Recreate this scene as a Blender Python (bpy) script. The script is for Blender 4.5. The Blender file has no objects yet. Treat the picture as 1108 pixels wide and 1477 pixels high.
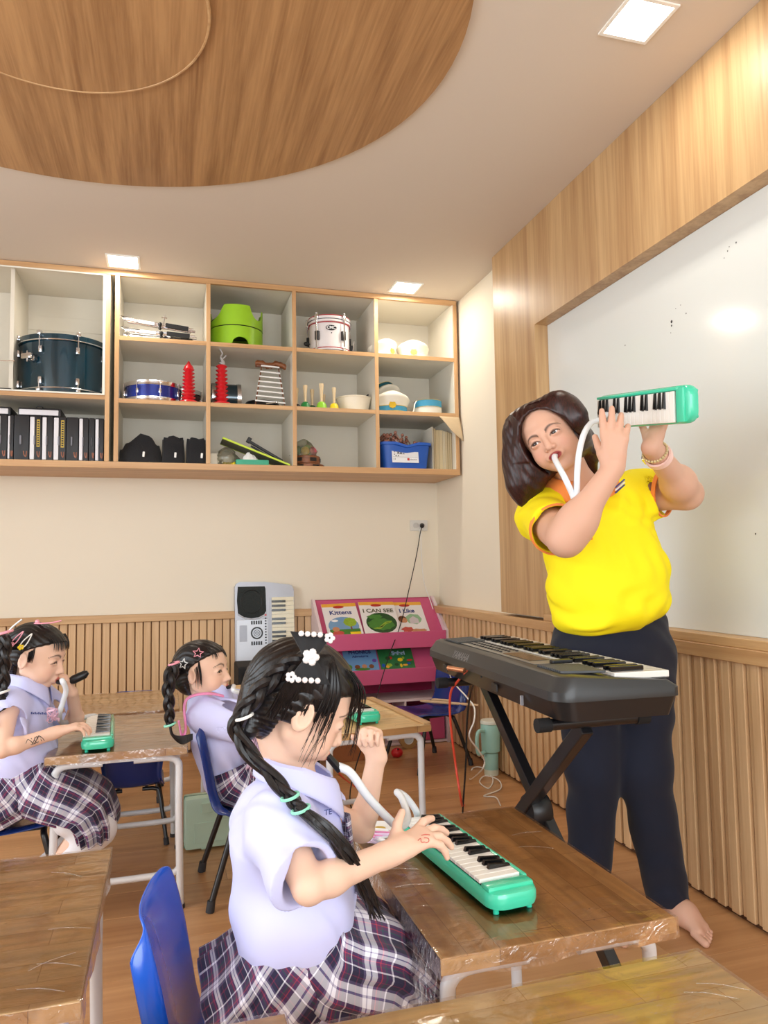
import bpy, bmesh, math, random
import numpy as np
from mathutils import Vector, Matrix
random.seed(7)
S = bpy.context.scene
COL = S.collection

# ------------------------------------------------------------------ camera, light, exposure
def cam_axes():
    yaw, pitch, roll = .2846, .0714, -.0156
    F = Vector((math.sin(yaw)*math.cos(pitch), math.cos(yaw)*math.cos(pitch), math.sin(pitch)))
    R0 = Vector((math.cos(yaw), -math.sin(yaw), 0)); U0 = R0.cross(F)
    R_ = R0*math.cos(roll) + U0*math.sin(roll); U_ = -R0*math.sin(roll) + U0*math.cos(roll)
    return F, R_, U_
cd = bpy.data.cameras.new('camera'); cam = bpy.data.objects.new('camera', cd); COL.objects.link(cam)
F_, R_, U_ = cam_axes()
m = Matrix((R_, U_, -F_)).transposed().to_4x4(); m.translation = Vector((0, 0, 1.12)); cam.matrix_world = m
cd.sensor_fit = 'VERTICAL'; cd.sensor_height = 36; cd.lens = 1065.5/1477*36; cd.clip_start = .05
S.camera = cam

wd = bpy.data.worlds.new('world'); S.world = wd; wd.use_nodes = True
bg = wd.node_tree.nodes['Background']; bg.inputs[0].default_value = (.90, .95, 1, 1); bg.inputs[1].default_value = 2.6
S.view_settings.view_transform = 'Standard'; S.view_settings.look = 'None'; S.view_settings.gamma = 1
S.view_settings.exposure = 0.16; S.view_settings.use_curve_mapping = False

def area(name, loc, size, power, col=(1, .97, .92), rot=(0, 0, 0), sy=None):
    l = bpy.data.lights.new(name, 'AREA'); l.energy = power; l.color = col; l.size = size
    if sy: l.shape = 'RECTANGLE'; l.size_y = sy
    o = bpy.data.objects.new(name, l); o.location = loc; o.rotation_euler = rot; COL.objects.link(o); return o
# daylight entering through the window wall on the left and the one behind the camera
area('window_daylight', (-2.45, 1.6, 1.75), 3.4, 40, (.84, .93, 1), (0, math.radians(-90), 0), 1.5)
area('window_daylight', (.2, -1.95, 1.6), 3.2, 60, (.88, .95, 1), (math.radians(90), 0, 0), 1.6)

# ------------------------------------------------------------------ materials
MATS = {}
def lin(c):
    return tuple(((x/255)/12.92 if x/255 <= .04045 else ((x/255+.055)/1.055)**2.4) for x in c)
def new_mat(name):
    m = bpy.data.materials.new(name); m.use_nodes = True
    return m, m.node_tree.nodes, m.node_tree.links, m.node_tree.nodes['Principled BSDF']
def setp(b, **k):
    for n, v in k.items():
        n = n.replace('_', ' ')
        if n in b.inputs: b.inputs[n].default_value = v
def mat(name, rgb, rough=.5, metal=0, coat=0, var=.06, scale=30, bump=0, trans=0, sss=0, spec=.5, alpha=1, sheen=0):
    """plain surface with slight procedural colour variation and optional fine bump; rgb in sRGB 0-255"""
    if name in MATS: return MATS[name]
    m, N, L, b = new_mat(name); c = lin(rgb)
    tc = N.new('ShaderNodeTexCoord'); no = N.new('ShaderNodeTexNoise'); no.inputs['Scale'].default_value = scale
    no.inputs['Detail'].default_value = 4
    L.new(tc.outputs['Object'], no.inputs['Vector'])
    mx = N.new('ShaderNodeMix'); mx.data_type = 'RGBA'
    mx.inputs[6].default_value = (*[x*(1-var) for x in c], 1); mx.inputs[7].default_value = (*[min(1, x*(1+var)) for x in c], 1)
    L.new(no.outputs['Fac'], mx.inputs[0]); L.new(mx.outputs[2], b.inputs['Base Color'])
    setp(b, Roughness=rough, Metallic=metal, Coat_Weight=coat, Transmission_Weight=trans, Specular_IOR_Level=spec, Alpha=alpha,
         Sheen_Weight=sheen)
    if coat: b.inputs['Coat Roughness'].default_value = .08
    if sss:
        setp(b, Subsurface_Weight=sss, Subsurface_Scale=.01); b.inputs['Subsurface Radius'].default_value = (1, .35, .2)
    if bump:
        bp = N.new('ShaderNodeBump'); bp.inputs['Strength'].default_value = bump; bp.inputs['Distance'].default_value = .002
        L.new(no.outputs['Fac'], bp.inputs['Height']); L.new(bp.outputs[0], b.inputs['Normal'])
    MATS[name] = m; return m
def wood(name, light, dark, axis='Z', scale=1.0, rough=.45, coat=0, ring=14, per_obj=.0, contrast=1.0):
    """oak-like grain running along the given axis"""
    if name in MATS: return MATS[name]
    m, N, L, b = new_mat(name)
    tc = N.new('ShaderNodeTexCoord'); mp = N.new('ShaderNodeMapping')
    s = [18*scale]*3; s['XYZ'.index(axis)] = .9*scale; mp.inputs['Scale'].default_value = s
    src = tc.outputs['Object']
    if per_obj:
        oi = N.new('ShaderNodeObjectInfo'); ad = N.new('ShaderNodeVectorMath'); ad.operation = 'ADD'
        sc = N.new('ShaderNodeVectorMath'); sc.operation = 'SCALE'; sc.inputs[0].default_value = (3, 5, 7)
        L.new(oi.outputs['Random'], sc.inputs['Scale']); L.new(src, ad.inputs[0]); L.new(sc.outputs[0], ad.inputs[1]); src = ad.outputs[0]
    L.new(src, mp.inputs['Vector'])
    n1 = N.new('ShaderNodeTexNoise'); n1.inputs['Scale'].default_value = 1.0; n1.inputs['Detail'].default_value = 8; n1.inputs['Roughness'].default_value = .62
    n1.inputs['Distortion'].default_value = .35; L.new(mp.outputs[0], n1.inputs['Vector'])
    mp2 = N.new('ShaderNodeMapping'); s2 = [110*scale]*3; s2['XYZ'.index(axis)] = 3*scale; mp2.inputs['Scale'].default_value = s2
    L.new(src, mp2.inputs['Vector'])
    n2 = N.new('ShaderNodeTexNoise'); n2.inputs['Scale'].default_value = 1; n2.inputs['Detail'].default_value = 3; L.new(mp2.outputs[0], n2.inputs['Vector'])
    mm = N.new('ShaderNodeMath'); mm.operation = 'MULTIPLY_ADD'; mm.inputs[1].default_value = .35; L.new(n2.outputs['Fac'], mm.inputs[0]); L.new(n1.outputs['Fac'], mm.inputs[2])
    cr = N.new('ShaderNodeValToRGB'); cr.color_ramp.elements[0].position = .67-.2/contrast; cr.color_ramp.elements[1].position = .67+.16/contrast
    cr.color_ramp.elements[0].color = (*lin(dark), 1); cr.color_ramp.elements[1].color = (*lin(light), 1)
    L.new(mm.outputs[0], cr.inputs[0]); out = cr.outputs[0]
    if per_obj:
        hs = N.new('ShaderNodeHueSaturation'); mr = N.new('ShaderNodeMapRange'); mr.inputs[3].default_value = 1-per_obj; mr.inputs[4].default_value = 1+per_obj
        L.new(oi.outputs['Random'], mr.inputs[0]); L.new(mr.outputs[0], hs.inputs['Value']); L.new(out, hs.inputs['Color']); out = hs.outputs[0]
    L.new(out, b.inputs['Base Color']); setp(b, Roughness=rough, Coat_Weight=coat)
    bp = N.new('ShaderNodeBump'); bp.inputs['Strength'].default_value = .12; bp.inputs['Distance'].default_value = .001
    L.new(n2.outputs['Fac'], bp.inputs['Height']); L.new(bp.outputs[0], b.inputs['Normal'])
    MATS[name] = m; return m
def emit(name, rgb, st):
    if name in MATS: return MATS[name]
    m, N, L, b = new_mat(name); b.inputs['Base Color'].default_value = (*lin(rgb), 1)
    b.inputs['Emission Color'].default_value = (*lin(rgb), 1); b.inputs['Emission Strength'].default_value = st
    MATS[name] = m; return m
def attr_mat(name, rough=.5, sss=0, spec=.35, bump=0, bscale=400):
    """surface coloured by the mesh's own colour attribute (skin, lips, brows)"""
    if name in MATS: return MATS[name]
    m, N, L, b = new_mat(name); a = N.new('ShaderNodeAttribute'); a.attribute_name = 'col'
    L.new(a.outputs['Color'], b.inputs['Base Color']); setp(b, Roughness=rough, Specular_IOR_Level=spec)
    if sss:
        setp(b, Subsurface_Weight=sss, Subsurface_Scale=.006); b.inputs['Subsurface Radius'].default_value = (1, .35, .2)
    if bump:
        tc = N.new('ShaderNodeTexCoord'); no = N.new('ShaderNodeTexNoise'); no.inputs['Scale'].default_value = bscale; L.new(tc.outputs['Object'], no.inputs['Vector'])
        bp = N.new('ShaderNodeBump'); bp.inputs['Strength'].default_value = bump; bp.inputs['Distance'].default_value = .001
        L.new(no.outputs['Fac'], bp.inputs['Height']); L.new(bp.outputs[0], b.inputs['Normal'])
    MATS[name] = m; return m

# ------------------------------------------------------------------ geometry builder
def rotm(ax, deg): return Matrix.Rotation(math.radians(deg), 4, ax)
class B:
    def __init__(s): s.v = []; s.f = []; s.mi = []; s.uv = {}; s.M = Matrix.Identity(4); s.cur = 0
    def add(s, vs, fs):
        n = len(s.v); s.v += [tuple(s.M @ Vector(v)) for v in vs]
        s.f += [tuple(i+n for i in f) for f in fs]; s.mi += [s.cur]*len(fs); return s
    def box(s, x0, x1, y0, y1, z0, z1, b=0):
        """box, with chamfered edges when b > 0"""
        if x0 > x1: x0, x1 = x1, x0
        if y0 > y1: y0, y1 = y1, y0
        if z0 > z1: z0, z1 = z1, z0
        if b <= 0:
            vs = [(x, y, z) for z in (z0, z1) for y in (y0, y1) for x in (x0, x1)]
            return s.add(vs, [(0, 2, 3, 1), (4, 5, 7, 6), (0, 1, 5, 4), (2, 6, 7, 3), (0, 4, 6, 2), (1, 3, 7, 5)])
        bm = bmesh.new(); bmesh.ops.create_cube(bm, size=1)
        for v in bm.verts: v.co = Vector(((x0+x1)/2+v.co.x*(x1-x0), (y0+y1)/2+v.co.y*(y1-y0), (z0+z1)/2+v.co.z*(z1-z0)))
        b = min(b, (x1-x0)*.49, (y1-y0)*.49, (z1-z0)*.49)
        bmesh.ops.bevel(bm, geom=bm.edges[:], offset=b, segments=2 if b > .002 else 1, profile=.6, affect='EDGES')
        bm.verts.ensure_lookup_table(); bm.verts.index_update()
        vs = [v.co[:] for v in bm.verts]; fs = [tuple(v.index for v in f.verts) for f in bm.faces]; bm.free()
        return s.add(vs, fs)
    def lathe(s, prof, n=24, cap=True, c=(0, 0, 0), sx=1, sy=1):
        """prof = [(r, z)...] revolved about z"""
        vs = []; fs = []
        for r, z in prof:
            for k in range(n):
                a = 2*math.pi*k/n; vs.append((c[0]+r*math.cos(a)*sx, c[1]+r*math.sin(a)*sy, c[2]+z))
        for i in range(len(prof)-1):
            for k in range(n):
                k2 = (k+1) % n; fs.append((i*n+k, i*n+k2, (i+1)*n+k2, (i+1)*n+k))
        if cap:
            if prof[0][0] > 1e-6: fs.append(tuple(range(n-1, -1, -1)))
            if prof[-1][0] > 1e-6: fs.append(tuple((len(prof)-1)*n+k for k in range(n)))
        return s.add(vs, fs)
    def tube(s, pts, r, n=8, cap=True, flat=None, closed=False):
        """sweep a circle of radius r (number or list) along pts"""
        P = [Vector(p) for p in pts]; m = len(P)
        rr = r if hasattr(r, '__len__') else [r]*m
        T = []
        for i in range(m):
            if closed: a, b_ = P[i-1], P[(i+1) % m]
            else: a, b_ = P[max(i-1, 0)], P[min(i+1, m-1)]
            t = (b_-a); T.append(t.normalized() if t.length > 1e-9 else Vector((0, 0, 1)))
        up = Vector((0, 0, 1)) if abs(T[0].z) < .9 else Vector((1, 0, 0))
        nrm = T[0].cross(up).normalized(); vs = []; fs = []
        for i in range(m):
            nrm = (nrm - T[i]*nrm.dot(T[i])); nrm = nrm.normalized() if nrm.length > 1e-9 else T[i].orthogonal().normalized()
            bn = T[i].cross(nrm)
            for k in range(n):
                a = 2*math.pi*k/n; f1 = flat[0] if flat else 1; f2 = flat[1] if flat else 1
                vs.append(P[i]+nrm*math.cos(a)*rr[i]*f1+bn*math.sin(a)*rr[i]*f2)
        q = m if closed else m-1
        for i in range(q):
            j = (i+1) % m
            for k in range(n):
                k2 = (k+1) % n; fs.append((i*n+k, i*n+k2, j*n+k2, j*n+k))
        if cap and not closed: fs.append(tuple(range(n-1, -1, -1))); fs.append(tuple((m-1)*n+k for k in range(n)))
        return s.add(vs, fs)
    def cyl(s, a, b, r, r2=None, n=12): return s.tube([a, b], [r, r if r2 is None else r2], n)
    def ball(s, c, r, n=12, sc=(1, 1, 1)):
        pr = [(max(1e-5, math.sin(math.pi*i/(n//2+1)))*1 if 0 < i < n//2+1 else 0, -math.cos(math.pi*i/(n//2+1))) for i in range(n//2+2)]
        vs = []; fs = []
        m = len(pr)
        vs.append((c[0], c[1], c[2]-r*sc[2]))
        for q, z in pr[1:-1]:
            for k in range(n):
                a = 2*math.pi*k/n; vs.append((c[0]+r*q*math.cos(a)*sc[0], c[1]+r*q*math.sin(a)*sc[1], c[2]+r*z*sc[2]))
        vs.append((c[0], c[1], c[2]+r*sc[2])); last = len(vs)-1
        for k in range(n): fs.append((0, 1+(k+1) % n, 1+k)); fs.append((last, last-n+k, last-n+(k+1) % n))
        for i in range(m-3):
            for k in range(n): k2 = (k+1) % n; fs.append((1+i*n+k, 1+i*n+k2, 1+(i+1)*n+k2, 1+(i+1)*n+k))
        return s.add(vs, fs)
    def prism(s, pts, z0, z1):
        """outline in xy extruded z0..z1"""
        n = len(pts); a = sum(pts[i][0]*pts[(i+1) % n][1]-pts[(i+1) % n][0]*pts[i][1] for i in range(n))
        if a < 0: pts = pts[::-1]
        vs = [(x, y, z0) for x, y in pts]+[(x, y, z1) for x, y in pts]
        return s.add(vs, [tuple(range(n-1, -1, -1)), tuple(range(n, 2*n))]+[(i, (i+1) % n, n+(i+1) % n, n+i) for i in range(n)])
    def grid(s, fn, nu, nv, closed_u=False):
        """fn(u,v)->point, u,v in 0..1"""
        vs = [fn(i/(nu if closed_u else nu-1), j/(nv-1)) for j in range(nv) for i in range(nu)]
        n0 = len(s.f); q = nu if closed_u else nu-1
        fs = [(j*nu+i, j*nu+(i+1) % nu, (j+1)*nu+(i+1) % nu, (j+1)*nu+i) for j in range(nv-1) for i in range(q)]
        s.add(vs, fs)
        for t, (j, i) in enumerate([(j, i) for j in range(nv-1) for i in range(q)]):
            d = nu if closed_u else nu-1
            s.uv[n0+t] = [(i/d, j/(nv-1)), ((i+1)/d, j/(nv-1)), ((i+1)/d, (j+1)/(nv-1)), (i/d, (j+1)/(nv-1))]
        return s
    def mesh(s, name, mats, smooth=False, ang=40):
        me = bpy.data.meshes.new(name); me.from_pydata(s.v, [], s.f)
        for mm in (mats if isinstance(mats, (list, tuple)) else [mats]): me.materials.append(mm)
        me.polygons.foreach_set('material_index', s.mi)
        if s.uv:
            ul = me.uv_layers.new(name='UVMap')
            for p in me.polygons:
                u = s.uv.get(p.index)
                if u:
                    for k, li in enumerate(p.loop_indices): ul.data[li].uv = u[k]
        me.validate(); me.update()
        if smooth:
            me.polygons.foreach_set('use_smooth', [True]*len(me.polygons))
            try: me.set_sharp_from_angle(angle=math.radians(ang))
            except Exception: pass
        return me
    def obj(s, name, mats, parent=None, smooth=False, label=None, loc=None, ang=40):
        o = bpy.data.objects.new(name, s.mesh(name, mats, smooth, ang)); COL.objects.link(o)
        if parent: o.parent = parent
        if loc: o.location = loc
        if label: o['label'] = label
        return o
def link(name, me, parent=None, loc=(0, 0, 0), rot=(0, 0, 0), scale=None):
    o = bpy.data.objects.new(name, me); COL.objects.link(o); o.location = loc; o.rotation_euler = rot
    if parent: o.parent = parent
    if scale: o.scale = scale
    return o
def thing(name, label, cat, loc=(0, 0, 0), rz=0, group=None, rot=None):
    o = bpy.data.objects.new(name, None); COL.objects.link(o); o.empty_display_size = .05
    o.location = loc; o.rotation_euler = rot if rot else (0, 0, math.radians(rz)); o['label'] = label; o['category'] = cat
    if group: o['group'] = group
    return o
def tag(o, label, cat, group=None, kind=None):
    o['label'] = label; o['category'] = cat
    if group: o['group'] = group
    if kind: o['kind'] = kind
    return o
def struct(o): o['kind'] = 'structure'; return o
def copy_tree(o, parent=None):
    c = o.copy(); COL.objects.link(c); c.parent = parent
    for ch in list(o.children): copy_tree(ch, c)
    return c
def text(s, size, mt, parent, loc, rot=(0, 0, 0), ext=.0004, name='lettering', align='CENTER', bold=0, shear=0, sx=1):
    c = bpy.data.curves.new(name, 'FONT'); c.body = s; c.size = size; c.extrude = ext; c.align_x = align; c.align_y = 'CENTER'
    c.offset = bold; c.shear = shear
    c.materials.append(mt); o0 = bpy.data.objects.new(name, c); COL.objects.link(o0); bpy.context.view_layer.update()
    me = bpy.data.meshes.new_from_object(o0.evaluated_get(bpy.context.evaluated_depsgraph_get())); bpy.data.objects.remove(o0)
    o = bpy.data.objects.new(name, me); COL.objects.link(o); o.location = loc; o.rotation_euler = rot; o.scale = (sx, 1, 1)
    if parent: o.parent = parent
    return o
def bez(pts, n=8):
    """Catmull-Rom through pts"""
    P = [Vector(p) for p in pts]; P = [P[0]*2-P[1]]+P+[P[-1]*2-P[-2]]; out = []
    for i in range(1, len(P)-2):
        for k in range(n):
            t = k/n; a, b, c, d = P[i-1:i+3]
            out.append(.5*((2*b)+(c-a)*t+(2*a-5*b+4*c-d)*t*t+(3*b-a-3*c+d)*t**3))
    out.append(P[-2]); return out

# ------------------------------------------------------------------ setting
XW, YB, ZC = 1.78, 4.77, 2.80
XL, YR = -2.5, -2.0
M_cream = mat('cream_paint', (240, 231, 212), .75, var=.02, scale=3)
M_ceil = mat('ceiling_paint', (218, 206, 192), .85, var=.015, scale=2)
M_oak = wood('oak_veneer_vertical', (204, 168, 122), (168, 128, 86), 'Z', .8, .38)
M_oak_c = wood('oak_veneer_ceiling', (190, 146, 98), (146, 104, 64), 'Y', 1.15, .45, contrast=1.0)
M_oak_x = wood('oak_veneer_horizontal', (214, 176, 128), (182, 138, 92), 'X', .8, .42)
M_oak_y = wood('oak_veneer_deep', (214, 176, 128), (182, 138, 92), 'Y', .8, .42)
M_slat = wood('oak_slat', (226, 190, 146), (200, 162, 118), 'Z', 1.0, .5, per_obj=.03)
M_groove = mat('groove_backing', (150, 112, 74), .7)
M_floor = wood('floor_laminate', (206, 156, 108), (172, 122, 78), 'X', .45, .32, coat=.15, per_obj=.07)
M_dark = mat('dark_joint', (92, 60, 38), .7)
M_white = mat('white_laminate', (238, 234, 222), .4, var=.01)

# floor: base slab and single planks running along x
fl = struct(B().box(XL-.1, XW+.15, YR-.1, YB+.15, -.08, -.004).obj('floor', M_dark))
pw = .192; plank_meshes = {}
y = YR; r = 0
while y < YB-.01:
    y1 = min(y+pw, YB); x = XL - (r*.47 % 1.2)
    while x < XW:
        xa, xb = max(x, XL), min(x+1.22, XW)
        if xb-xa > .05:
            key = (round(xb-xa, 3), round(y1-y, 3))
            if key not in plank_meshes:
                plank_meshes[key] = B().box(.0006, key[0]-.0006, .0006, key[1]-.0006, -.006, 0, .0006).mesh('plank', M_floor)
            link('plank', plank_meshes[key], fl, (xa, y, 0))
        x += 1.22
    y += pw; r += 1

# walls
wb = struct(B().box(XL-.1, XW+.1, YB, YB+.1, 0, ZC).obj('wall_back', M_cream))
wr = struct(B().box(XW, XW+.1, YR, YB+.1, 0, ZC).obj('wall_right', M_cream))
b = B()                       # left wall with window openings (out of view, lets daylight in)
b.box(XL-.1, XL, YR, YB, 0, .95); b.box(XL-.1, XL, YR, YB, 2.5, ZC); b.box(XL-.1, XL, 3.4, YB, .95, 2.5); b.box(XL-.1, XL, YR, -.2, .95, 2.5)
wl = struct(b.obj('wall_left', M_cream))
b = B(); b.box(XL, XW, YR-.1, YR, 0, .75); b.box(XL, XW, YR-.1, YR, 2.45, ZC); b.box(XL, -1.6, YR-.1, YR, .75, 2.45)
wf = struct(b.obj('wall_rear', M_cream))
ce = struct(B().box(XL-.1, XW+.1, YR-.1, YB+.1, ZC, ZC+.1).obj('ceiling', M_ceil))
def oval(cx, cy, rx, ry, n=96): return [(cx+rx*math.cos(2*math.pi*k/n), cy+ry*math.sin(2*math.pi*k/n)) for k in range(n)]
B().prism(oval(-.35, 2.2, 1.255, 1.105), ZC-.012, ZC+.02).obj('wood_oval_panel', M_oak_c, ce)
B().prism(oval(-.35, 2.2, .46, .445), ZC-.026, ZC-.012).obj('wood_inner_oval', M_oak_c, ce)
n = 96
B().tube([(-.35+.461*math.cos(2*math.pi*k/n), 2.2+.446*math.sin(2*math.pi*k/n), ZC-.022) for k in range(n)], .006, 6, closed=True).obj('oval_edge_strip', M_oak_x, ce, True)

# wood feature panel on the right wall with recessed whiteboard
PX = XW-.075; Y0 = 3.63; BY = 3.17; BZ0, BZ1 = .86, 2.275    # panel face, far edge, board far edge, board bottom/top
b = B(); b.box(PX, XW-.001, BY, Y0, .86, ZC-.001); b.box(PX, XW-.001, YR+.01, BY, BZ1, ZC-.001)
pf = struct(b.obj('trim_1', M_oak))
struct(B().box(PX-.012, XW-.001, YR+.01, YB-.001, .80, .845, .002).obj('trim_2', M_oak_y))     # wainscot rail right
struct(B().box(XL+.001, PX-.013, YB-.05, YB-.001, .80, .845, .002).obj('trim_3', M_oak_x))
struct(B().box(PX+.0, XW-.001, YR+.01, BY, .845, .875, .002).obj('trim_4', M_oak_y))           # ledge under the board

# whiteboard
M_wb, N, L, bb = new_mat('whiteboard_enamel')
bb.inputs['Base Color'].default_value = (*lin((226, 230, 228)), 1); setp(bb, Roughness=.12, Specular_IOR_Level=.55)
no = N.new('ShaderNodeTexNoise'); no.inputs['Scale'].default_value = 1.5; tc = N.new('ShaderNodeTexCoord'); L.new(tc.outputs['Object'], no.inputs['Vector'])
bp = N.new('ShaderNodeBump'); bp.inputs['Strength'].default_value = .04; bp.inputs['Distance'].default_value = .03; L.new(no.outputs['Fac'], bp.inputs['Height']); L.new(bp.outputs[0], bb.inputs['Normal'])
wbd = B().box(XW-.006, XW-.001, YR+.02, BY-.002, .876, BZ1-.001).obj('whiteboard', M_wb)
tag(wbd, 'large glossy whiteboard recessed in the oak panel behind the teacher', 'whiteboard')
M_ink = mat('marker_ink', (30, 30, 34), .5)
for (yy, zz, s) in [(2.255, 1.996, 0.0060), (2.256, 1.981, 0.0040), (2.175, 2.000, 0.0030), (2.544, 1.992, 0.0030), (2.262, 1.956, 0.0020), (1.922, 2.151, 0.0030), (1.961, 2.139, 0.0025), (1.953, 2.150, 0.0020), (2.202, 2.040, 0.0020), (2.229, 2.036, 0.0020), (1.903, 1.199, 0.0030), (1.978, 2.122, 0.0020)]:
    B().ball((XW-.0065, yy, zz), s, 6, (.05, 1, 1)).obj('ink_mark', M_ink, wbd)

# ribbed wainscot: every slat a piece of its own
wsb = struct(B().box(XL+.001, XW-.02, YB-.012, YB-.001, .012, .80).obj('trim_5', M_groove))
wsr = struct(B().box(XW-.045, XW-.001, YR+.01, YB-.013, .012, .80).obj('trim_6', M_groove))
ms = B().box(0, .040, -.016, 0, 0, .785, .002).mesh('slat', M_slat)
x = XL+.01
while x < PX-.03: link('slat', ms, wsb, (x, YB-.0121, .014)); x += .047
ms2 = B().box(-.022, 0, 0, .036, 0, .785, .002).mesh('slat', M_slat)
msn = B().box(-.012, 0, 0, .020, 0, .785, .0015).mesh('slat', M_slat)
y = -.35; k = 0
while y < YB-.08:
    if k % 2: link('slat', msn, wsr, (XW-.0451, y, .014)); y += .0235
    else: link('slat', ms2, wsr, (XW-.0451, y, .014)); y += .0395
    k += 1
struct(B().box(XW-.05, XW-.001, YR+.01, YB-.07, 0, .012).obj('baseboard_right', M_dark))
struct(B().box(XL+.001, XW-.05, YB-.03, YB-.001, 0, .012).obj('baseboard_back', M_dark))

# square downlights set in the ceiling
M_lamp = emit('lamp_panel', (255, 250, 238), 14)
M_lampw = mat('lamp_rim', (250, 248, 242), .4)
def downlight(x, y, lab, power, s=.075):
    t = thing('ceiling_light', lab, 'ceiling light', (x, y, ZC), 0, 'square ceiling downlights')
    b = B(); g = s+.012
    b.box(-g, g, -g, -s, -.006, -.0005); b.box(-g, g, s, g, -.006, -.0005); b.box(-g, -s, -s, s, -.006, -.0005); b.box(s, g, -s, s, -.006, -.0005)
    b.obj('rim', M_lampw, t); B().box(-s, s, -s, s, -.0035, -.0005).obj('diffuser', M_lamp, t)
    area('downlight_lamp', (x, y, ZC-.012), s*2, power, (1, .92, .80))
    return t
downlight(-.245, 4.17, 'lit square ceiling light above the drums end of the cabinet', 5)
downlight(1.375, 4.16, 'lit square ceiling light above the white caps in the cabinet', 4.5)
downlight(1.394, 1.866, 'lit square ceiling light above the teacher near the oak panel', 3.5)

# wall socket with two plugs
so = thing('wall_socket', 'white double wall socket on the cream wall under the cabinet', 'socket', (1.639, 4.765, 1.384))
B().box(-.062, .062, -.008, .004, -.036, .036, .003).obj('face_plate', mat('socket_plastic', (226, 224, 218), .35), so)
B().lathe([(.019, 0), (.019, .006), (.015, .007)], 16).obj('outlet_ring', mat('socket_ring', (205, 203, 198), .4), so).matrix_local = Matrix.Translation((-.024, -.008, 0)) @ rotm('X', 90)

# ------------------------------------------------------------------ wall cabinet
CY = 4.30; T = .024                       # front plane, board thickness
cab = thing('wall_cabinet', 'long oak edged open wall cabinet with white compartments under the ceiling', 'cabinet', (0, CY, 0))
M_in = mat('cabinet_interior', (226, 219, 204), .5, var=.02, scale=4)
M_oakf = wood('oak_cabinet_edge', (214, 172, 124), (184, 138, 92), 'X', .9, .42)
M_oakfz = wood('oak_cabinet_edge_upright', (214, 172, 124), (184, 138, 92), 'Z', .9, .42)
D = YB-CY-.001
xs = [-.282, .216, .716, 1.226, 1.750]    # centres of uprights, second unit
zs = [1.700, 2.056, 2.412, 2.788]
def upright(x, name='upright', z0=1.7125, z1=2.7675):
    o = B().box(x-.010, x+.010, .004, D, z0, z1).obj(name, M_in, cab)
    B().box(x-.012, x+.012, 0, .004, z0, z1, .001).obj('front_edge', M_oakfz, o); return o
B().box(-1.45, 1.762, .006, D, 1.676, 1.699).obj('bottom_board', M_oakf, cab)
B().box(-1.45, 1.762, 0, .006, 1.676, 1.712, .001).obj('bottom_edge', M_oakf, cab)
B().box(-1.45, 1.738, .006, D, 1.699, 1.711).obj('bottom_lining', M_in, cab)
B().box(-1.45, 1.762, 0, .02, 2.768, 2.798, .001).obj('top_edge', M_oakf, cab)
B().box(-1.45, 1.762, .0205, D, 2.776, 2.798).obj('top_board', M_in, cab)
for x in xs[:4]: upright(x)
upright(-.33); 
B().box(1.7382, 1.7618, 0, D, 1.7125, 2.7675, .001).obj('end_panel', M_oakfz, cab)
B().box(1.732, 1.7378, .004, D-.012, 1.712, 2.775).obj('end_lining', M_in, cab)
B().box(-1.45, 1.732, D-.012, D, 1.7, 2.775).obj('back_board', M_in, cab)
for i in range(4):
    for z in (2.056, 2.412):
        o = B().box(xs[i]+.0105, xs[i+1]-.0105 if i < 3 else 1.7315, .004, D-.013, z-.011, z+.009).obj('shelf', M_in, cab)
        B().box(xs[i]+.0122, xs[i+1]-.0122 if i < 3 else 1.7378, 0, .004, z-.0125, z+.0115).obj('front_edge', M_oakf, o)
    B().box(xs[i]+.011, xs[i+1]-.011 if i < 3 else 1.7315, D-.0165, D-.0125, 2.56, 2.645, .001).obj('hanging_rail', M_in, cab)
o = B().box(-1.45, -.3405, .004, D-.013, 2.057, 2.077).obj('shelf', M_in, cab)
B().box(-1.45, -.3422, 0, .004, 2.056, 2.080).obj('front_edge', M_oakf, o)
B().box(-1.45, -.356, -.004, 0, 2.0805, 2.0885).obj('door_frame_strip', M_white, cab)
B().box(-.356, -.3425, -.004, 0, 2.0805, 2.767).obj('door_frame_strip', M_white, cab)
B().box(-1.45, -.356, -.004, 0, 2.759, 2.767).obj('door_frame_strip', M_white, cab)
B().box(-.835, -.815, .05, D-.013, 2.0775, 2.7755).obj('inner_divider', M_in, cab)
B().box(-.814, -.341, D-.0165, D-.0125, 2.56, 2.645, .001).obj('hanging_rail', M_in, cab)
Z1, Z2, Z3 = 1.7118, 2.0679, 2.4239      # top faces of bottom / middle / upper shelf
ZD = 2.0806

# materials for the contents
M_chrome = mat('chrome', (225, 226, 230), .14, 1, var=.01)
M_teal = mat('teal_lacquer', (4, 52, 68), .10, .3, 1, var=.35, scale=6)
M_blue_l = mat('blue_lacquer', (16, 52, 158), .12, .4, 1, var=.25, scale=7)
M_blk = mat('black_plastic', (22, 22, 25), .38)
M_blkm = mat('black_matte', (18, 18, 20), .8, bump=.3, scale=200)
M_blkfab = mat('black_fabric', (24, 24, 28), .9, bump=.8, scale=160, sheen=.1)
M_red = mat('red_plastic', (208, 24, 38), .3, coat=.3, sss=.05)
M_head = mat('drum_skin', (235, 232, 225), .5)
M_lime = mat('lime_plastic', (150, 200, 36), .35)
M_wht = mat('white_plastic', (240, 240, 238), .35)
M_yel = mat('yellow_plastic', (246, 214, 40), .4)
M_green = mat('green_plastic', (20, 128, 60), .35)
M_wood = wood('turned_wood', (236, 214, 176), (218, 190, 146), 'Z', 2, .5)
M_brown = wood('brown_wood', (140, 84, 46), (88, 46, 24), 'X', 2.2, .4)

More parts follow.
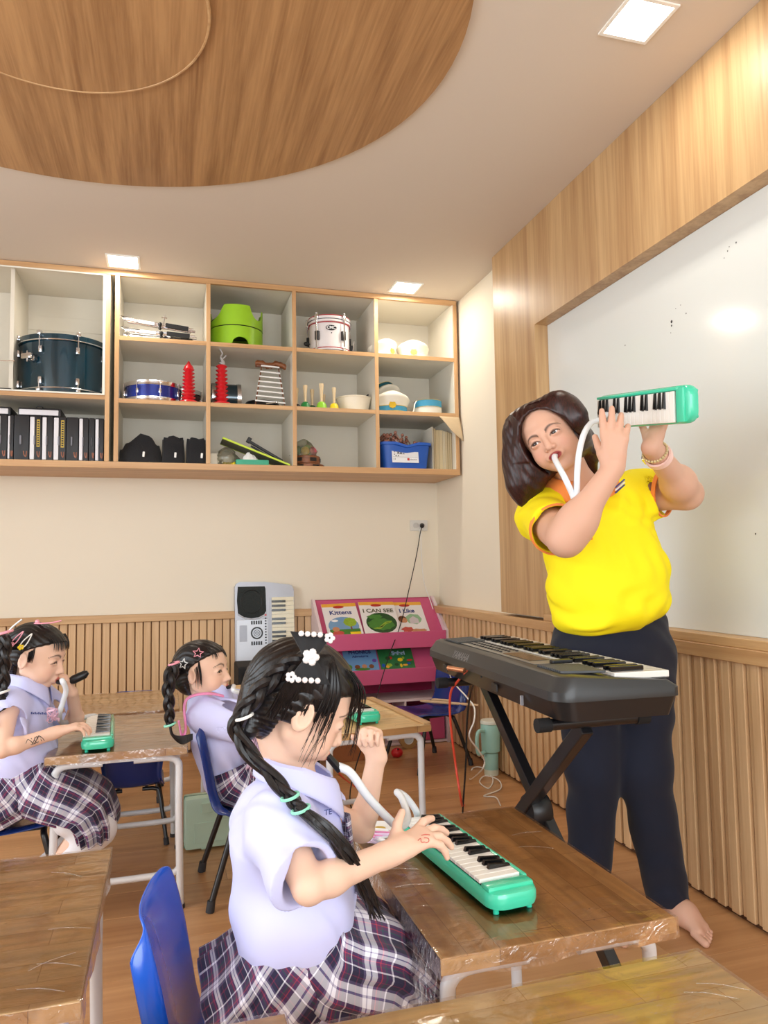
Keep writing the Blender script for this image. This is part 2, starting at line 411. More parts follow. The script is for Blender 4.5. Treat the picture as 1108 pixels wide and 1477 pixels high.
# bass drum lying flat
def ring(r, z, t=.006, n=40, flat=None): return [(r*math.cos(2*math.pi*k/n), r*math.sin(2*math.pi*k/n), z) for k in range(n)]
dr = thing('bass_drum', 'large dark teal bass drum lying flat in the left compartment', 'drum', (-.583, CY+.247, ZD))
R = .236
B().lathe([(R-.006, .028), (R, .03), (R, .305), (R-.006, .307)], 48).obj('shell', M_teal, dr, True)
for z0, z1 in ((.003, .034), (.298, .334)):
    B().lathe([(R+.002, z0), (R+.012, z0+.003), (R+.012, z1-.003), (R+.002, z1), (R-.006, z1-.004), (R-.006, z0+.004), (R+.002, z0)], 48, cap=False).obj('hoop', M_teal, dr, True)
B().tube(ring(R+.013, .300), .0032, 6, closed=True).obj('hoop_trim', M_chrome, dr, True)
B().tube(ring(R+.013, .032), .0032, 6, closed=True).obj('hoop_trim', M_chrome, dr, True)
B().lathe([(0, .322), (R-.008, .322), (R-.008, .318), (0, .318)], 40, cap=False).obj('drum_head', M_head, dr)
lug = B(); lug.box(-.011, .011, -.018, 0, -.02, .02, .008); lug = lug.mesh('lug', M_chrome, True)
rod = B(); rod.cyl((0, -.022, .0), (0, -.022, .085), .0028, n=6); rod.box(-.012, .012, -.034, -.008, .075, .1, .006); rod = rod.mesh('claw_rod', M_chrome, True)
for k in range(8):
    a = math.radians(-90+22+k*45-44); c, s_ = math.cos(a), math.sin(a)
    for z, q in ((.245, 0), (.072, 180)):
        o = link('lug', lug, dr, (R*c, R*s_, z), (0, 0, a+math.pi/2))
        o = link('claw_rod', rod, dr, (R*c, R*s_, z), (0, 0, a+math.pi/2) if not q else (math.pi, 0, a-math.pi/2)); 
        if q: o.scale = (1, 1, .62)
b = B(); b.lathe([(.018, 0), (.022, .012), (.014, .03)], 16); mo = b.obj('mount_bracket', M_chrome, dr, True)
mo.matrix_local = Matrix.Translation((R*math.cos(math.radians(-125)), R*math.sin(math.radians(-125)), .20)) @ Matrix.Rotation(math.radians(-35), 4, 'Z') @ rotm('X', 90)
b = B(); b.box(-.032, .032, -.055, -.025, -.016, .016, .008); b.cyl((0, -.04, -.03), (0, -.04, .03), .004)
mo = b.obj('mount_block', M_chrome, dr, True); mo.matrix_local = Matrix.Translation((R*math.cos(math.radians(-125)), R*math.sin(math.radians(-125)), .20)) @ Matrix.Rotation(math.radians(-35), 4, 'Z')
# cymbal stand bits at the left
t = thing('drum_pedal', 'folded black and chrome drum hardware beside the teal bass drum', 'drum pedal', (-.90, CY+.06, ZD))
b = B(); b.box(-.09, .085, -.05, .0, 0, .018, .006); b.cyl((-.06, -.03, .03), (.02, -.03, .03), .012); b.cyl((-.02, -.04, .018), (-.02, -.04, .06), .007); b.obj('base', M_blk, t, True)
B().cyl((-.12, -.02, .165), (.10, -.055, .166), .0035, n=6).obj('rod', M_chrome, t, True)
B().cyl((-.055, -.02, .0), (-.055, -.02, .17), .0045, n=6).obj('upright_rod', M_chrome, t, True)

# stack of folded drum stands / music stands, silver
def folded_stand(i, x, y, z, rz, tilt):
    t = thing('music_stand', ['folded silver stand, topmost of the pile in the cabinet', 'folded silver stand in the middle of the cabinet pile', 'folded silver stand, lowest of the pile in the cabinet', 'folded silver stand sticking out at the left of the cabinet pile'][i], 'music stand', (x, y, z), 0, 'folded stands in the cabinet', rot=(0, math.radians(tilt), math.radians(rz)))
    for k, (dy, dz) in enumerate(((-.03, 0), (-.012, .014), (.010, .002), (.028, .015))):
        b = B(); b.cyl((-.20+.01*k, dy, .01+dz), (.20-.012*k, dy*.7, .010+dz), .0078, n=8)
        b.obj('tube', M_chrome, t, True)
    b = B(); b.box(-.12, -.03, -.038, -.03, .004, .022, .002); b.obj('flat_bar', M_wht, t)
    b = B(); b.box(.03, .16, -.036, -.028, .004, .030, .002); b.obj('dark_sleeve', M_blk, t)
    b = B(); b.box(-.18, -.13, -.034, -.026, .002, .020, .002); b.obj('flat_bar', M_chrome, t)
    B().tube(bez([(-.2, -.03, .012), (-.225, -.02, .03), (-.2, 0, .038), (-.15, .01, .03)], 5), .0045, 6).obj('hook_bar', M_chrome, t, True)
    b = B(); b.cyl((.0, -.035, .012), (.0, .03, .012), .011, n=10); b.ball((-.0, -.045, .013), .012, 8); b.obj('clamp', M_blk, t, True)
    return t
folded_stand(2, -.03, CY+.12, Z3+.003, 2, 1.0)
folded_stand(1, -.045, CY+.125, Z3+.042, -2, 3.0)
folded_stand(3, -.025, CY+.26, Z3+.050, 4, 2)
t = folded_stand(0, -.055, CY+.12, Z3+.092, 1, 5.5)
b = B(); b.cyl((.02, -.03, .02), (.02, -.03, .075), .004, n=6); b.cyl((.005, -.03, .06), (.035, -.03, .06), .004, n=6); b.obj('wing_screw', M_chrome, t, True)

# snare drum blue with chrome hoops
def snare(name, lab, loc, R, h, ms, hoop, nl=8, grp=None):
    t = thing(name, lab, 'drum', loc, 0, grp)
    B().lathe([(R-.006, .012), (R, .014), (R, h-.014), (R-.006, h-.012)], 40).obj('shell', ms, t, True)
    for z in (0, h-.026):
        B().lathe([(R+.002, z+.001), (R+.009, z+.001), (R+.007, z+.013), (R+.009, z+.026), (R+.002, z+.026), (R-.004, z+.013), (R+.002, z+.001)], 40, cap=False).obj('hoop', hoop, t, True)
    B().lathe([(0, h-.008), (R-.004, h-.008), (R-.004, h-.012), (0, h-.012)], 36, cap=False).obj('drum_head', M_head, t)
    lg = B(); lg.box(-.008, .008, -.012, 0, -.014, .014, .005); lg.cyl((0, -.012, -h/2+.004), (0, -.012, h/2+.003), .0022, n=6); lg = lg.mesh('lug', M_chrome, True)
    for k in range(nl):
        a = math.radians(-90+14+k*360/nl); link('lug', lg, t, (R*math.cos(a), R*math.sin(a), h/2), (0, 0, a+math.pi/2))
    return t
t = snare('snare_drum', 'blue snare drum with chrome hoops in the middle shelf', (-.09, CY+.18, Z2), .155, .118, M_blue_l, M_chrome)
b = B(); b.lathe([(.0, .0), (.022, .0), (.02, .006), (0, .008)], 16, c=(.02, .02, .118)); b.cyl((.02, .02, .11), (.02, .02, .12), .004); b.obj('damper_knob', M_blk, t, True)
B().tube(bez([(.02, .02, .121), (.1, .0, .122), (.16, -.05, .11)], 5), .0025, 6).obj('cord', M_blk, t)
t = snare('snare_drum', 'dark snare drum standing behind the first red ringed tower', (.105, CY+.34, Z2), .08, .13, mat('maroon_lacquer', (70, 12, 20), .2, .2, 1), M_chrome, 6)

# red ringed towers
def tower(name, lab, x, y, z, h, clear=False):
    t = thing(name, lab, 'toy', (x, y, z), 0, 'red ringed toy towers')
    B().lathe([(.052, 0), (.055, .004), (.05, .012), (.03, .018)], 28).obj('base_plate', M_red, t, True)
    nr = 9; hh = h-.05
    for k in range(nr):
        z0 = .016+k*hh/nr; s_ = hh/nr; r = .0385-.0009*k
        B().lathe([(r-.013, z0), (r-.011, z0+.35*s_), (r+.001, z0+.80*s_), (r+.002, z0+.88*s_), (r-.013, z0+s_)], 24).obj('ring', M_red, t, True)
    if not clear: B().lathe([(.03, h-.036), (.026, h-.02), (.013, h-.004), (.006, h+.01), (0, h+.016)], 20).obj('tip', M_red, t, True)
    else: B().lathe([(.028, h-.036), (.026, h-.030), (0, h-.028)], 20).obj('tip', M_red, t, True)
    return t
tower('stacking_tower', 'red ringed plastic tower in front of the blue snare drum', .108, CY+.06, Z2, .235)
tower('stacking_tower', 'red ringed plastic tower with clear bag tied on its tip', .295, CY+.06, Z2, .265, True)
bg_ = B(); bg_.tube(bez([(0, 0, 0), (.006, 0, .02), (-.004, .002, .045), (.004, 0, .07), (-.014, 0, .10), (-.02, 0, .108)], 5), [.02, .019, .018, .016, .014, .012, .010, .009, .008, .007, .006, .005, .005, .004, .004, .004, .004, .004, .004, .004, .004, .003, .003, .003, .003, .003], 8)
bg_.tube(bez([(.0, 0, .03), (.016, 0, .045), (.026, 0, .058)], 4), .004, 5)
tag(bg_.obj('plastic_bag', mat('clear_bag', (235, 235, 238), .2, trans=.55), None, True, loc=(.295, CY+.06, Z2+.2385)), 'small clear bag knotted over the tip of a red ringed tower', 'bag')
# small tom behind, chrome rims, lying on its side
t = thing('tom_drum', 'small dark tom drum on its side behind the clear bagged tower', 'drum', (.335, CY+.26, Z2+.088))
o = B().lathe([(.085, -.075), (.085, .075)], 32).obj('shell', M_teal, t, True); o.rotation_euler = (0, math.pi/2, 0)
for s_ in (-1, 1):
    o = B().lathe([(.086, s_*.075-.012), (.088, s_*.075-.012), (.088, s_*.075+.012), (.08, s_*.075+.012), (.08, s_*.075-.012)], 32, cap=False).obj('hoop', M_chrome, t, True); o.rotation_euler = (0, math.pi/2, 0)
# tambourine-ish dark pan
t = thing('cymbal_case', 'round black case lying behind the little bar chime', 'case', (.56, CY+.30, Z2))
B().lathe([(.10, 0), (.115, .01), (.115, .05), (.10, .075), (.0, .082)], 32).obj('body', M_blk, t, True)
B().tube([(.115*math.cos(a), .115*math.sin(a), .03) for a in [2*math.pi*k/30 for k in range(30)]], .003, 6, closed=True).obj('zip_band', M_blkm, t, True)

# bar chime / angklung rack with metal bars
t = thing('bar_xylophone', 'upright metal bar xylophone with carved brown ends', 'xylophone', (.585, CY+.09, Z2), 0, rot=(0, 0, 0))
b = B(); b.box(-.115, .095, -.03, .03, 0, .014, .004); b.obj('base_board', M_brown, t)
ca = B(); ca.grid(lambda u, v: ((u-.5)*.19*(1-.1*abs(v-.5)), -.012+.024*0-.012*math.sin(math.pi*v), .262+.036*(v-.5)+.008*math.sin(u*11)+.003*math.sin(u*31)), 18, 6)
ca.box(-.09, .09, -.014, .012, .247, .275, .006); ca.obj('carved_top', M_brown, t, True)
for k in range(8):
    f = k/7; z = .248-.208*f-(.006 if k else 0); hw = .055+.036*f
    o = B().box(-hw, hw, -.006, .004, -.0045, .0045, .002).obj('bar', M_wht, t); o.location = (-.004, -.022-.0*f, z); o.rotation_euler = (0, math.radians(3), 0)
for s_ in (-1, 1):
    B().cyl((s_*.05-.004, -.012, .25), (s_*.088-.004, -.012, .012), .004, n=6).obj('side_rod', M_brown, t)
b = B(); b.cyl((-.03, -.03, .02), (.03, -.034, .03), .003, n=6); b.ball((.032, -.034, .031), .008, 8); b.obj('small_hook', M_chrome, t, True)

# lime green stool shaped like a round box
t = thing('step_stool', 'lime green round stool with scooped top edge in the cabinet', 'stool', (.390, CY+.190, Z3))
R = .160
def stool_h(a, top):  # a in radians, front is -90
    d = math.degrees(a) % 360
    sc = 0
    for c, w, dd in ((-42 % 360, 21, .075), (200, 36, .085), (60, 40, .05), (130, 26, .05)):
        q = min(abs(d-c), 360-abs(d-c))
        if q < w: sc = max(sc, dd*math.sqrt(1-(q/w)**2))
    return top-sc
def wall(R, z0, z1, f0=None, f1=None, n=72):
    b = B()
    def fn(u, v):
        a = 2*math.pi*u
        lo = f0(a) if f0 else z0; hi = f1(a) if f1 else z1
        seg = [(R, lo), (R, hi), (R-.006, hi), (R-.006, lo)]; k = int(round(v*3)); r, z = seg[k]
        return (r*math.cos(a), r*math.sin(a), z)
    return b.grid(fn, n, 4, True)
def foot(a):
    d = math.degrees(a) % 360; q = min(abs(d-275), 360-abs(d-275)); q2 = min(abs(d-95), 360-abs(d-95)); q = min(q, q2)
    return .002 + (.05*math.sqrt(1-(q/20)**2) if q < 20 else 0)
wall(R, 0, .118, foot, None).obj('lower_shell', M_lime, t, True)
wall(R+.001, .124, .235, None, lambda a: stool_h(a, .246)).obj('upper_shell', M_lime, t, True)
B().lathe([(R-.003, .118), (R-.0015, .121), (R-.003, .124)], 48, cap=False).obj('seam', M_blk, t)
B().lathe([(0, .17), (R-.008, .172), (R-.008, .176), (0, .174)], 48, cap=False).obj('inner_tray', M_blk, t)
# marching drum white with red bands
t = thing('marching_drum', 'white drum with red bands and black lugs in the top compartment', 'drum', (.965, CY+.165, Z3))
R = .126; M_wl = mat('white_lacquer', (238, 232, 232), .2, coat=.6, var=.01); M_rb = mat('red_band', (176, 60, 66), .4)
B().lathe([(R-.004, .02), (R, .022), (R, .19), (R-.004, .192)], 48).obj('shell', M_wl, t, True)
for z0, z1 in ((.002, .026), (.19, .228)):
    B().lathe([(R+.002, z0), (R+.009, z0+.002), (R+.009, z1-.002), (R+.002, z1), (R-.002, z1), (R-.002, z0), (R+.002, z0)], 48, cap=False).obj('hoop', M_wl, t, True)
for z in (.028, .187, .230): B().tube(ring(R+.006 if z != .187 else R+.004, z), .0032, 6, closed=True).obj('red_line', M_rb, t, True)
B().tube(ring(R+.0105, .207), .0022, 6, closed=True).obj('grey_line', mat('grey_line', (60, 58, 66), .4), t, True)
B().tube(ring(R+.0105, .013), .002, 6, closed=True).obj('grey_line', MATS['grey_line'], t, True)
B().lathe([(0, .222), (R-.004, .222), (R-.004, .218), (0, .218)], 40, cap=False).obj('drum_head', M_head, t)
lb = B(); lb.box(-.013, .013, -.02, 0, -.028, .028, .004); lb = lb.mesh('lug_block', M_blk, True)
lr = B(); lr.cyl((0, -.017, -.09), (0, -.017, .135), .0045, n=8); lr.box(-.011, .011, -.024, -.006, .095, .13, .004); lr.ball((0, -.017, .138), .007, 8); lr.box(-.009, .009, -.022, -.006, -.095, -.075, .003); lr = lr.mesh('tension_rod', M_chrome, True)
for a in (-135, -62, 10, 82, 154):
    a = math.radians(a); P = (R*math.cos(a), R*math.sin(a), .105)
    link('lug_block', lb, t, P, (0, 0, a+math.pi/2)); link('tension_rod', lr, t, P, (0, 0, a+math.pi/2))
def oval_badge(parent, x, y, z, rx, rz_, mt, name='badge', th=.002):
    b = B(); b.prism([(rx*math.cos(2*math.pi*k/28), rz_*math.sin(2*math.pi*k/28)) for k in range(28)], 0, th)
    o = b.obj(name, mt, parent); o.location = (x, y, z); o.rotation_euler = (math.radians(90), 0, 0); return o
bd = oval_badge(t, -.015, -R-.0005, .150, .034, .017, M_blk)
M_lt = mat('white_print', (245, 245, 245), .5)
text('CMC', .026, M_lt, bd, (0, 0, .0025), (0, 0, 0), bold=.0006)
B().cyl((-.013, -R-.003, .118), (-.013, -R+.002, .118), .0035).obj('air_vent', M_blk, t)
b = B(); b.ball((-R-.026, -.02, .07), .014, 8, (1, .6, 1)); b.cyl((-R-.02, -.02, .07), (-R, -.02, .07), .004); b.obj('strap_screw', M_blk, t, True)
b = B(); b.box(R-.002, R+.018, -.04, -.02, .035, .075, .004); b.obj('bracket', M_blk, t); B().cyl((R+.012, -.04, .01), (R+.026, -.04, .1), .003).obj('bracket_rod', M_chrome, t)

# hand bells
def bell(lab, x, y, mt, s=1):
    t = thing('hand_bell', lab, 'hand bell', (x, y, Z2), 0, 'colourful hand bells', ); t.scale = (s, s, s)
    B().lathe([(.034, 0), (.033, .003), (.028, .014), (.025, .028), (.016, .038), (.006, .042)], 24).obj('bell_cup', mt, t, True)
    B().lathe([(.008, .04), (.0075, .06), (.0095, .10), (.0135, .132), (.012, .142), (.0, .146)], 14).obj('handle', M_wood, t, True)
M_lg = mat('light_green_plastic', (150, 212, 60), .35); M_dg = mat('dark_green_plastic', (14, 80, 44), .35)
bell('dark green hand bell with pale wooden handle, front left', .79, CY+.055, M_green)
bell('light green hand bell with the tallest pale handle', .888, CY+.05, M_lg, 1.1)
bell('yellow hand bell with pale wooden handle beside white bowl', .966, CY+.05, M_yel, .96)
bell('black hand bell at the left edge of the bell shelf', .748, CY+.12, M_blk, .97)
bell('dark green hand bell behind the light green one', .848, CY+.14, M_dg, .98)
bell('small hand bell behind the yellow one', .935, CY+.21, M_dg, .9)
# white bowl with ladle
t = thing('mixing_bowl', 'cream plastic bowl with flared rim on the bell shelf', 'bowl', (1.115, CY+.15, Z2))
B().lathe([(.082, 0), (.088, .004), (.108, .088), (.114, .092), (.114, .096), (.104, .094), (.084, .01), (0, .008)], 40, cap=False).obj('bowl_body', mat('cream_plastic', (238, 228, 208), .4), t, True)
tag(B().box(-.007, .007, -.005, .005, -.08, .05, .003).obj('spatula', M_blk, None, loc=(1.185, CY+.17, Z2+.105)), 'dark handle leaning out of the cream bowl', 'ladle').rotation_euler = (0, math.radians(52), 0)

# caps
M_capw = mat('cap_white', (230, 224, 210), .6, bump=.1)
M_badge = mat('badge_gold', (226, 190, 60), .35, .6)
M_badgey = mat('badge_yellow', (240, 220, 70), .5)
M_capb = mat('cap_blue', (62, 150, 188), .6)
def cap(lab, loc, rz, rot=None, band=None, badge=M_badgey, s=1, visor=True, round_badge=False, prt=None):
    t = thing('uniform_hat', lab, 'cap', loc, rz, 'band uniform caps', rot=rot); t.scale = (s, s, s)
    b = B()
    def fn(u, v):   # crown: band then flaring tilted top
        a = 2*math.pi*u; rx, ry = .088, .08
        prof = [(1.0, 0), (1.0, .018), (1.02, .036), (1.16, .062), (1.2, .072), (1.12, .082), (.8, .092), (.4, .096), (.001, .097)]
        k = v*(len(prof)-1); i = min(int(k), len(prof)-2); f = k-i
        q = prof[i][0]*(1-f)+prof[i+1][0]*f; z = prof[i][1]*(1-f)+prof[i+1][1]*f
        tilt = -math.sin(a)*.028*max(0, (z-.03)/.06)
        return (rx*q*math.cos(a), ry*q*math.sin(a), z+tilt)
    b.grid(fn, 32, 17, True); b.obj('crown', M_capw, t, True, ang=60)
    bb_ = B(); bb_.grid(lambda u, v: (.0895*math.cos(2*math.pi*u), .0815*math.sin(2*math.pi*u), .004+.032*v), 32, 2, True); bb_.obj('band', band or M_capw, t, True)
    for z in (.005, .036): B().tube([(.090*math.cos(2*math.pi*k/30), .082*math.sin(2*math.pi*k/30), z) for k in range(30)], .0016, 5, closed=True).obj('piping', M_badge if band else M_capw, t, True)
    if visor:
        v_ = B(); v_.grid(lambda u, w: ((.088+.02*w)*math.cos(math.radians(200+140*u)), (.08+.052*w*math.sin(math.pi*u))*math.sin(math.radians(200+140*u)), .010-.026*w*math.sin(math.pi*u)+.012), 18, 5); v_.obj('visor', M_capw, t, True)
    if badge:
        bd = B(); bd.prism([(.020*math.cos(a)*(1+.08*math.cos(8*a)), .020*math.sin(a)*(1+.08*math.cos(8*a))) for a in [2*math.pi*k/32 for k in range(32)]], 0, .004)
        o = bd.obj('badge', badge, t); o.location = (0, -.084, .036); o.rotation_euler = (math.radians(80), 0, 0)
    return t
cap('white peaked cap with yellow badge, left on the top right shelf', (1.300, CY+.12, Z3+.001), 35, s=.95, visor=False)
cap('white peaked cap with yellow badge, right on the top right shelf', (1.505, CY+.13, Z3+.001), -14, s=1.0, visor=False)
cap('blue banded white cap with round gold crest in front', (1.350, CY+.115, Z2+.001), -12, band=M_capb, badge=M_badge, s=1.12, visor=False)
cap('blue banded white cap tilted on top of the heap', (1.338, CY+.285, Z2+.185), 20, rot=(math.radians(142), math.radians(-24), 0), band=mat('cap_deep_teal', (30, 96, 112), .6), badge=None, s=.98, visor=False)
cap('white cap leaning behind the crested one', (1.475, CY+.325, Z2+.045), 30, rot=(math.radians(-20), math.radians(24), 0), badge=None, s=.85, visor=False)
cap('white cap at the back right of the heap', (1.63, CY+.33, Z2+.001), 60, badge=None, s=.92, visor=False)
t = thing('uniform_hat', 'upside down blue banded white cap at the right', 'cap', (1.590, CY+.10, Z2), 0, 'band uniform caps')
B().lathe([(.083, 0), (.087, .002), (.088, .04)], 36).obj('crown', M_capw, t, True)
B().lathe([(.0885, .04), (.0885, .088), (.084, .088)], 36).obj('band', M_capb, t, True)
for z in (.042, .086): B().tube([(.089*math.cos(2*math.pi*k/30), .089*math.sin(2*math.pi*k/30), z) for k in range(30)], .0014, 5, closed=True).obj('piping', M_badge, t, True)
B().tube(bez([(-.085, -.03, .085), (-.105, -.05, .06), (-.112, -.055, .02), (-.12, -.05, .003)], 5), .005, 6, flat=(1, .4)).obj('chin_strap', M_capw, t, True)

# blue bin of wooden beaters
t = thing('storage_bin', 'blue plastic bin with white picture label on the bottom right shelf', 'bin', (1.418, CY+.115, Z1))
M_blue_b = mat('bin_blue', (20, 84, 180), .4)
w0, w1, d0, h = .142, .166, .085, .165
def bin_wall(): 
    b = B(); n = 40
    def sup(u, w, d, z):
        a = 2*math.pi*u; c, s_ = math.cos(a), math.sin(a); e = .35
        return (w*math.copysign(abs(c)**e, c), d*math.copysign(abs(s_)**e, s_), z)
    P = [(w0-.003, d0-.003, 0), (w0, d0, .003), (w1-.006, d0+.014, h-.018), (w1+.004, d0+.024, h-.016), (w1+.004, d0+.024, h), (w1-.008, d0+.012, h), (w1-.010, d0+.010, h-.02), (w0-.006, d0-.006, .006), (.001, .001, .006)]
    def dip(p, z):
        if z < h-.03: return z
        q = abs(p[0]+.01); return z-.020*(1 if q < .045 else max(0, 1-(q-.045)/.02)) if p[1] < -.05 else z
    def fn(u, v):
        k = v*(len(P)-1); i = min(int(round(k)), len(P)-1); p = sup(u, P[i][0], P[i][1], P[i][2]); return (p[0], p[1], dip(p, p[2]))
    b.grid(fn, 64, len(P), True); return b
bin_wall().obj('bin_body', M_blue_b, t, True, ang=35)
lb_ = B().box(-.086, .086, -.0012, 0, -.047, .047).obj('paper_label', mat('label_paper', (228, 230, 234), .6), t); lb_.location = (-.012, -.0965, .083); lb_.rotation_euler = (math.radians(-7.5), 0, 0)
M_grey = mat('grey_print', (110, 112, 120), .6); M_rprint = mat('red_print', (186, 40, 44), .5)
b = B(); b.box(-.08, .08, -.002, -.0012, -.012, -.011); b.obj('printed_line', M_grey, lb_)
for (x, z, w, hh) in ((-.045, .022, .014, .028), (-.028, .012, .02, .012), (-.01, .01, .012, .008), (-.07, .02, .008, .006), (-.07, .005, .008, .006), (-.06, -.004, .01, .007), (-.045, -.003, .008, .01), (-.075, -.025, .004, .01), (-.066, -.025, .004, .01), (.055, .034, .05, .004), (.028, .034, .006, .003)):
    B().prism([(x-w/2, z-hh/2), (x+w/2, z-hh/2), (x+w*.3, z+hh/2), (x-w*.2, z+hh/2)], .0013, .0019).obj('printed_mark', M_grey, lb_).rotation_euler = (math.radians(90), 0, 0)
b = B().box(.012, .026, -.002, -.0012, -.033, -.018).obj('red_square_print', M_rprint, lb_)
text('education', .012, M_grey, lb_, (.052, -.002, -.026), (math.radians(90), 0, 0), ext=.0003)
M_bead = mat('brown_bead', (150, 98, 80), .25, coat=.6)
bm_ = B(); bm_.ball((0, 0, 0), .0108, 10); bm_.cyl((0, 0, -.006), (0, 0, -.06), .0035, n=6); bm_ = bm_.mesh('beater', M_bead, True)
random.seed(4); nb = 0
for k in range(70):
    x = 1.418-.005+random.uniform(-.125, .125); yy = CY+random.uniform(.06, .175)
    z = Z1+.168+random.uniform(0, .055)*(1.25-abs((x-1.35)/.2)) - (.0 if x < 1.48 else .02)
    o = link('drum_beater', bm_, None, (x, yy, z), (random.uniform(-.7, .7), random.uniform(-.9, .9), 0))
    tag(o, 'brown round headed beater heaped in the blue bin', 'drum beater', 'brown beaters in the blue bin')
# books/folders at right
M_pap = mat('old_paper', (212, 196, 160), .7); M_pap2 = mat('aged_folder', (168, 142, 102), .7); M_pap3 = mat('white_folder', (228, 222, 206), .6)
x = 1.598
labs = ['white folder standing next to the blue bin', 'thin brown folder among the papers by the blue bin', 'wide cream folder in the row of papers', 'second wide cream folder in the row of papers', 'white spined booklet in the row of papers', 'tan folder in the row of papers', 'thin beige folder in the row of papers', 'rightmost beige folder against the cabinet end']
for i, (w, hh, mm, dd) in enumerate([(.008, .275, M_pap3, .05), (.010, .262, M_pap2, .04), (.026, .258, M_pap, .05), (.022, .258, M_pap, .048), (.012, .252, M_pap3, .045), (.020, .25, M_pap2, .05), (.010, .245, M_pap, .05), (.016, .24, M_pap2, .05)]):
    t = thing('folder', labs[i], 'folder', (x, CY+dd, Z1), 0, 'folders standing by the blue bin')
    B().box(0, .0012, 0, .22, 0, hh).obj('cover', mm, t); B().box(w-.0012, w, 0, .22, 0, hh).obj('cover', mm, t)
    pg = B(); n = max(2, int(w/.004))
    for q in range(n): pg.box(.0016+q*(w-.0032)/n, .0016+(q+.8)*(w-.0032)/n, .003, .218, .002, hh-.003-.001*(q % 2))
    o = pg.obj('pages', M_pap, t); o['kind'] = 'stuff'
    x += w+.0012
# loose kraft flap of paper hanging from the corner
b = B()
def flap(u, v):
    A = [Vector((1.625, -.004, 2.045)), Vector((1.760, -.006, 2.042)), Vector((1.775, -.018, 1.885))]
    P = A[0]*(1-u)*(1-v) + A[1]*(u)*(1-v) + (Vector((1.70, -.016, 1.95))*(1-u)+A[2]*u)*v
    return (P.x, P.y-.010*math.sin(v*2.2)*(1+.4*u), P.z)
b.grid(flap, 10, 10); o = b.obj('paper_flap', mat('kraft_paper', (208, 184, 148), .7), None, True, loc=(0, CY-.002, 0))
sm = o.modifiers.new('thick', 'SOLIDIFY'); sm.thickness = .0008
tag(o, 'peeling piece of brown paper hanging over the cabinet corner', 'paper')

# bottom row: black bags
def bag(lab, x, w, h, peak, tagx):
    t = thing('cloth_bag', lab, 'bag', (x, CY+.13, Z1), 0, 'black bags on the bottom shelf')
    b = B(); random.seed(int(x*100)+50)
    ph = [random.uniform(0, 6) for _ in range(6)]
    def fn(u, v):
        a = 2*math.pi*u; c, s_ = math.cos(a), math.sin(a); q = .45
        ww = w*(1+.03*math.sin(5*a+ph[0])); X = ww*math.copysign(abs(c)**q, c); Y = .09*math.copysign(abs(s_)**q, s_)
        top = h*(1-peak*abs((X-.02*peak)/w)**1.2)+.008*math.sin(7*a+ph[1])
        z = min(v*1.25, 1)*top; k = 1-.10*min(v*1.25, 1)+.02*math.sin(9*v+ph[2]+3*a)
        if v > .8: k *= max(0, (1-v)/.2)
        return (X*k, Y*k*(1-.3*v), max(z, 0.001))
    b.grid(fn, 40, 16, True); b.obj('bag_body', M_blkfab, t, True, ang=180)
    B().box(-.006, .006, -.002, .002, -.03, .0, .002).obj('pull_tag', M_wht, t, loc=(tagx, -.098, .065)).rotation_euler = (0, .08, 0)
    B().tube(bez([(tagx-.02, -.092, .11), (tagx-.01, -.098, .09), (tagx, -.1, .066)], 5), .002, 5).obj('drawstring', M_blkm, t)
    return t
bag('black cloth bag with peaked top, left on the bottom shelf', -.155, .118, .18, .5, .02)
bag('black boxy cloth bag in the middle of the bottom shelf', .025, .066, .16, .06, .012)
bag('black boxy cloth bag at the right of the bottom shelf', .153, .06, .158, .06, .030)

# row of boxed harmonicas / cases (black boxes with white edges)
M_case = mat('case_black', (26, 26, 30), .45); M_casew = mat('case_edge_white', (226, 226, 232), .4); M_gold = mat('gold_print', (196, 166, 60), .5)
def case(i, x, w, white, gold, lab):
    t = thing('instrument_case', lab, 'case', (x, CY+.03, Z1), 0, 'upright cases on the left bottom shelf')
    B().box(0, w, 0, .30, 0, .245, .006).obj('case_body', M_case, t, True)
    if white: B().box(.003, w*.42, -.006, .004, .006, .238, .004).obj('side_trim', M_casew, t, True)
    B().box(w*.38, w*.52, -.009, .0, .085, .135, .002).obj('latch', mat('latch_grey', (120, 120, 128), .35, .5), t)
    B().tube(bez([(w*.65, 0, .05), (w*.7, -.006, .03), (w*.82, -.006, .02), (w*.85, 0, .05)], 4), .003, 5).obj('handle_loop', MATS['brown_bead'], t)
    if gold:
        o = B().box(w*.60, w*.86, -.0012, 0, .075, .225).obj('gold_strip', M_gold, t)
        g_ = B()
        for q in range(11): g_.box(w*.65, w*.81, -.0018, -.0012, .082+q*.0128, .089+q*.0128)
        g_.obj('small_print', M_case, o)['kind'] = 'stuff'
spec = [(.050, 0, 0), (.050, 1, 0), (.058, 1, 0), (.030, 1, 0), (.075, 0, 0), (.060, 1, 1), (.056, 1, 0), (.064, 1, 1), (.062, 0, 0), (.050, 1, 0), (.030, 0, 0), (.046, 1, 0)]
names = ['black case at the left frame edge of the bottom shelf', 'slim black case with pale trim near the left frame edge', 'black case with wide white trim, third from the left', 'narrow black case with white trim left of the dark gap', 'wide plain black case under the flat white one', 'black case with white trim and gold lettering, left one', 'black case with white trim between the two gold lettered ones', 'black case with white trim and bright yellow lettering', 'plain dark case right of the yellow lettered one', 'black case with white trim near the cabinet divider', 'thin plain black case near the divider', 'black case with white trim touching the divider']
x = -.995
for i, (w, a, g) in enumerate(spec):
    case(i, x, w, a, g, names[i]); x += w+.0015
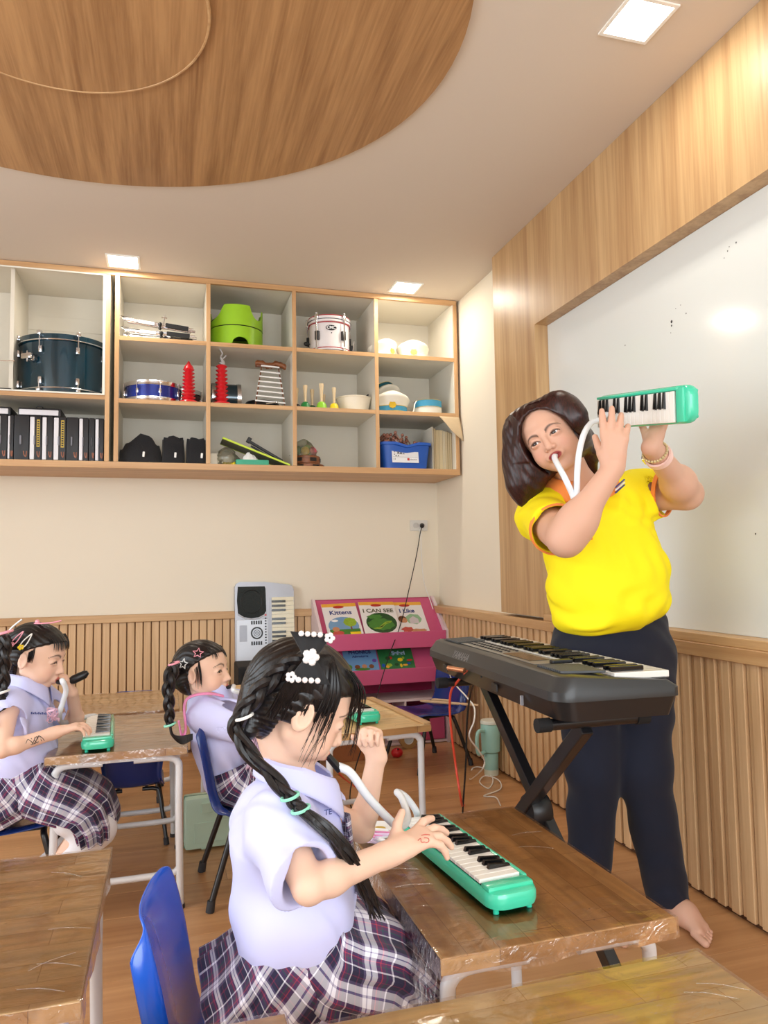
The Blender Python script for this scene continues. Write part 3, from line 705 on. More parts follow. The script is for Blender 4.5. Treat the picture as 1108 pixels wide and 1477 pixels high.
def flatcase(lab, x, y, z, w):
    t = thing('instrument_case', lab, 'case', (x, y, z), 0, 'upright cases on the left bottom shelf')
    B().box(0, w, 0, .24, 0, .045, .008).obj('case_body', M_case, t, True)
    B().box(.006, w-.012, -.006, .003, .004, .034, .004).obj('side_trim', M_casew, t, True)
    B().tube(bez([(w*.42, 0, .04), (w*.44, -.008, .05), (w*.56, -.008, .05), (w*.58, 0, .04)], 4), .003, 5).obj('handle_loop', M_blk, t)
flatcase('flat case with white edge lying on the left cases', -.985, CY+.04, Z1+.2465, .165)
flatcase('flat case with white edge lying on the middle cases', -.785, CY+.04, Z1+.2465, .215)

# bottom shelf: green board, bags, tissue box, bead toy
t = thing('drawing_board', 'lime edged dark board leaning across the bottom shelf', 'board', (.30, CY+.10, Z1+.005), 0, rot=(0, 0, 0))
M_bd = mat('slate_grey', (120, 124, 108), .6)
b = B().box(0, .42, 0, .20, 0, .006, .002); o = b.obj('board_panel', M_bd, t)
for (a0, a1, c0, c1) in ((0, .42, -.008, 0), (0, .42, .2, .208)): B().box(a0, a1, c0, c1, -.002, .009, .002).obj('edge_strip', mat('lime_edge', (200, 224, 60), .4), t)
t.location = (.690, CY+.235, Z1+.004); t.rotation_euler = (0, math.radians(-21), math.pi)
t = thing('folding_stand', 'black folded stand lying on the lime edged board', 'stand', (.57, CY+.19, Z1+.1))
b = B(); b.box(-.13, .11, -.012, .012, 0, .016, .004); b.obj('arm', M_blk, t); B().box(-.14, -.115, -.014, .014, -.004, .03, .004).obj('clamp', M_blk, t); B().box(-.10, .10, .02, .03, -.012, 0, .003).obj('lower_arm', M_blk, t)
t.rotation_euler = (0, math.radians(30), 0)
t = thing('wet_wipe_box', 'flat green box with crumpled white tissue on the bottom shelf', 'box', (.47, CY+.055, Z1))
B().box(-.095, .095, -.03, .03, 0, .034, .006).obj('box_body', mat('mint_dark', (60, 164, 132), .5), t, True)
b = B(); random.seed(3)
tp = [[random.uniform(-.014, .014) for _ in range(12)] for _ in range(8)]
b.grid(lambda u, v: (-.055+.085*u, -.02+.035*v, .035+.045*math.sin(math.pi*u)*math.sin(math.pi*v)*(1-.5*u)+tp[int(v*7)][int(u*11)]*math.sin(math.pi*v)), 12, 8); b.obj('tissue', M_wht, t, False)
t = thing('clear_bag', 'clear plastic bag with yellow toys in the left of the shelf', 'bag', (.325, CY+.09, Z1))
b = B(); random.seed(8); jj = [[random.uniform(.85, 1.1) for _ in range(14)] for _ in range(10)]
b.grid(lambda u, v: (.062*math.cos(2*math.pi*u)*jj[int(v*9)][int(u*13.9) % 14]*(math.sin(math.pi*min(.98, v*.9+.1))**.5), .05*math.sin(2*math.pi*u)*(math.sin(math.pi*min(.98, v*.9+.1))**.5), .001+.11*v), 14, 10, True); b.obj('film', mat('bag_film', (214, 212, 196), .15, trans=.85), t, True)
for q in range(5): B().ball((-.01+.017*(q % 4), -.02+.02*(q//4), .014), .012, 8).obj('toy_piece', M_yel, t, True)
tag(B().box(-.022, .022, -.05, .05, 0, .072, .003).obj('paper_box', M_pap3, None, loc=(.252, CY+.12, Z1)), 'small pale box beside the divider on the bottom shelf', 'box')
tag(B().tube(bez([(-.05, 0, .01), (-.03, 0, .06), (.03, 0, .075), (.08, 0, .03), (.1, .0, .004)], 6), .007, 8).obj('cloth_strap', mat('grey_cloth', (120, 118, 104), .8), None, True, loc=(.345, CY+.16, Z1)), 'grey strap curling under the lime edged board', 'strap')
# coloured bag on tambourine stack
for i, (z, r, h, lab) in enumerate(((0, .095, .022, 'brown wooden tambourine, lower of two on the bottom shelf'), (.028, .085, .05, 'brown wooden drum, upper of two on the bottom shelf'))):
    t = thing('tambourine', lab, 'tambourine', (.815-.012*i, CY+.12, Z1+z*.8), 0)
    B().lathe([(r-.008, 0), (r, .003), (r, h-.003), (r-.008, h)], 32).obj('frame_ring', M_brown, t, True)
    for q in range(6):
        a = math.radians(-90+20+60*q); o = B().box(-.022, .022, -.003, .001, -h*.22, h*.22, .001).obj('jingle_slot', M_blk, t); o.location = (r*math.cos(a), r*math.sin(a), h/2); o.rotation_euler = (0, 0, a+math.pi/2)
t = thing('bag_of_balls', 'clear bag of green, yellow and pink balls on the wooden drum', 'bag', (.79, CY+.12, Z1+.0735))
for q, (x, yy, z, mm) in enumerate(((-.04, -.02, .03, M_green), (.0, -.035, .026, M_yel), (.05, -.02, .03, mat('pink_plastic', (222, 84, 110), .4)), (.012, .03, .03, M_lg), (-.01, .02, .07, mat('pale_ball', (220, 226, 220), .4)))):
    B().ball((x, yy, z), .026, 10).obj('ball', mm, t, True)
b = B(); random.seed(12); jj = [[random.uniform(.9, 1.1) for _ in range(16)] for _ in range(10)]
b.grid(lambda u, v: (.085*math.cos(2*math.pi*u)*jj[int(v*9)][int(u*15.9) % 16]*(max(.02, math.cos(math.pi/2*v))**.6), .07*math.sin(2*math.pi*u)*(max(.02, math.cos(math.pi/2*v))**.6), .002+.105*v), 16, 10, True); b.obj('film', MATS['bag_film'], t, True)

# ------------------------------------------------------------------ desks
def block_wood(name, light, mid, dark, stain=.0, axis_long='X'):
    """edge-glued strips of rubberwood, worn"""
    m, N, L, b = new_mat(name)
    tc = N.new('ShaderNodeTexCoord'); oi = N.new('ShaderNodeObjectInfo')
    mp = N.new('ShaderNodeMapping')
    if axis_long == 'Y': mp.inputs['Rotation'].default_value = (0, 0, math.pi/2)
    L.new(tc.outputs['Object'], mp.inputs['Vector'])
    br = N.new('ShaderNodeTexBrick'); br.offset = .43; br.inputs['Scale'].default_value = 1
    br.inputs['Brick Width'].default_value = .26; br.inputs['Row Height'].default_value = .055; br.inputs['Mortar Size'].default_value = .0006
    br.inputs['Color1'].default_value = (*lin(light), 1); br.inputs['Color2'].default_value = (*lin(mid), 1); br.inputs['Mortar'].default_value = (*lin(dark), 1)
    L.new(mp.outputs[0], br.inputs['Vector'])
    mp2 = N.new('ShaderNodeMapping'); mp2.inputs['Scale'].default_value = (4, 60, 60); L.new(mp.outputs[0], mp2.inputs['Vector'])
    n1 = N.new('ShaderNodeTexNoise'); n1.inputs['Scale'].default_value = 1; n1.inputs['Detail'].default_value = 5; L.new(mp2.outputs[0], n1.inputs['Vector'])
    r1 = N.new('ShaderNodeMapRange'); r1.inputs[1].default_value = .3; r1.inputs[2].default_value = .7; r1.inputs[3].default_value = .76; r1.inputs[4].default_value = 1.1; L.new(n1.outputs['Fac'], r1.inputs[0])
    mx = N.new('ShaderNodeMix'); mx.data_type = 'RGBA'; mx.blend_type = 'MULTIPLY'; mx.inputs[0].default_value = 1
    L.new(br.outputs['Color'], mx.inputs[6]); L.new(r1.outputs[0], mx.inputs[7])
    n2 = N.new('ShaderNodeTexNoise'); n2.inputs['Scale'].default_value = 7; n2.inputs['Detail'].default_value = 6; n2.inputs['Distortion'].default_value = 1.5; L.new(tc.outputs['Object'], n2.inputs['Vector'])
    r2 = N.new('ShaderNodeMapRange'); r2.inputs[1].default_value = .5; r2.inputs[2].default_value = .72; r2.inputs[3].default_value = 0; r2.inputs[4].default_value = .75; L.new(n2.outputs['Fac'], r2.inputs[0])
    mx2 = N.new('ShaderNodeMix'); mx2.data_type = 'RGBA'; mx2.inputs[7].default_value = (*lin(dark), 1)
    L.new(r2.outputs[0], mx2.inputs[0]); L.new(mx.outputs[2], mx2.inputs[6])
    n3 = N.new('ShaderNodeTexNoise'); n3.inputs['Scale'].default_value = 60; n3.inputs['Detail'].default_value = 2; L.new(tc.outputs['Object'], n3.inputs['Vector'])
    r3 = N.new('ShaderNodeMapRange'); r3.inputs[1].default_value = .72; r3.inputs[2].default_value = .78; r3.inputs[3].default_value = 0; r3.inputs[4].default_value = .7; L.new(n3.outputs['Fac'], r3.inputs[0])
    mx3 = N.new('ShaderNodeMix'); mx3.data_type = 'RGBA'; mx3.inputs[7].default_value = (*lin((70, 44, 28)), 1)
    L.new(r3.outputs[0], mx3.inputs[0]); L.new(mx2.outputs[2], mx3.inputs[6])
    L.new(mx3.outputs[2], b.inputs['Base Color']); setp(b, Roughness=.5)
    return m
M_desk = block_wood('desk_wood_worn', (228, 192, 138), (198, 154, 100), (156, 112, 70))
M_desk_f = block_wood('desk_wood_front', (216, 170, 112), (188, 140, 84), (154, 108, 62), axis_long='Y')
M_desk_y = block_wood('desk_wood_yellow', (240, 214, 160), (226, 190, 122), (204, 158, 90), axis_long='X')
M_desk_p = block_wood('desk_wood_pale', (238, 208, 158), (220, 182, 126), (190, 146, 96))
M_desk_e = block_wood('desk_wood_edge', (206, 164, 108), (168, 118, 66), (104, 66, 36))
# clear wrap over the tops: mostly see-through with a glossy skin
def film(name, base, tint=(1, 1, 1), bump=.35, sc=9):
    m, N, L, b = new_mat(name); N.remove(b); out = N['Material Output']
    tr = N.new('ShaderNodeBsdfTransparent'); tr.inputs[0].default_value = (*tint, 1)
    gl = N.new('ShaderNodeBsdfGlossy'); gl.inputs['Roughness'].default_value = .07; gl.inputs['Color'].default_value = (1, 1, 1, 1)
    fr = N.new('ShaderNodeFresnel'); fr.inputs['IOR'].default_value = 1.45
    ad = N.new('ShaderNodeMath'); ad.operation = 'ADD'; ad.inputs[1].default_value = base; ad.use_clamp = True
    tc = N.new('ShaderNodeTexCoord'); mp = N.new('ShaderNodeMapping'); mp.inputs['Scale'].default_value = (1, 2.2, 1); L.new(tc.outputs['Object'], mp.inputs['Vector'])
    no = N.new('ShaderNodeTexNoise'); no.inputs['Scale'].default_value = sc; no.inputs['Detail'].default_value = 5; no.inputs['Distortion'].default_value = 2.0; L.new(mp.outputs[0], no.inputs['Vector'])
    bp = N.new('ShaderNodeBump'); bp.inputs['Strength'].default_value = bump; bp.inputs['Distance'].default_value = .004
    L.new(no.outputs['Fac'], bp.inputs['Height']); L.new(bp.outputs[0], gl.inputs['Normal'])
    L.new(fr.outputs[0], ad.inputs[0]); mx = N.new('ShaderNodeMixShader')
    L.new(ad.outputs[0], mx.inputs[0]); L.new(tr.outputs[0], mx.inputs[1]); L.new(gl.outputs[0], mx.inputs[2]); L.new(mx.outputs[0], out.inputs[0]); return m
M_film = film('clear_plastic_film', .03)
M_film_r = film('wrinkled_plastic_film', .12, (.93, .92, .93), 1.0, 30)
M_steel = mat('white_steel', (222, 222, 224), .35, coat=.3, var=.03)
M_rub = mat('grey_rubber', (50, 50, 54), .7)
HD = .53
def desk(lab, x0, y0, x1, y1, top=None, rz=0, wrap=True, groove=False, drape=None, leg_rz=0):
    """desk occupying x0..x1, y0..y1 in its own frame (metres), top at HD"""
    cx, cy = (x0+x1)/2, (y0+y1)/2; hx, hy = abs(x1-x0)/2, abs(y1-y0)/2
    t = thing('school_desk', lab, 'desk', (cx, cy, 0), rz, 'small wooden school desks')
    tp = B().box(-hx, hx, -hy, hy, HD-.026, HD, .003).obj('tabletop', top or M_desk, t)
    for s_, (a, c) in enumerate(((-hx, -hx+.03), (hx-.03, hx))):
        if groove: B().box(a, c, -hy, hy, HD+.0004, HD+.009, .003).obj('edge_batten', M_oak_y, t)
    b = B()
    for (a0, a1, c0, c1) in ((-hx-.001, hx+.001, -hy-.001, -hy), (-hx-.001, hx+.001, hy, hy+.001), (-hx-.001, -hx, -hy, hy), (hx, hx+.001, -hy, hy)): b.box(a0, a1, c0, c1, HD-.024, HD-.002)
    b.obj('edge_band', M_desk_e, t)
    if wrap:
        b = B(); e = .003
        nx, ny = 26, 34; random.seed(int(abs(cx*97+cy*31)*10))
        def fn(u, v):
            x = (u-.5)*2*(hx+e); y_ = (v-.5)*2*(hy+e); z = HD+.0016
            return (x, y_, z+.0009*math.sin(31*u+7*v)*math.sin(17*v+5*u))
        b.grid(fn, nx, ny)
        b.obj('plastic_cover', M_film, t, True)
        b = B()
        def rim(u, v):
            k = u*4; i = int(k) % 4; f = k-int(k)
            C = [(-hx-e, -hy-e), (hx+e, -hy-e), (hx+e, hy+e), (-hx-e, hy+e)]; p, q = C[i], C[(i+1) % 4]
            x = p[0]+(q[0]-p[0])*f; y_ = p[1]+(q[1]-p[1])*f; w = .0025*math.sin(60*u)+.0015*math.sin(140*u+2)
            o = 1+.004*v
            return (x*o+w*v*(abs(x)/hx), y_*o+w*v*(abs(y_)/hy), HD+.0016-.033*v+.003*math.sin(50*u)*v)
        b.grid(rim, 96, 4, True); b.obj('plastic_edge', M_film_r, t, True)
        # corner folds and tape-like creases
        for k in range(5):
            px, py = random.choice([-1, 1])*(hx-.02-.05*random.random()), random.uniform(-hy*.9, hy*.9)
            o = B().tube(bez([(-.04, 0, 0), (-.01, .003, .0008), (.03, -.002, 0)], 4), .0009, 5, flat=(1, .4)).obj('crease', M_film_r, t); o.location = (px, py, HD+.003); o.rotation_euler = (0, 0, random.uniform(-.6, .6))
    if drape:
        b = B()
        def dr_(u, v):
            y_ = -hy*1.02+2*hy*1.0*u*.82; d = .13*(1-.45*u)*v
            return (-hx-.004-.020*math.sin(v*1.6)*(1+.5*math.sin(9*u)) + .006*math.sin(22*u+3*v)*v, y_, HD-.0-d)
        b.grid(dr_, 30, 12); b.obj('hanging_plastic', M_film_r, t, True)
    lx, ly = hx-.024, hy-.04
    for sx in (-1, 1):
        for sy in (-1, 1):
            b = B(); b.tube(bez([(sx*lx*.25, sy*ly, HD-.040), (sx*lx*.70, sy*ly, HD-.039), (sx*(lx-.022), sy*ly, HD-.043), (sx*(lx-.004), sy*ly, HD-.058), (sx*lx, sy*ly, HD-.085), (sx*lx, sy*(ly+.002), .3), (sx*(lx+.006), sy*(ly+.004), .006)], 5), .0125, 10)
            o = b.obj('leg', M_steel, t, True); B().cyl((sx*(lx+.006), sy*(ly+.004), 0), (sx*(lx+.006), sy*(ly+.004), .014), .0145).obj('rubber_foot', M_rub, o, True)
    for sy in (-1, 1):
        b = B(); b.tube(bez([(-lx, sy*ly, .125), (-lx+.03, sy*ly, .113), (0, sy*ly, .11), (lx-.03, sy*ly, .113), (lx, sy*ly, .125)], 5), .011, 10); b.obj('rung', M_steel, t, True)
        B().box(-lx*.8, lx*.8, sy*ly-.012, sy*ly+.012, HD-.0405, HD-.027).obj('top_bracket', M_steel, t)
    for sx in (-1, 1): B().cyl((sx*lx*.5, -ly, HD-.042), (sx*lx*.5, ly, HD-.042), .009).obj('top_rail', M_steel, t, True)
    return t
dF = desk('worn brown desk under the front melodica, clear plastic hanging at its left side', .393, 1.085, .808, 1.676, M_desk_f, rz=.5, drape=True)
dA = desk('plastic wrapped wooden desk with white legs in front of the left girl', -.370, 2.585, .062, 3.20, M_desk)
dB = desk('plastic covered desk behind the left girl\'s desk, next to the slatted wall', -.42, 3.27, .045, 3.80, M_desk_p)
dC = desk('unwrapped pale desk with raised wooden edge strips near the keyboard stand', .50, 2.60, .905, 3.19, M_desk_p, rz=6, wrap=False, groove=True)
dG = desk('pale desk standing in front of the black amplifier', .15, 3.27, .60, 3.82, M_desk_p, wrap=False)
dD = desk('scratched plastic wrapped desk at the bottom left corner', -.540, 1.135, -.113, 1.712, M_desk_p, rz=0)
dE = desk('yellowish stained desk along the bottom right edge', .165, .585, .775, .985, M_desk_y, rz=.5)
dH = desk('desk corner showing below the front girl\'s chair', -.47, .63, .150, 1.022, M_desk_p)

# ------------------------------------------------------------------ blue plastic chairs
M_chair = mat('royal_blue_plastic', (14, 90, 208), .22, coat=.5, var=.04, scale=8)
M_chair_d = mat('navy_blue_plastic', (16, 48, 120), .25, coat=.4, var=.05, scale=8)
M_blk_st = mat('black_steel', (20, 20, 24), .35, coat=.3)
def chair(lab, loc, rz, mt, s=1.0, arms=False):
    t = thing('school_chair', lab, 'chair', loc, rz, 'small blue plastic school chairs'); t.scale = (s, s, s)
    path = bez([(.175, .262), (.165, .290), (.11, .300), (0, .288), (-.10, .288), (-.150, .306), (-.172, .36), (-.186, .43), (-.202, .51), (-.222, .585), (-.236, .606)], 4)
    path = [(p[0], p[1]) for p in [(q.x, q.y) for q in [Vector((a[0], a[1], 0)) if not isinstance(a, Vector) else a for a in path]]]
    n = len(path)
    def wid(v):
        if v < .08: return .150+.013*math.sin(v/.08*math.pi/2)
        if v < .5: return .163
        if v < .62: return .163-.018*math.sin((v-.5)/.12*math.pi/2)
        if v < .84: return .145+.014*math.sin((v-.62)/.22*math.pi/2)
        return .159-.012*((v-.84)/.16)**2
    def fn(u, v):
        ve = v-.13*abs((u-.5)*2)**3.2*min(1, max(0, (v-.72)/.28))
        k = ve*(n-1); i = min(int(k), n-2); f = k-i
        x = path[i][0]*(1-f)+path[i+1][0]*f; z = path[i][1]*(1-f)+path[i+1][1]*f
        dx, dz = path[i+1][0]-path[i][0], path[i+1][1]-path[i][1]; l = math.hypot(dx, dz) or 1; nx, nz = dz/l, -dx/l   # inward normal (towards sitter)
        a = (u-.5)*2; w = wid(v); e = abs(a)
        cup = .022*e**2*(1 if v > .45 else .5)
        rim = -.028*max(0, (e-.84)/.16)**1.5*min(1, max(0, (v-.42)/.12)) - .010*max(0, (e-.88)/.12)**1.5
        off = cup+rim
        return (x+nx*off, a*w, z+nz*off)
    b = B(); b.grid(fn, 27, 45)
    o = b.obj('seat_shell', mt, t, True, ang=180); sm = o.modifiers.new('thick', 'SOLIDIFY'); sm.thickness = .005; sm.offset = 0
    sb = o.modifiers.new('smooth', 'SUBSURF'); sb.levels = 1; sb.render_levels = 1
    for sx, xx, xf in ((1, .09, .165), (-1, -.10, -.185)):
        for sy in (-1, 1):
            l = B(); l.tube(bez([(xx, sy*.05, .272), (xx, sy*.115, .268), (xx+.01*sx, sy*.138, .235), (xf, sy*.172, .012)], 6), .0105, 10)
            lo = l.obj('leg', M_blk_st, t, True)
            B().tube([(xf-.005*sx, sy*.169, .035), (xf, sy*.172, .0)], [.0135, .0145], 10).obj('rubber_foot', M_rub, lo, True)
    for sy in (-1, 1): B().cyl((-.10, sy*.07, .272), (.09, sy*.07, .272), .009).obj('seat_rail', M_blk_st, t, True)
    return t
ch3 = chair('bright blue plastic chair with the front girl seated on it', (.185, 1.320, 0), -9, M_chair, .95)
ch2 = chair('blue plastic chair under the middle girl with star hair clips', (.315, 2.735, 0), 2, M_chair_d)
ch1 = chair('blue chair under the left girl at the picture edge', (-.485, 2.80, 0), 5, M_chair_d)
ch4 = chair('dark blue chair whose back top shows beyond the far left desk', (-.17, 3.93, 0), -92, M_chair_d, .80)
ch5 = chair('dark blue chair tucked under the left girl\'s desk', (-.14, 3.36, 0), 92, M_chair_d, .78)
ch6 = chair('empty dark blue chair with drumsticks by the pink book rack', (1.40, 4.02, 0), 196, M_chair_d)
for i, (p, q) in enumerate((((1.388, 4.050, 0.452), (1.467, 3.980, 0.435)), ((1.525, 3.920, 0.375), (1.612, 3.800, 0.360)))):
    pass
M_stick = wood('drumstick_wood', (224, 190, 150), (206, 166, 122), 'Y', 3, .5)
for i, (a, c, lab) in enumerate((((1.407, 4.120, 0.445), (1.658, 3.860, 0.339), 'pale wooden drumstick lying across the empty blue chair'), ((1.483, 4.140, 0.422), (1.620, 3.990, 0.361), 'second shorter drumstick beside the first on the empty chair'))):
    a, c = Vector(a), Vector(c); z0 = .312
    B_ = B(); d = c-a; a2 = Vector((a.x, a.y, .330)); c2 = Vector((c.x, c.y, .334))
    B_.tube([a2, a2.lerp(c2, .1), a2.lerp(c2, .9), c2], [.005, .008, .0075, .006], 8)
    o = B_.obj('drumstick', M_stick, None, True); tag(o, lab, 'drumstick', 'drumsticks on the chair')

# ------------------------------------------------------------------ pink book display rack
M_pink = mat('rack_pink', (208, 88, 132), .45, var=.03); M_pinkd = mat('rack_magenta', (176, 30, 84), .5, var=.04)
M_rackw = mat('rack_side_pale', (232, 214, 218), .45)
rk = thing('book_rack', 'pink sloping book display rack in the room corner', 'book rack', (1.30, 4.50, 0))
x0, x1 = -.405, .405; yb, yf = .235, -.06
def side(x):   # side panel outline in y,z
    P = [(yb, 0), (yf, 0), (yf, .30), (yf, .66), (yf+.0, .70), (yb-.03, .905), (yb, .905)]
    b = B(); b.prism([(p[0], p[1]) for p in P], -.009, .009)
    o = b.obj('side_panel', M_rackw, rk); o.matrix_local = Matrix.Translation((x, 0, 0)) @ Matrix(((0, 0, 1, 0), (1, 0, 0, 0), (0, 1, 0, 0), (0, 0, 0, 1)))
side(x0); side(x1)
B().box(x0+.01, x1-.01, yb-.01, yb, 0, .9).obj('back_panel', M_pinkd, rk)
def slope(z0, y0_, z1, y1_, nm='sloped_shelf'):
    b = B(); t_ = .008; b.add([(x0+.01, y0_, z0), (x1-.01, y0_, z0), (x1-.01, y1_, z1), (x0+.01, y1_, z1), (x0+.01, y0_+.004, z0-t_), (x1-.01, y0_+.004, z0-t_), (x1-.01, y1_+.004, z1-t_), (x0+.01, y1_+.004, z1-t_)],
          [(0, 1, 2, 3), (7, 6, 5, 4), (0, 4, 5, 1), (1, 5, 6, 2), (2, 6, 7, 3), (3, 7, 4, 0)]); return b.obj(nm, M_pink, rk)
slope(.665, yf+.02, .895, yb-.02)
B().box(x0+.0095, x1-.0095, yf-.006, yf+.006, .60, .70, .002).obj('front_lip', M_pink, rk)
slope(.465, yf+.02, .60, yf+.15)
B().box(x0+.0095, x1-.0095, yf-.006, yf+.006, .385, .475, .002).obj('front_lip', M_pink, rk)
B().box(x0+.01, x1-.01, yf+.005, yb-.011, .27, .285).obj('bottom_shelf', M_rackw, rk)
B().box(x0+.01, x1-.01, yf+.02, yb-.011, .004, .018).obj('floor_board', M_rackw, rk)
for x in (.12,): B().box(x-.006, x+.006, yf+.005, yb-.012, .018, .27).obj('divider', M_rackw, rk)
B().box(.14, .385, yf+.02, yb-.03, .02, .20, .01).obj('pink_bin', M_pink, rk)
# books on the rack
def flatshape(parent, pts, y, mt, name='printed_shape', z=0):
    """print on a cover: outline in the cover's x,z"""
    b = B(); b.prism(pts, 0, .0003); o = b.obj(name, mt, parent); o.location = (0, y, 0); o.rotation_euler = (math.radians(90), 0, 0); return o
def ell(cx, cz, rx, rz_, n=20, wob=0): return [(cx+rx*math.cos(2*math.pi*k/n)*(1+wob*math.sin(3.7*k)), cz+rz_*math.sin(2*math.pi*k/n)*(1+wob*math.cos(2.9*k))) for k in range(n)]
def rect(a, b_, c, d): return [(a, c), (b_, c), (b_, d), (a, d)]
def book(lab, w, h, mt, x, y, z, lean, rz=0, ry=0, grp='picture books on the pink rack'):
    t = thing('picture_book', lab, 'book', (x, y, z), 0, grp, rot=(math.radians(-lean), math.radians(ry), math.radians(rz)))
    B().box(-w/2, w/2, -.0005, .0008, 0, h).obj('front_cover', mt, t)
    o = B().box(-w/2+.002, w/2-.002, .0009, .005, .002, h-.002).obj('pages', M_pap3, t); B().box(-w/2, w/2, .0051, .006, 0, h).obj('back_cover', mt, t)
    return t
M_cov = mat('cover_white', (240, 236, 236), .35, coat=.3, var=.01); M_orange = mat('cover_orange', (240, 176, 60), .4); M_ov = mat('cover_red_oval', (190, 50, 40), .4)
M_navy = mat('navy_ink', (50, 66, 130), .5); M_sky = mat('print_sky', (120, 160, 200), .5); M_gr = mat('print_green', (70, 130, 50), .5, var=.25, scale=40); M_gr2 = mat('print_leaf', (150, 180, 50), .5, var=.3, scale=60); M_gr3 = mat('print_dark_green', (34, 78, 36), .5, var=.3, scale=50)
M_olive = mat('print_olive_ink', (90, 90, 66), .5); M_tan = mat('print_tan', (200, 140, 100), .5, var=.2, scale=50); M_redp = mat('print_red', (200, 80, 70), .5, var=.2, scale=60)
LEAN = math.degrees(math.atan2(yb-.02-(yf+.02), .895-.665))
BYK, BZK = 4.50+yf+.006, .70-.03
def series(lab, x, rz_=0, ry=0, dy=0, w=.235, h=.30, dz=0):
    t = book(lab, w, h, M_cov, x, BYK-.004-dy, BZK+dz+.02, -0, rz_, ry)
    t.rotation_euler = (math.radians(-(90-34)), math.radians(0), math.radians(rz_)); return t
# local frame of a cover: x across, z up the cover; lean back onto the slope
def put_print(t, w, h, title, tmat, size):
    flatshape(t, rect(-w/2, w/2, h-.030, h-.0005), -.0006, M_orange, 'orange_band')
    o = flatshape(t, ell(-.005, h-.032, .036, .012), -.0010, M_ov, 'red_oval')
    text(title, size, tmat, t, (-.0, -.0012, h-.082), (math.radians(90), 0, 0), bold=.0012)
lean = 48
def rackbook(lab, x, title, tmat, size, dy, ry=0, dz=0, w=.225):
    h = .285
    t = book(lab, w, h, M_cov, x, 4.50+yf+.020+dy*.8, .674+dz+.012-dy*.2, -lean*-1, 0, 0); t.rotation_euler = (math.radians(-lean), 0, 0)
    if ry: t.rotation_euler = (Matrix.Rotation(math.radians(-lean), 3, 'X') @ Matrix.Rotation(math.radians(ry), 3, 'Y')).to_euler()
    put_print(t, w, h, title, tmat, size); return t
b1 = rackbook('picture book titled Kittens, left on the upper rack tier', 1.055, 'Kittens', M_navy, .050, .006, -1)
flatshape(b1, ell(.0, .088, .098, .078), -.0006, M_sky); flatshape(b1, rect(-.095, .098, .012, .060), -.0009, M_gr); flatshape(b1, ell(.045, .118, .042, .038, 18, .06), -.0012, M_gr2, 'tree_crown'); flatshape(b1, rect(.040, .050, .055, .09), -.0011, M_brown)
flatshape(b1, ell(-.05, .135, .022, .010), -.0010, M_lt, 'cloud'); flatshape(b1, ell(-.055, .062, .022, .020), -.0013, M_tan, 'child_head'); flatshape(b1, ell(-.045, .03, .036, .018), -.0012, M_redp); flatshape(b1, rect(.03, .098, .012, .035), -.0011, M_yel)
b2 = rackbook('picture book titled I can see with a frog, middle of the upper tier', 1.292, 'I CAN SEE', M_olive, .046, .0, 1.5, .003, .235)
flatshape(b2, ell(.005, .098, .10, .088), -.0006, M_gr3); flatshape(b2, ell(.0, .085, .085, .05, 20, .1), -.0009, M_gr); flatshape(b2, [(-.06, .05), (-.02, .06), (.03, .105), (.075, .11), (.06, .095), (.035, .088), (-.01, .045)], -.0012, M_gr2, 'frog'); flatshape(b2, [(-.03, .055), (.0, .07), (.04, .10), (.07, .105), (.03, .092), (.0, .06)], -.0014, M_blk, 'frog_stripe'); flatshape(b2, ell(-.03, .15, .05, .02, 14, .2), -.001, M_gr)
b3 = rackbook('picture book ending in Like, right on the upper rack tier', 1.492, 'I Like', M_navy, .048, .014, 1, -.002)
flatshape(b3, ell(.03, .13, .055, .045, 14, .1), -.0006, mat('print_pale_green', (150, 190, 150), .5)); flatshape(b3, [(0, .09), (.06, .09), (.06, .13), (.03, .155), (0, .13)], -.0009, mat('print_house', (210, 200, 206), .5)); flatshape(b3, ell(-.045, .13, .028, .03), -.0009, M_brown, 'hair'); flatshape(b3, ell(-.035, .12, .02, .022), -.0012, M_tan); flatshape(b3, ell(.04, .03, .06, .014, 14, .2), -.0009, M_tan); flatshape(b3, ell(-.03, .04, .04, .022, 14, .2), -.0009, M_redp); flatshape(b3, rect(-.09, .1, .002, .012), -.0009, M_gr2)
def lowbook(lab, x, w, mt, ry=0):
    h = .165; t = book(lab, w, h, mt, x, 4.50+yf+.022, .470, 0); t.rotation_euler = (math.radians(-40), 0, 0); return t
M_pb = mat('cover_sky_blue', (110, 158, 206), .35, coat=.3, var=.08, scale=8); M_pg = mat('cover_jungle_green', (44, 120, 66), .35, coat=.3, var=.4, scale=30)
b4 = lowbook('blue phonics adventures book on the lower rack tier', 1.155, .215, M_pb)
text('PHONICS', .034, M_navy, b4, (0, -.0014, .135), (math.radians(90), 0, 0), bold=.0012); text('Adventures', .022, M_navy, b4, (.0, -.0014, .105), (math.radians(90), 0, 0), bold=.0008)
for (x, z, r, mm) in ((-.085, .03, .022, M_gr), (-.03, .03, .017, M_brown), (.015, .032, .016, M_tan), (.06, .03, .016, M_brown), (.085, .07, .014, mat('print_purple', (110, 70, 160), .5)), (-.0, .012, .05, M_gr)): flatshape(b4, ell(x, z, r, r*.9 if z > .02 else .01), -.0009, mm)
b5 = lowbook('green jungle safari picture book on the lower rack tier', 1.385, .225, M_pg)
text('Safari', .040, mat('title_blue_white', (170, 200, 226), .4), b5, (.02, -.0014, .115), (math.radians(90), 0, 0), bold=.002)
random.seed(5)
for k in range(12): flatshape(b5, ell(random.uniform(-.095, .095), random.uniform(.015, .085), random.uniform(.008, .02), random.uniform(.006, .014), 12, .1), -.0009-.0001*k, [M_yel, M_gr2, M_ov, M_gr3, M_blue_b, M_orange][k % 6])
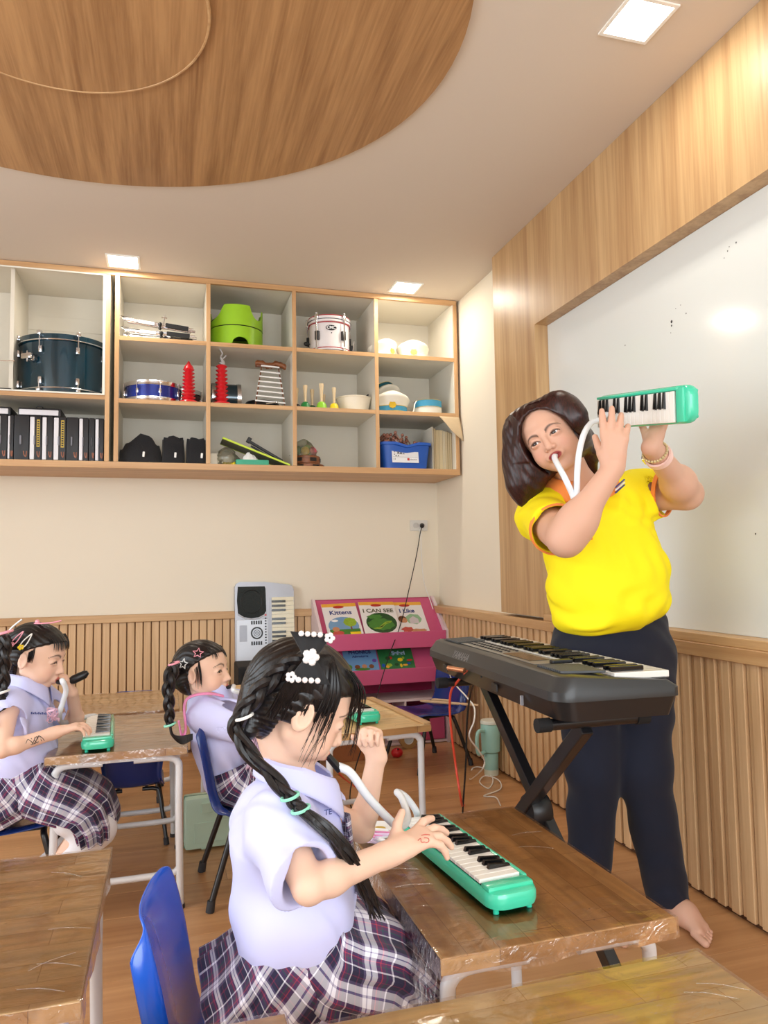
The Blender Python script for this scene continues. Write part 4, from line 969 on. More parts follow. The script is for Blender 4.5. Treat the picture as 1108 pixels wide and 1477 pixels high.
# things near the rack
t = thing('plush_toy', 'yellow plush duck toy on the floor by the pink rack', 'plush toy', (1.17, 4.22, 0))
M_py = mat('plush_yellow', (238, 212, 120), .9, bump=.8, scale=150); B().ball((0, 0, .085), .055, 14, (.85, .8, 1.45)).obj('body', M_py, t, True); B().ball((.01, -.01, .18), .034, 12).obj('head', M_py, t, True); B().ball((.03, -.02, .015), .02, 10, (1.5, 1.2, .8)).obj('foot', M_py, t, True)
t = thing('toy_ball', 'small red ball next to the yellow plush toy', 'ball', (1.285, 4.20, 0)); B().ball((0, 0, .028), .028, 14, (1.3, 1.1, 1)).obj('ball_body', M_red, t, True); B().ball((0, -.02, .052), .006, 6).obj('valve', M_rub, t)
tag(B().box(-.10, .09, -.08, .08, 0, .17, .004).obj('cardboard_box', mat('cardboard', (158, 98, 58), .8), None, loc=(1.00, 4.28, 0)), 'brown cardboard box under the rack beside the plush toy', 'box')
t = thing('tape_roll', 'roll of brown tape with white core by the rack', 'tape', (1.415, 4.395, .055), 0, rot=(math.radians(90), 0, 0))
B().lathe([(.030, -.024), (.055, -.024), (.055, .024), (.030, .024), (.030, -.024)], 28, cap=False).obj('tape_body', mat('tape_brown', (188, 150, 98), .25), t, True, ang=30); B().lathe([(.027, -.0245), (.030, -.0245), (.030, .0245), (.027, .0245), (.027, -.0245)], 24, cap=False).obj('core', M_wht, t); B().lathe([(0, .0), (.027, 0)], 20, cap=False).obj('core_disc', M_wht, t)

# ------------------------------------------------------------------ silver keyboard leaning on the wall, amplifier
M_silv = mat('silver_plastic', (170, 172, 180), .35, .3, var=.02); M_silv2 = mat('silver_light', (206, 210, 218), .35, .2, var=.02); M_ivory = mat('ivory_key', (236, 228, 200), .35, coat=.2, var=.01)
M_keyw = mat('white_key', (244, 242, 236), .22, coat=.4, var=.01); M_keyb = mat('black_key', (14, 14, 16), .2, coat=.3)
sk = thing('electronic_keyboard', 'silver electronic keyboard standing upright against the back wall', 'keyboard', (.585, 4.635, .0), 0, rot=(math.radians(-4.5), 0, 0))
W2 = .185; H2 = 1.03
pts = [(-W2, 0), (W2, 0), (W2, H2-.055), (W2-.012, H2-.03), (W2-.03, H2-.022), (0, H2-.002), (-W2+.03, H2), (-W2+.01, H2-.01), (-W2, H2-.03)]
b = B(); b.prism(pts, 0, .06); o = b.obj('keyboard_body', M_silv, sk); o.rotation_euler = (math.radians(90), 0, 0); o.location = (0, .06, 0)
M_spk = mat('speaker_mesh', (24, 34, 34), .6, bump=1, scale=700)
def spk(zc):
    P = [(-W2+.018, zc+.085), (.0, zc+.085), (.005, zc+.07), (.008, zc-.07), (-.004, zc-.09), (-.04, zc-.108), (-.085, zc-.113), (-.13, zc-.104), (-W2+.018, zc-.08), (-W2+.012, zc-.0)]
    b = B(); b.prism(P, 0, .004); o = b.obj('speaker_grille', M_spk, sk); o.rotation_euler = (math.radians(90), 0, 0)
    b = B(); b.tube([(-.083+.066*math.cos(a), -.0045, zc-.01+.072*math.sin(a)) for a in [2*math.pi*k/30 for k in range(30)]], .002, 6, closed=True); b.obj('speaker_ring', M_blk, o, True).matrix_local = Matrix(((1, 0, 0, 0), (0, 0, 1, 0), (0, -1, 0, 0), (0, 0, 0, 1)))
    b = B(); b.tube([(P[i][0], -.003, P[i][1]-.006) for i in range(3, 9)], .004, 6); b.obj('silver_trim', M_silv2, sk, True)
spk(H2-.115); spk(.16)
B().box(-W2+.008, .018, -.004, 0, .40, H2-.235, .002).obj('control_panel', M_silv2, sk)
B().box(-W2+.026, -W2+.072, -.0055, -.004, .66, .76, .001).obj('display', mat('lcd_grey', (176, 182, 196), .3), sk)
for (a, c) in ((.025, .006), (.052, .004)): pass
b = B(); b.lathe([(.038, 0), (.038, .003), (.029, .003), (.029, 0)], 28, cap=False); o = b.obj('dial_ring', M_blk, sk, True); o.location = (-.052, -.004, .71); o.rotation_euler = (math.radians(90), 0, 0)
for rr in (.010, .021): 
    o = B().lathe([(rr, 0), (rr, .004), (rr-.004, .004), (rr-.004, 0)], 20, cap=False).obj('dial_mark', M_grey, sk, True); o.location = (-.052, -.004, .71); o.rotation_euler = (math.radians(90), 0, 0)
bt = B().box(-.0045, .0045, -.004, 0, -.011, .011, .001).mesh('button', M_blk)
for k in range(5):
    for z in (.775, .648): link('button', bt, sk, (-.083+.0145*k, -.004, z))
bt2 = B().box(-.005, .005, -.004, 0, -.004, .004, .001).mesh('button', M_blk)
for k in range(10): link('button', bt2, sk, (.003, -.004, .80-.017*k))
link('red_button', B().box(-.006, .006, -.004, 0, -.005, .005, .001).mesh('red_button', M_red), sk, (.003, -.004, .82))
B().box(.030, .0302, -.002, 0, .1, H2-.1).obj('panel_seam', M_grey, sk)
kp = .0272
wk = B().box(0, W2-.045, -.010, -.0002, 0, kp-.0012, .001).mesh('white_key', M_ivory); bk = B().box(0, .086, -.018, -.0101, 0, .0135, .001).mesh('black_key', M_keyb)
z = H2-.100-kp; k = 0; pat = [0, 1, 1, 1, 0, 1, 1]
while z > .10:
    link('white_key', wk, sk, (.042, 0, z))
    if pat[k % 7] and k: link('black_key', bk, sk, (.042, 0, z+kp-.007))
    z -= kp; k += 1
amp = thing('amplifier', 'black box amplifier standing in front of the silver keyboard', 'amplifier', (.60, 4.28, 0))
B().box(-.23, .22, -.13, .15, .012, .575, .012).obj('cabinet_body', M_blkm, amp); B().box(-.205, .195, -.136, -.129, .04, .545, .004).obj('grille_cloth', mat('grille_cloth', (16, 18, 24), .9, bump=.6, scale=500), amp)
B().box(-.16, .10, -.10, -.02, .5755, .582, .002).obj('control_strip', M_blk, amp)
for sx in (-1, 1):
    for sy in (-1, 1): B().cyl((sx*.19, .01+sy*.11, 0), (sx*.19, .01+sy*.11, .013), .016).obj('foot', M_rub, amp, True)
for k in range(4): B().cyl((-.13+.03*k, -.06, .582), (-.13+.03*k, -.06, .592), .009).obj('knob', M_blk, amp, True)
t = thing('green_helmet', 'pale green rounded helmet on the desk before the amplifier', 'helmet', (.50, 3.62, HD+.0)); M_pg2 = mat('pale_green_plastic', (206, 222, 186), .4)
b = B(); b.lathe([(.10, 0), (.103, .01), (.10, .03), (.088, .055), (.06, .078), (.03, .086), (0, .088)], 32); b.obj('shell', M_pg2, t, True); B().lathe([(.101, .004), (.106, .006), (.106, .014), (.101, .016)], 32, cap=False).obj('rim', M_pg2, t, True)
# red jack lead: amplifier -> floor -> keyboard
M_redc = mat('red_cable', (206, 70, 48), .4); M_bc = mat('black_cable', (18, 18, 20), .5); M_wc = mat('white_cable', (236, 234, 228), .4); M_gold2 = mat('jack_metal', (214, 150, 110), .25, .8)
t = thing('jack_lead', 'red instrument lead from the amplifier over the floor to the keyboard', 'cable', (0, 0, 0))
B().tube(bez([(.545, 4.22, .60), (.545, 4.22, .64), (.57, 4.20, .665), (.65, 4.18, .655), (.78, 4.14, .55), (.86, 4.10, .25), (.88, 4.0, .02), (.95, 3.4, .006), (1.0, 2.7, .006), (1.301, 3.234, 0.006), (0.981, 2.450, 0.288), (0.949, 2.420, 0.440), (0.919, 2.380, 0.590), (0.906, 2.340, 0.689), (0.916, 2.300, 0.733), (.885, 2.13, .795)], 8), .0042, 8).obj('cord', M_redc, t, True)
for p, q in (((.545, 4.22, .583), (.545, 4.22, .61)), ((.868, 2.12, .795), (.838, 2.18, .797))):
    B().cyl(p, q, .0075).obj('jack_plug', M_gold2, t, True)
t = thing('power_cord', 'black power cord hanging from the wall socket to the floor', 'cable', (0, 0, 0))
B().tube(bez([(1.655, 4.740, 1.378), (1.629, 4.710, 1.325), (1.598, 4.700, 1.185), (1.514, 4.620, 0.958), (1.415, 4.500, 0.745), (1.284, 4.350, 0.552), (1.160, 4.150, 0.384), (0.979, 3.600, 0.382), (.80, 3.35, .10), (.82, 3.2, .005), (.95, 2.9, .005), (1.02, 2.6, .005), (1.006, 2.500, 0.271), (1.000, 2.450, 0.428), (0.988, 2.400, 0.581), (0.973, 2.320, 0.700), (.88, 2.02, .79)], 8), .0032, 6).obj('cord', M_bc, t, True)
B().tube([(1.660, 4.755, 1.383), (1.653, 4.735, 1.377)], [.017, .013], 12).obj('plug', M_blk, t, True)
t = thing('charger_cord', 'white cord hanging from the socket and curling on the floor', 'cable', (0, 0, 0))
B().tube(bez([(1.648, 4.750, 1.350), (1.646, 4.740, 1.185), (1.655, 4.720, 0.998), (1.680, 4.660, 0.861), (1.685, 4.550, 0.709), (1.647, 4.380, 0.616), (1.620, 4.200, 0.470), (1.257, 3.200, 0.577), (1.190, 2.900, 0.571), (1.184, 2.800, 0.543), (1.161, 2.750, 0.500), (1.139, 2.750, 0.443), (1.198, 2.800, 0.373), (1.245, 2.850, 0.313), (1.250, 2.900, 0.261), (1.507, 3.641, 0.005), (1.602, 3.828, 0.005), (1.645, 3.786, 0.012), (1.621, 3.610, 0.006), (1.534, 3.467, 0.005), (1.534, 3.579, 0.005), (1.596, 3.649, 0.012), (1.629, 3.558, 0.012), (1.582, 3.435, 0.006), (1.462, 3.364, 0.005), (1.505, 3.323, 0.006), (1.476, 3.208, 0.005)], 9), .0032, 6).obj('cord', M_wc, t, True)
B().tube([(1.647, 4.760, 1.355), (1.646, 4.745, 1.336)], [.009, .006], 10).obj('plug', M_wc, t, True)
# tumbler
M_mint = mat('mint_enamel', (158, 208, 200), .35, var=.02); t = thing('tumbler', 'mint green tumbler with handle on the floor by the slatted wall', 'tumbler', (1.655, 3.70, 0))
B().lathe([(.034, 0), (.037, .004), (.038, .11), (.036, .115)], 28).obj('base_body', M_mint, t, True); B().lathe([(.036, .1155), (.049, .125), (.051, .20), (.052, .262), (.048, .268)], 28).obj('cup_body', M_mint, t, True); B().lathe([(.0385, .03), (.0388, 0.031), (.0375, .001)], 28, cap=False).obj('pale_base', mat('mint_pale', (214, 222, 204), .5), t, True)
B().lathe([(.053, .268), (.054, .276), (.050, .285), (.02, .288), (0, .288)], 28).obj('lid', mat('lid_cream', (226, 232, 222), .3), t, True)
B().tube(bez([(-.045, -.02, .235), (-.085, -.04, .238), (-.098, -.045, .20), (-.095, -.044, .14), (-.082, -.038, .122), (-.045, -.02, .125)], 6), .010, 8).obj('handle', M_mint, t, True)
# mint melodica case under chair
t = thing('melodica_case', 'pale green plastic carrying case on the floor behind the blue chair', 'case', (.30, 3.16, 0), 4); M_mc = mat('case_mint', (200, 232, 212), .4, var=.02)
B().box(-.235, .235, -.045, .045, .006, .205, .014).obj('case_body', M_mc, t, True); B().box(-.236, .236, -.003, .003, .004, .207, .002).obj('seam', mat('case_seam', (120, 160, 140), .5), t)
for x in (-.15, .15): B().box(x-.022, x+.022, -.053, -.044, .145, .185, .003).obj('latch', M_mc, t); B().box(x-.02, x+.02, -.03, .03, .0, .008).obj('foot', M_mc, t)
B().tube(bez([(-.06, 0, .205), (-.05, 0, .232), (.05, 0, .232), (.06, 0, .205)], 6), .007, 8).obj('handle', M_mc, t, True); B().box(-.20, .20, -.0475, -.0445, .03, .11, .004).obj('raised_panel', M_mc, t)
text('miracle', .026, M_navy, t, (.10, -.0485, .050), (math.radians(90), 0, math.radians(0)), bold=.0004); B().box(.02, .2, -.0482, -.0474, .080, .084).obj('gold_line', M_gold, t)

# ------------------------------------------------------------------ stage keyboard on its stand
M_kb = mat('keyboard_charcoal', (44, 45, 46), .42, var=.03, scale=60, coat=.15); M_kbd = mat('keyboard_black', (24, 22, 24), .38, coat=.2); M_pan = mat('panel_silver', (148, 146, 142), .35, .3); M_btn = mat('button_grey', (40, 40, 44), .4); M_logo = mat('logo_grey', (118, 118, 120), .35, .3)
kb = thing('stage_keyboard', 'large black electronic keyboard on an X stand in front of the teacher', 'keyboard', (1.040, 2.035, .745), 88)
Lh, Wd = .497, .165                      # half length, half depth; local x = length (far end +), local +y = back (towards the class)
def plan(hx, hy, r, n=7):
    P = []
    for cx, cy, a0 in ((hx-r, hy-r, 0), (-hx+r, hy-r, 90), (-hx+r, -hy+r*.4, 180), (hx-r, -hy+r*.4, 270)):
        rr = r if cy > 0 else r*.4
        cx2 = cx if cy > 0 else (math.copysign(hx-rr, cx))
        for k in range(n+1):
            a = math.radians(a0+90*k/n); P.append((cx2+rr*math.cos(a), cy+rr*math.sin(a)))
    return P
b = B(); lev = [(Lh-.045, Wd-.05, .02, 0), (Lh-.012, Wd-.022, .04, .004), (Lh-.004, Wd-.004, .05, .050)]
rings = [[(p[0], p[1], z) for p in plan(hx, hy, r)] for hx, hy, r, z in lev]
n = len(rings[0]); vs = [p for r in rings for p in r]; fs = [tuple(range(n-1, -1, -1))]
for i in range(len(rings)-1): fs += [(i*n+k, i*n+(k+1) % n, (i+1)*n+(k+1) % n, (i+1)*n+k) for k in range(n)]
fs.append(tuple((len(rings)-1)*n+k for k in range(n))); b.add(vs, fs); b.obj('lower_case', M_kbd, kb, True, ang=30)
b = B(); rings = [[(p[0], p[1], z) for p in plan(hx, hy, r)] for hx, hy, r, z in ((Lh, Wd, .05, .0505), (Lh, Wd, .05, .072), (Lh-.012, Wd-.022, .045, .104), (Lh-.018, Wd-.03, .04, .107))]
vs = [p for r in rings for p in r]; fs = [tuple(range(n-1, -1, -1))]
for i in range(len(rings)-1): fs += [(i*n+k, i*n+(k+1) % n, (i+1)*n+(k+1) % n, (i+1)*n+k) for k in range(n)]
# lower the player side of the case to make the key bed
def drop(p): return (p[0], p[1], min(p[2], .088) if p[1] < .0 else p[2])
vs = [drop(p) for p in vs]; fs.append(tuple((len(rings)-1)*n+k for k in range(n))); b.add(vs, fs); uc = b.obj('upper_case', M_kb, kb, True, ang=30)
B().box(-Lh+.03, Lh-.03, -Wd+.012, .002, .0885, .090).obj('key_bed', M_kbd, kb)
nW = 36; kw = (2*(Lh-.036))/nW
wk = B().box(-kw+.0006, 0, 0, .150, 0, .016, .0015).mesh('white_key', M_keyw); bk = B().box(-.0058, .0058, 0, .092, 0, .012, .002).mesh('black_key', M_keyb)
for k in range(nW):
    x = Lh-.036-k*kw*1.0; link('white_key', wk, kb, (x, -Wd+.006, .0905))
    if (nW-1-k) % 7 in (0, 1, 3, 4, 5) and k > 0: link('black_key', bk, kb, (x, -Wd+.063, .1066))
B().box(-.26, Lh-.12, .012, .105, .1071, .1085, .0005).obj('control_panel', M_pan, kb)
B().box(-.20, -.02, .03, .09, .1086, .1096, .001).obj('display', mat('lcd_dark', (50, 48, 40), .15), kb)
B().box(-.275, -.255, .0, .06, .108, .118, .003).obj('slider_block', M_blk, kb)
bt = B().box(-.006, .006, -.0035, .0035, 0, .003, .001).mesh('button', M_btn)
for i in range(14):
    for j in range(3): link('button', bt, kb, (.02+i*.024, .028+j*.026, .1086))
gr = B()
for k in range(13):
    gr = B().box(-.0026, .0026, -.055, .055, 0, .0065, .001) if k == 0 else gr
gm = gr.mesh('grille_slat', mat('grille_grey', (70, 71, 72), .4))
for sx in (-1, 1):
    B().box(sx*(Lh-.055), sx*(Lh-.055-.135), .008, .116, .1068, .1076).obj('grille_bed', M_blk, kb)
    for k in range(14): link('grille_slat', gm, kb, (sx*(Lh-.062-.0095*k), .062, .1066), (0, 0, sx*.25))
text('YAMAHA', .034, M_logo, kb, (.16, Wd-.0075, .083), (math.radians(90-34), 0, math.radians(180)), bold=.0006)
for x in (.30, -.12): B().box(x-.02, x+.02, Wd-.007, Wd-.002, .018, .04, .002).obj('socket_panel', M_blk, kb)
B().box(-.30, -.294, Wd-.008, Wd-.001, .012, .036).obj('side_slot', M_silv, kb)
# x stand
st = thing('keyboard_stand', 'black folding X stand carrying the large keyboard', 'stand', (1.01, 1.95, 0), 0)
def beam(a, c, w=.019, nm='cross_bar'):
    a, c = Vector(a), Vector(c); d = c-a; b = B(); b.box(-w, w, -w*.8, w*.8, 0, d.length, .003); o = b.obj(nm, M_blk_st, st); o.rotation_euler = d.to_track_quat('Z', 'X').to_euler(); o.location = a; return o
def pt(y, z, x=0): return (x, y-1.95, z)
beam(pt(1.50, .05, .018), pt(2.33, .715, .018)); beam(pt(2.40, .05, -.022), pt(1.64, .715, -.022))
for (y, z, nm) in ((1.50, .028, 'foot_tube'), (2.40, .028, 'foot_tube'), (2.33, .727, 'support_arm'), (1.64, .727, 'support_arm')):
    o = B().cyl(pt(y, z, -.20 if z < .1 else -.13), pt(y, z, .20 if z < .1 else .13), .0145).obj(nm, M_blk_st, st, True)
    for sx in (-1, 1):
        q = .19 if z < .1 else .12; B().cyl(pt(y, z, sx*q), pt(y, z, sx*(q+.035)), .0175 if z > .1 else .0265).obj('rubber_cap', M_blkm, o, True)
o = B().lathe([(.045, -.03), (.05, -.02), (.05, .02), (.045, .03)], 24).obj('pivot_disc', M_blk, st, True); o.location = pt(1.955, .415, 0); o.rotation_euler = (0, math.pi/2, 0)
b = B(); b.cyl((0, 0, 0), (-.04, 0, 0), .012); b.ball((-.05, 0, 0), .022, 10, (.6, 1, 1)); o = b.obj('lock_knob', M_blk, st, True); o.location = pt(1.99, .385, -.03)

# ------------------------------------------------------------------ melodicas
M_mt = mat('mint_plastic', (66, 208, 168), .22, coat=.5, var=.02, scale=10); M_mtd = mat('mint_feet', (40, 196, 160), .4)
def melodica(lab, loc=(0, 0, 0), rz=0, s=1.0):
    """x: + towards the blow hole, y: + towards the player, z up; feet at z=0"""
    t = thing('melodica', lab, 'melodica', loc, rz, 'mint green melodicas'); t.scale = (s, s, s)
    hl, hw = .208, .052
    def out(k, sh, z):
        P = []
        for (cx, cy, a0, r) in ((hl-.02, hw-.014, 0, .014), (-hl+.032, hw-.032, 90, .032), (-hl+.032, -hw+.032, 180, .032), (hl-.02, -hw+.014, 270, .014)):
            for i in range(7):
                a = math.radians(a0+15*i); P.append((cx+(r-sh)*math.cos(a), cy+(r-sh)*math.sin(a), z))
        return P
    L_ = [(.010, .008), (.002, .011), (0, .018), (0, .030), (.003, .036), (.009, .0385)]
    rings = [out(0, sh, z) for sh, z in L_]; n = len(rings[0]); b = B(); vs = [p for r in rings for p in r]; fs = [tuple(range(n-1, -1, -1))]
    for i in range(len(rings)-1): fs += [(i*n+k, i*n+(k+1) % n, (i+1)*n+(k+1) % n, (i+1)*n+k) for k in range(n)]
    fs.append(tuple((len(rings)-1)*n+k for k in range(n))); b.add(vs, fs); b.obj('body', M_mt, t, True, ang=35)
    B().box(-hl+.052, hl-.008, -hw+.014, hw-.006, .0385, .0388).obj('key_bed', M_blk, t)
    b = B(); b.box(-hl+.046, hl-.006, -hw+.004, -hw+.013, .036, .046, .003); b.obj('back_ridge', M_mt, t, True)
    b = B(); b.box(-hl+.020, -hl+.050, -hw+.006, hw-.004, .034, .045, .006); b.obj('end_block', M_mt, t, True)
    kw = (2*hl-.062)/19; wk = MESH.get('mwk') or B().box(-kw+.0007, 0, 0, .0845, 0, .0075, .0012).mesh('white_key', M_keyw); MESH['mwk'] = wk
    bk = MESH.get('mbk') or B().add([(-.0045, 0, 0), (.0045, 0, 0), (.0045, .047, 0), (-.0045, .047, 0), (-.0036, .001, .004), (.0036, .001, .004), (.0036, .044, .0085), (-.0036, .044, .0085)], [(3, 2, 1, 0), (4, 5, 6, 7), (0, 1, 5, 4), (1, 2, 6, 5), (2, 3, 7, 6), (3, 0, 4, 7)]).mesh('black_key', M_keyb); MESH['mbk'] = bk
    for k in range(19):
        x = hl-.0085-k*kw; link('white_key', wk, t, (x, -hw+.0145, .0395))
        if k and (k % 7) in (1, 2, 3, 5, 6): link('black_key', bk, t, (x, -hw+.0145, .0468))
    for sx in (-hl+.02, hl-.03):
        for sy in (-.034, .034): B().cyl((sx, sy, 0), (sx, sy, .012), .0055).obj('foot', M_mtd, t, True)
    B().cyl((hl-.002, .0, .022), (hl+.016, .0, .022), .009).obj('blow_socket', M_blk, t, True)
    return t
MESH = {}
mF = melodica('mint green melodica on the front desk under the front girl\'s hand', (.547, 1.366, HD+.0026), 95.5, .95)
mA = melodica('mint green melodica on the desk of the left girl', (-.228, 2.79, HD+.0026), 93.5, .98)
mC = melodica('mint green melodica before the middle girl, mostly hidden by the front girl', (.70, 2.88, HD+.001), 96, .95)
M_hose = mat('white_hose', (232, 238, 244), .35, coat=.3, var=.01, sss=.05)
def hose(lab, pts, r=.0075, mouth=None, n=8):
    t = thing('melodica_hose', lab, 'blow tube', (0, 0, 0), 0, 'melodica blow tubes')
    B().tube(bez(pts, n), r, 12).obj('hose_tube', M_hose, t, True)
    if mouth: B().tube([mouth[0], mouth[1]], [.0078, .0095], 10, flat=(1, .8)).obj('mouthpiece', M_blk, t, True)
    return t
# small things on the front desk
t = thing('saucer', 'small white dish with gold centre at the far corner of the front desk', 'dish', (.49, 1.655, HD+.002))
t.location = (.455, 1.63, HD+.002); B().lathe([(.022, 0), (.034, .006), (.036, .007), (.022, .002), (0, .002)], 28, cap=False).obj('dish_body', M_wht, t, True); B().lathe([(0, .0028), (.014, .0026)], 20, cap=False).obj('gold_centre', M_badge, t)
t = thing('ribbon', 'pink and white ribbon loops lying on the front desk by the hose', 'ribbon', (0, 0, 0)); M_rbp = mat('ribbon_pink', (240, 150, 190), .6); M_rbl = mat('ribbon_lilac', (226, 200, 222), .7)
random.seed(2)
for k in range(6):
    c = Vector((0.449, 1.541, 0.540)); c.x -= .02; p = [c+Vector((random.uniform(-.045, .03), random.uniform(-.02, .03), random.uniform(.0, .018))) for _ in range(6)]
    B().tube(bez(p, 6), .0035, 6, flat=(1, .35)).obj('ribbon_loop', [M_rbp, M_rbl, M_wht][k % 3], t, True)

# ------------------------------------------------------------------ smooth solid modeller for bodies, clothes and hair
F4 = np.float32
class SDF:
    """ordered list of blended solids, meshed with surface nets"""
    def __init__(s): s.ops = []; s.noise = None
    def add(s, fn, k=.02, op='u', bb=None): s.ops.append((fn, k, op, bb)); return s
    def cap(s, a, b, ra, rb=None, k=.02, op='u', flat=None):
        a = np.array(a, F4); b = np.array(b, F4); rb = ra if rb is None else rb
        ba = b-a; L2 = float(ba@ba)+1e-12
        def fn(P):
            p = P-a
            if flat is not None:
                n, q = flat; n = np.array(n, F4); n = n/np.linalg.norm(n); d = p@n; p = p+(q-1)*d[:, None]*n
                bb_ = ba+(q-1)*float(ba@n)*n
            else: bb_ = ba
            l2 = float(bb_@bb_)+1e-12
            h = np.clip(p@bb_/l2, 0, 1); d = p-h[:, None]*bb_
            return np.sqrt((d*d).sum(1))-(ra+(rb-ra)*h)
        R = max(ra, rb)+k+.004; lo = np.minimum(a, b)-R; hi = np.maximum(a, b)+R
        return s.add(fn, k, op, (lo, hi))
    def chain(s, pts, rs, k=.015, op='u', flat=None):
        for i in range(len(pts)-1): s.cap(pts[i], pts[i+1], rs[i], rs[i+1], k, op, flat)
        return s
    def ell(s, c, r, M=None, k=.02, op='u'):
        c = np.array(c, F4); r = np.array(r, F4); Mt = None if M is None else np.array(M, F4)
        def fn(P):
            p = P-c
            if Mt is not None: p = p@Mt
            k0 = np.sqrt(((p/r)**2).sum(1)); k1 = np.sqrt(((p/(r*r))**2).sum(1))+1e-9
            return k0*(k0-1)/k1
        R = float(r.max())+k+.004
        return s.add(fn, k, op, (c-R, c+R))
    def eval(s, P):
        d = np.full(len(P), 1.0, F4)
        for fn, k, op, bb in s.ops:
            if bb is not None:
                mk = np.all((P > bb[0]) & (P < bb[1]), 1) if op != 'i' else np.ones(len(P), bool)
                if not mk.any(): continue
                Q = P[mk]; dd = d[mk]
            else: mk = slice(None); Q = P; dd = d
            e = fn(Q).astype(F4)
            if op == 'u': h = np.clip(.5+.5*(dd-e)/k, 0, 1); r = dd*(1-h)+e*h-k*h*(1-h)
            elif op == 's': h = np.clip(.5-.5*(dd+e)/k, 0, 1); r = dd*(1-h)-e*h+k*h*(1-h)
            else: h = np.clip(.5-.5*(dd-e)/k, 0, 1); r = dd*(1-h)+e*h+k*h*(1-h)
            d[mk] = r
        if s.noise is not None: d = d+s.noise(P)
        return d
    def bounds(s):
        lo = np.min([b[0] for _, _, o, b in s.ops if o == 'u' and b is not None], 0); hi = np.max([b[1] for _, _, o, b in s.ops if o == 'u' and b is not None], 0)
        return lo-.01, hi+.01
    def mesh(s, vox):
        lo, hi = s.bounds(); C = 4; n = np.ceil((hi-lo)/(vox*C)).astype(int)+2
        # coarse pass
        ax = [lo[i]+(np.arange(n[i])+.5)*vox*C for i in range(3)]
        G = np.stack(np.meshgrid(*ax, indexing='ij'), -1).reshape(-1, 3).astype(F4)
        dc = s.eval(G).reshape(n)
        act = np.abs(dc) < vox*C*1.75
        ids = np.argwhere(act)
        D = np.repeat(np.repeat(np.repeat(np.where(dc > 0, 1, -1).astype(F4), C, 0), C, 1), C, 2)
        off = np.stack(np.meshgrid(*[np.arange(C)]*3, indexing='ij'), -1).reshape(-1, 3)
        fi = (ids[:, None, :]*C+off[None]).reshape(-1, 3)
        D[fi[:, 0], fi[:, 1], fi[:, 2]] = s.eval((lo+(fi+.5)*vox).astype(F4))
        # surface nets
        S_ = D < 0; sh = np.array(D.shape)-1
        cnt = np.zeros(sh, np.int8)
        sl = [(slice(0, -1), slice(1, None))[b] for b in (0, 1)]
        for i in (0, 1):
            for j in (0, 1):
                for k in (0, 1): cnt += S_[sl[i], sl[j], sl[k]]
        cells = np.argwhere((cnt > 0) & (cnt < 8)); m = len(cells)
        idx = np.full(sh, -1, np.int32); idx[cells[:, 0], cells[:, 1], cells[:, 2]] = np.arange(m)
        acc = np.zeros((m, 3), F4); num = np.zeros(m, F4)
        cor = [np.array(c) for c in ((0, 0, 0), (1, 0, 0), (0, 1, 0), (1, 1, 0), (0, 0, 1), (1, 0, 1), (0, 1, 1), (1, 1, 1))]
        val = [D[cells[:, 0]+c[0], cells[:, 1]+c[1], cells[:, 2]+c[2]] for c in cor]
        for a in range(8):
            for b in range(a+1, 8):
                if abs(cor[a]-cor[b]).sum() != 1: continue
                va, vb = val[a], val[b]; q = (va < 0) != (vb < 0); t = np.where(q, va/np.where(q, va-vb, 1), 0)
                acc += np.where(q[:, None], cor[a]+t[:, None]*(cor[b]-cor[a]), 0); num += q
        V = lo+(cells+acc/num[:, None]+.5)*vox
        Q = []
        for ax_ in range(3):
            u, v = [(1, 2), (2, 0), (0, 1)][ax_]
            a = [slice(1, -1)]*3; a[ax_] = slice(0, -1); b = list(a); b[ax_] = slice(1, None)
            A, Bv = S_[tuple(a)], S_[tuple(b)]
            for fl, mk in ((0, A & ~Bv), (1, ~A & Bv)):
                e = np.argwhere(mk)+1; e[:, ax_] -= 1
                if not len(e): continue
                du = np.zeros(3, int); du[u] = 1; dv = np.zeros(3, int); dv[v] = 1
                g = lambda w: idx[w[:, 0], w[:, 1], w[:, 2]]
                q4 = [g(e-du-dv), g(e-dv), g(e), g(e-du)]
                if fl: q4 = q4[::-1]
                Q.append(np.stack(q4, 1))
        Q = np.concatenate(Q); Q = Q[(Q >= 0).all(1)]
        return V, Q
def np_mesh(name, V, Q, mats, col=None, relax=1):
    V = V.copy()
    for _ in range(relax):            # light smoothing
        acc = np.zeros_like(V); n = np.zeros(len(V))
        for a, b in ((0, 1), (1, 2), (2, 3), (3, 0)):
            for p, q in ((a, b), (b, a)):
                for c in range(3): acc[:, c] += np.bincount(Q[:, p], V[Q[:, q], c], len(V))
                n += np.bincount(Q[:, p], None, len(V))
        V = V*.5+.5*acc/np.maximum(n, 1)[:, None]
    me = bpy.data.meshes.new(name); me.vertices.add(len(V)); me.vertices.foreach_set('co', V.astype(F4).ravel())
    me.loops.add(Q.size); me.loops.foreach_set('vertex_index', Q.astype(np.int32).ravel())
    me.polygons.add(len(Q)); me.polygons.foreach_set('loop_start', np.arange(0, Q.size, 4, dtype=np.int32)); me.polygons.foreach_set('loop_total', np.full(len(Q), 4, np.int32))
    me.polygons.foreach_set('use_smooth', np.ones(len(Q), bool))
    me.materials.append(mats); me.update(calc_edges=True)
    if col is not None:
        ca = me.color_attributes.new('col', 'FLOAT_COLOR', 'POINT'); ca.data.foreach_set('color', np.concatenate([col(V), np.ones((len(V), 1))], 1).astype(F4).ravel())
    return me
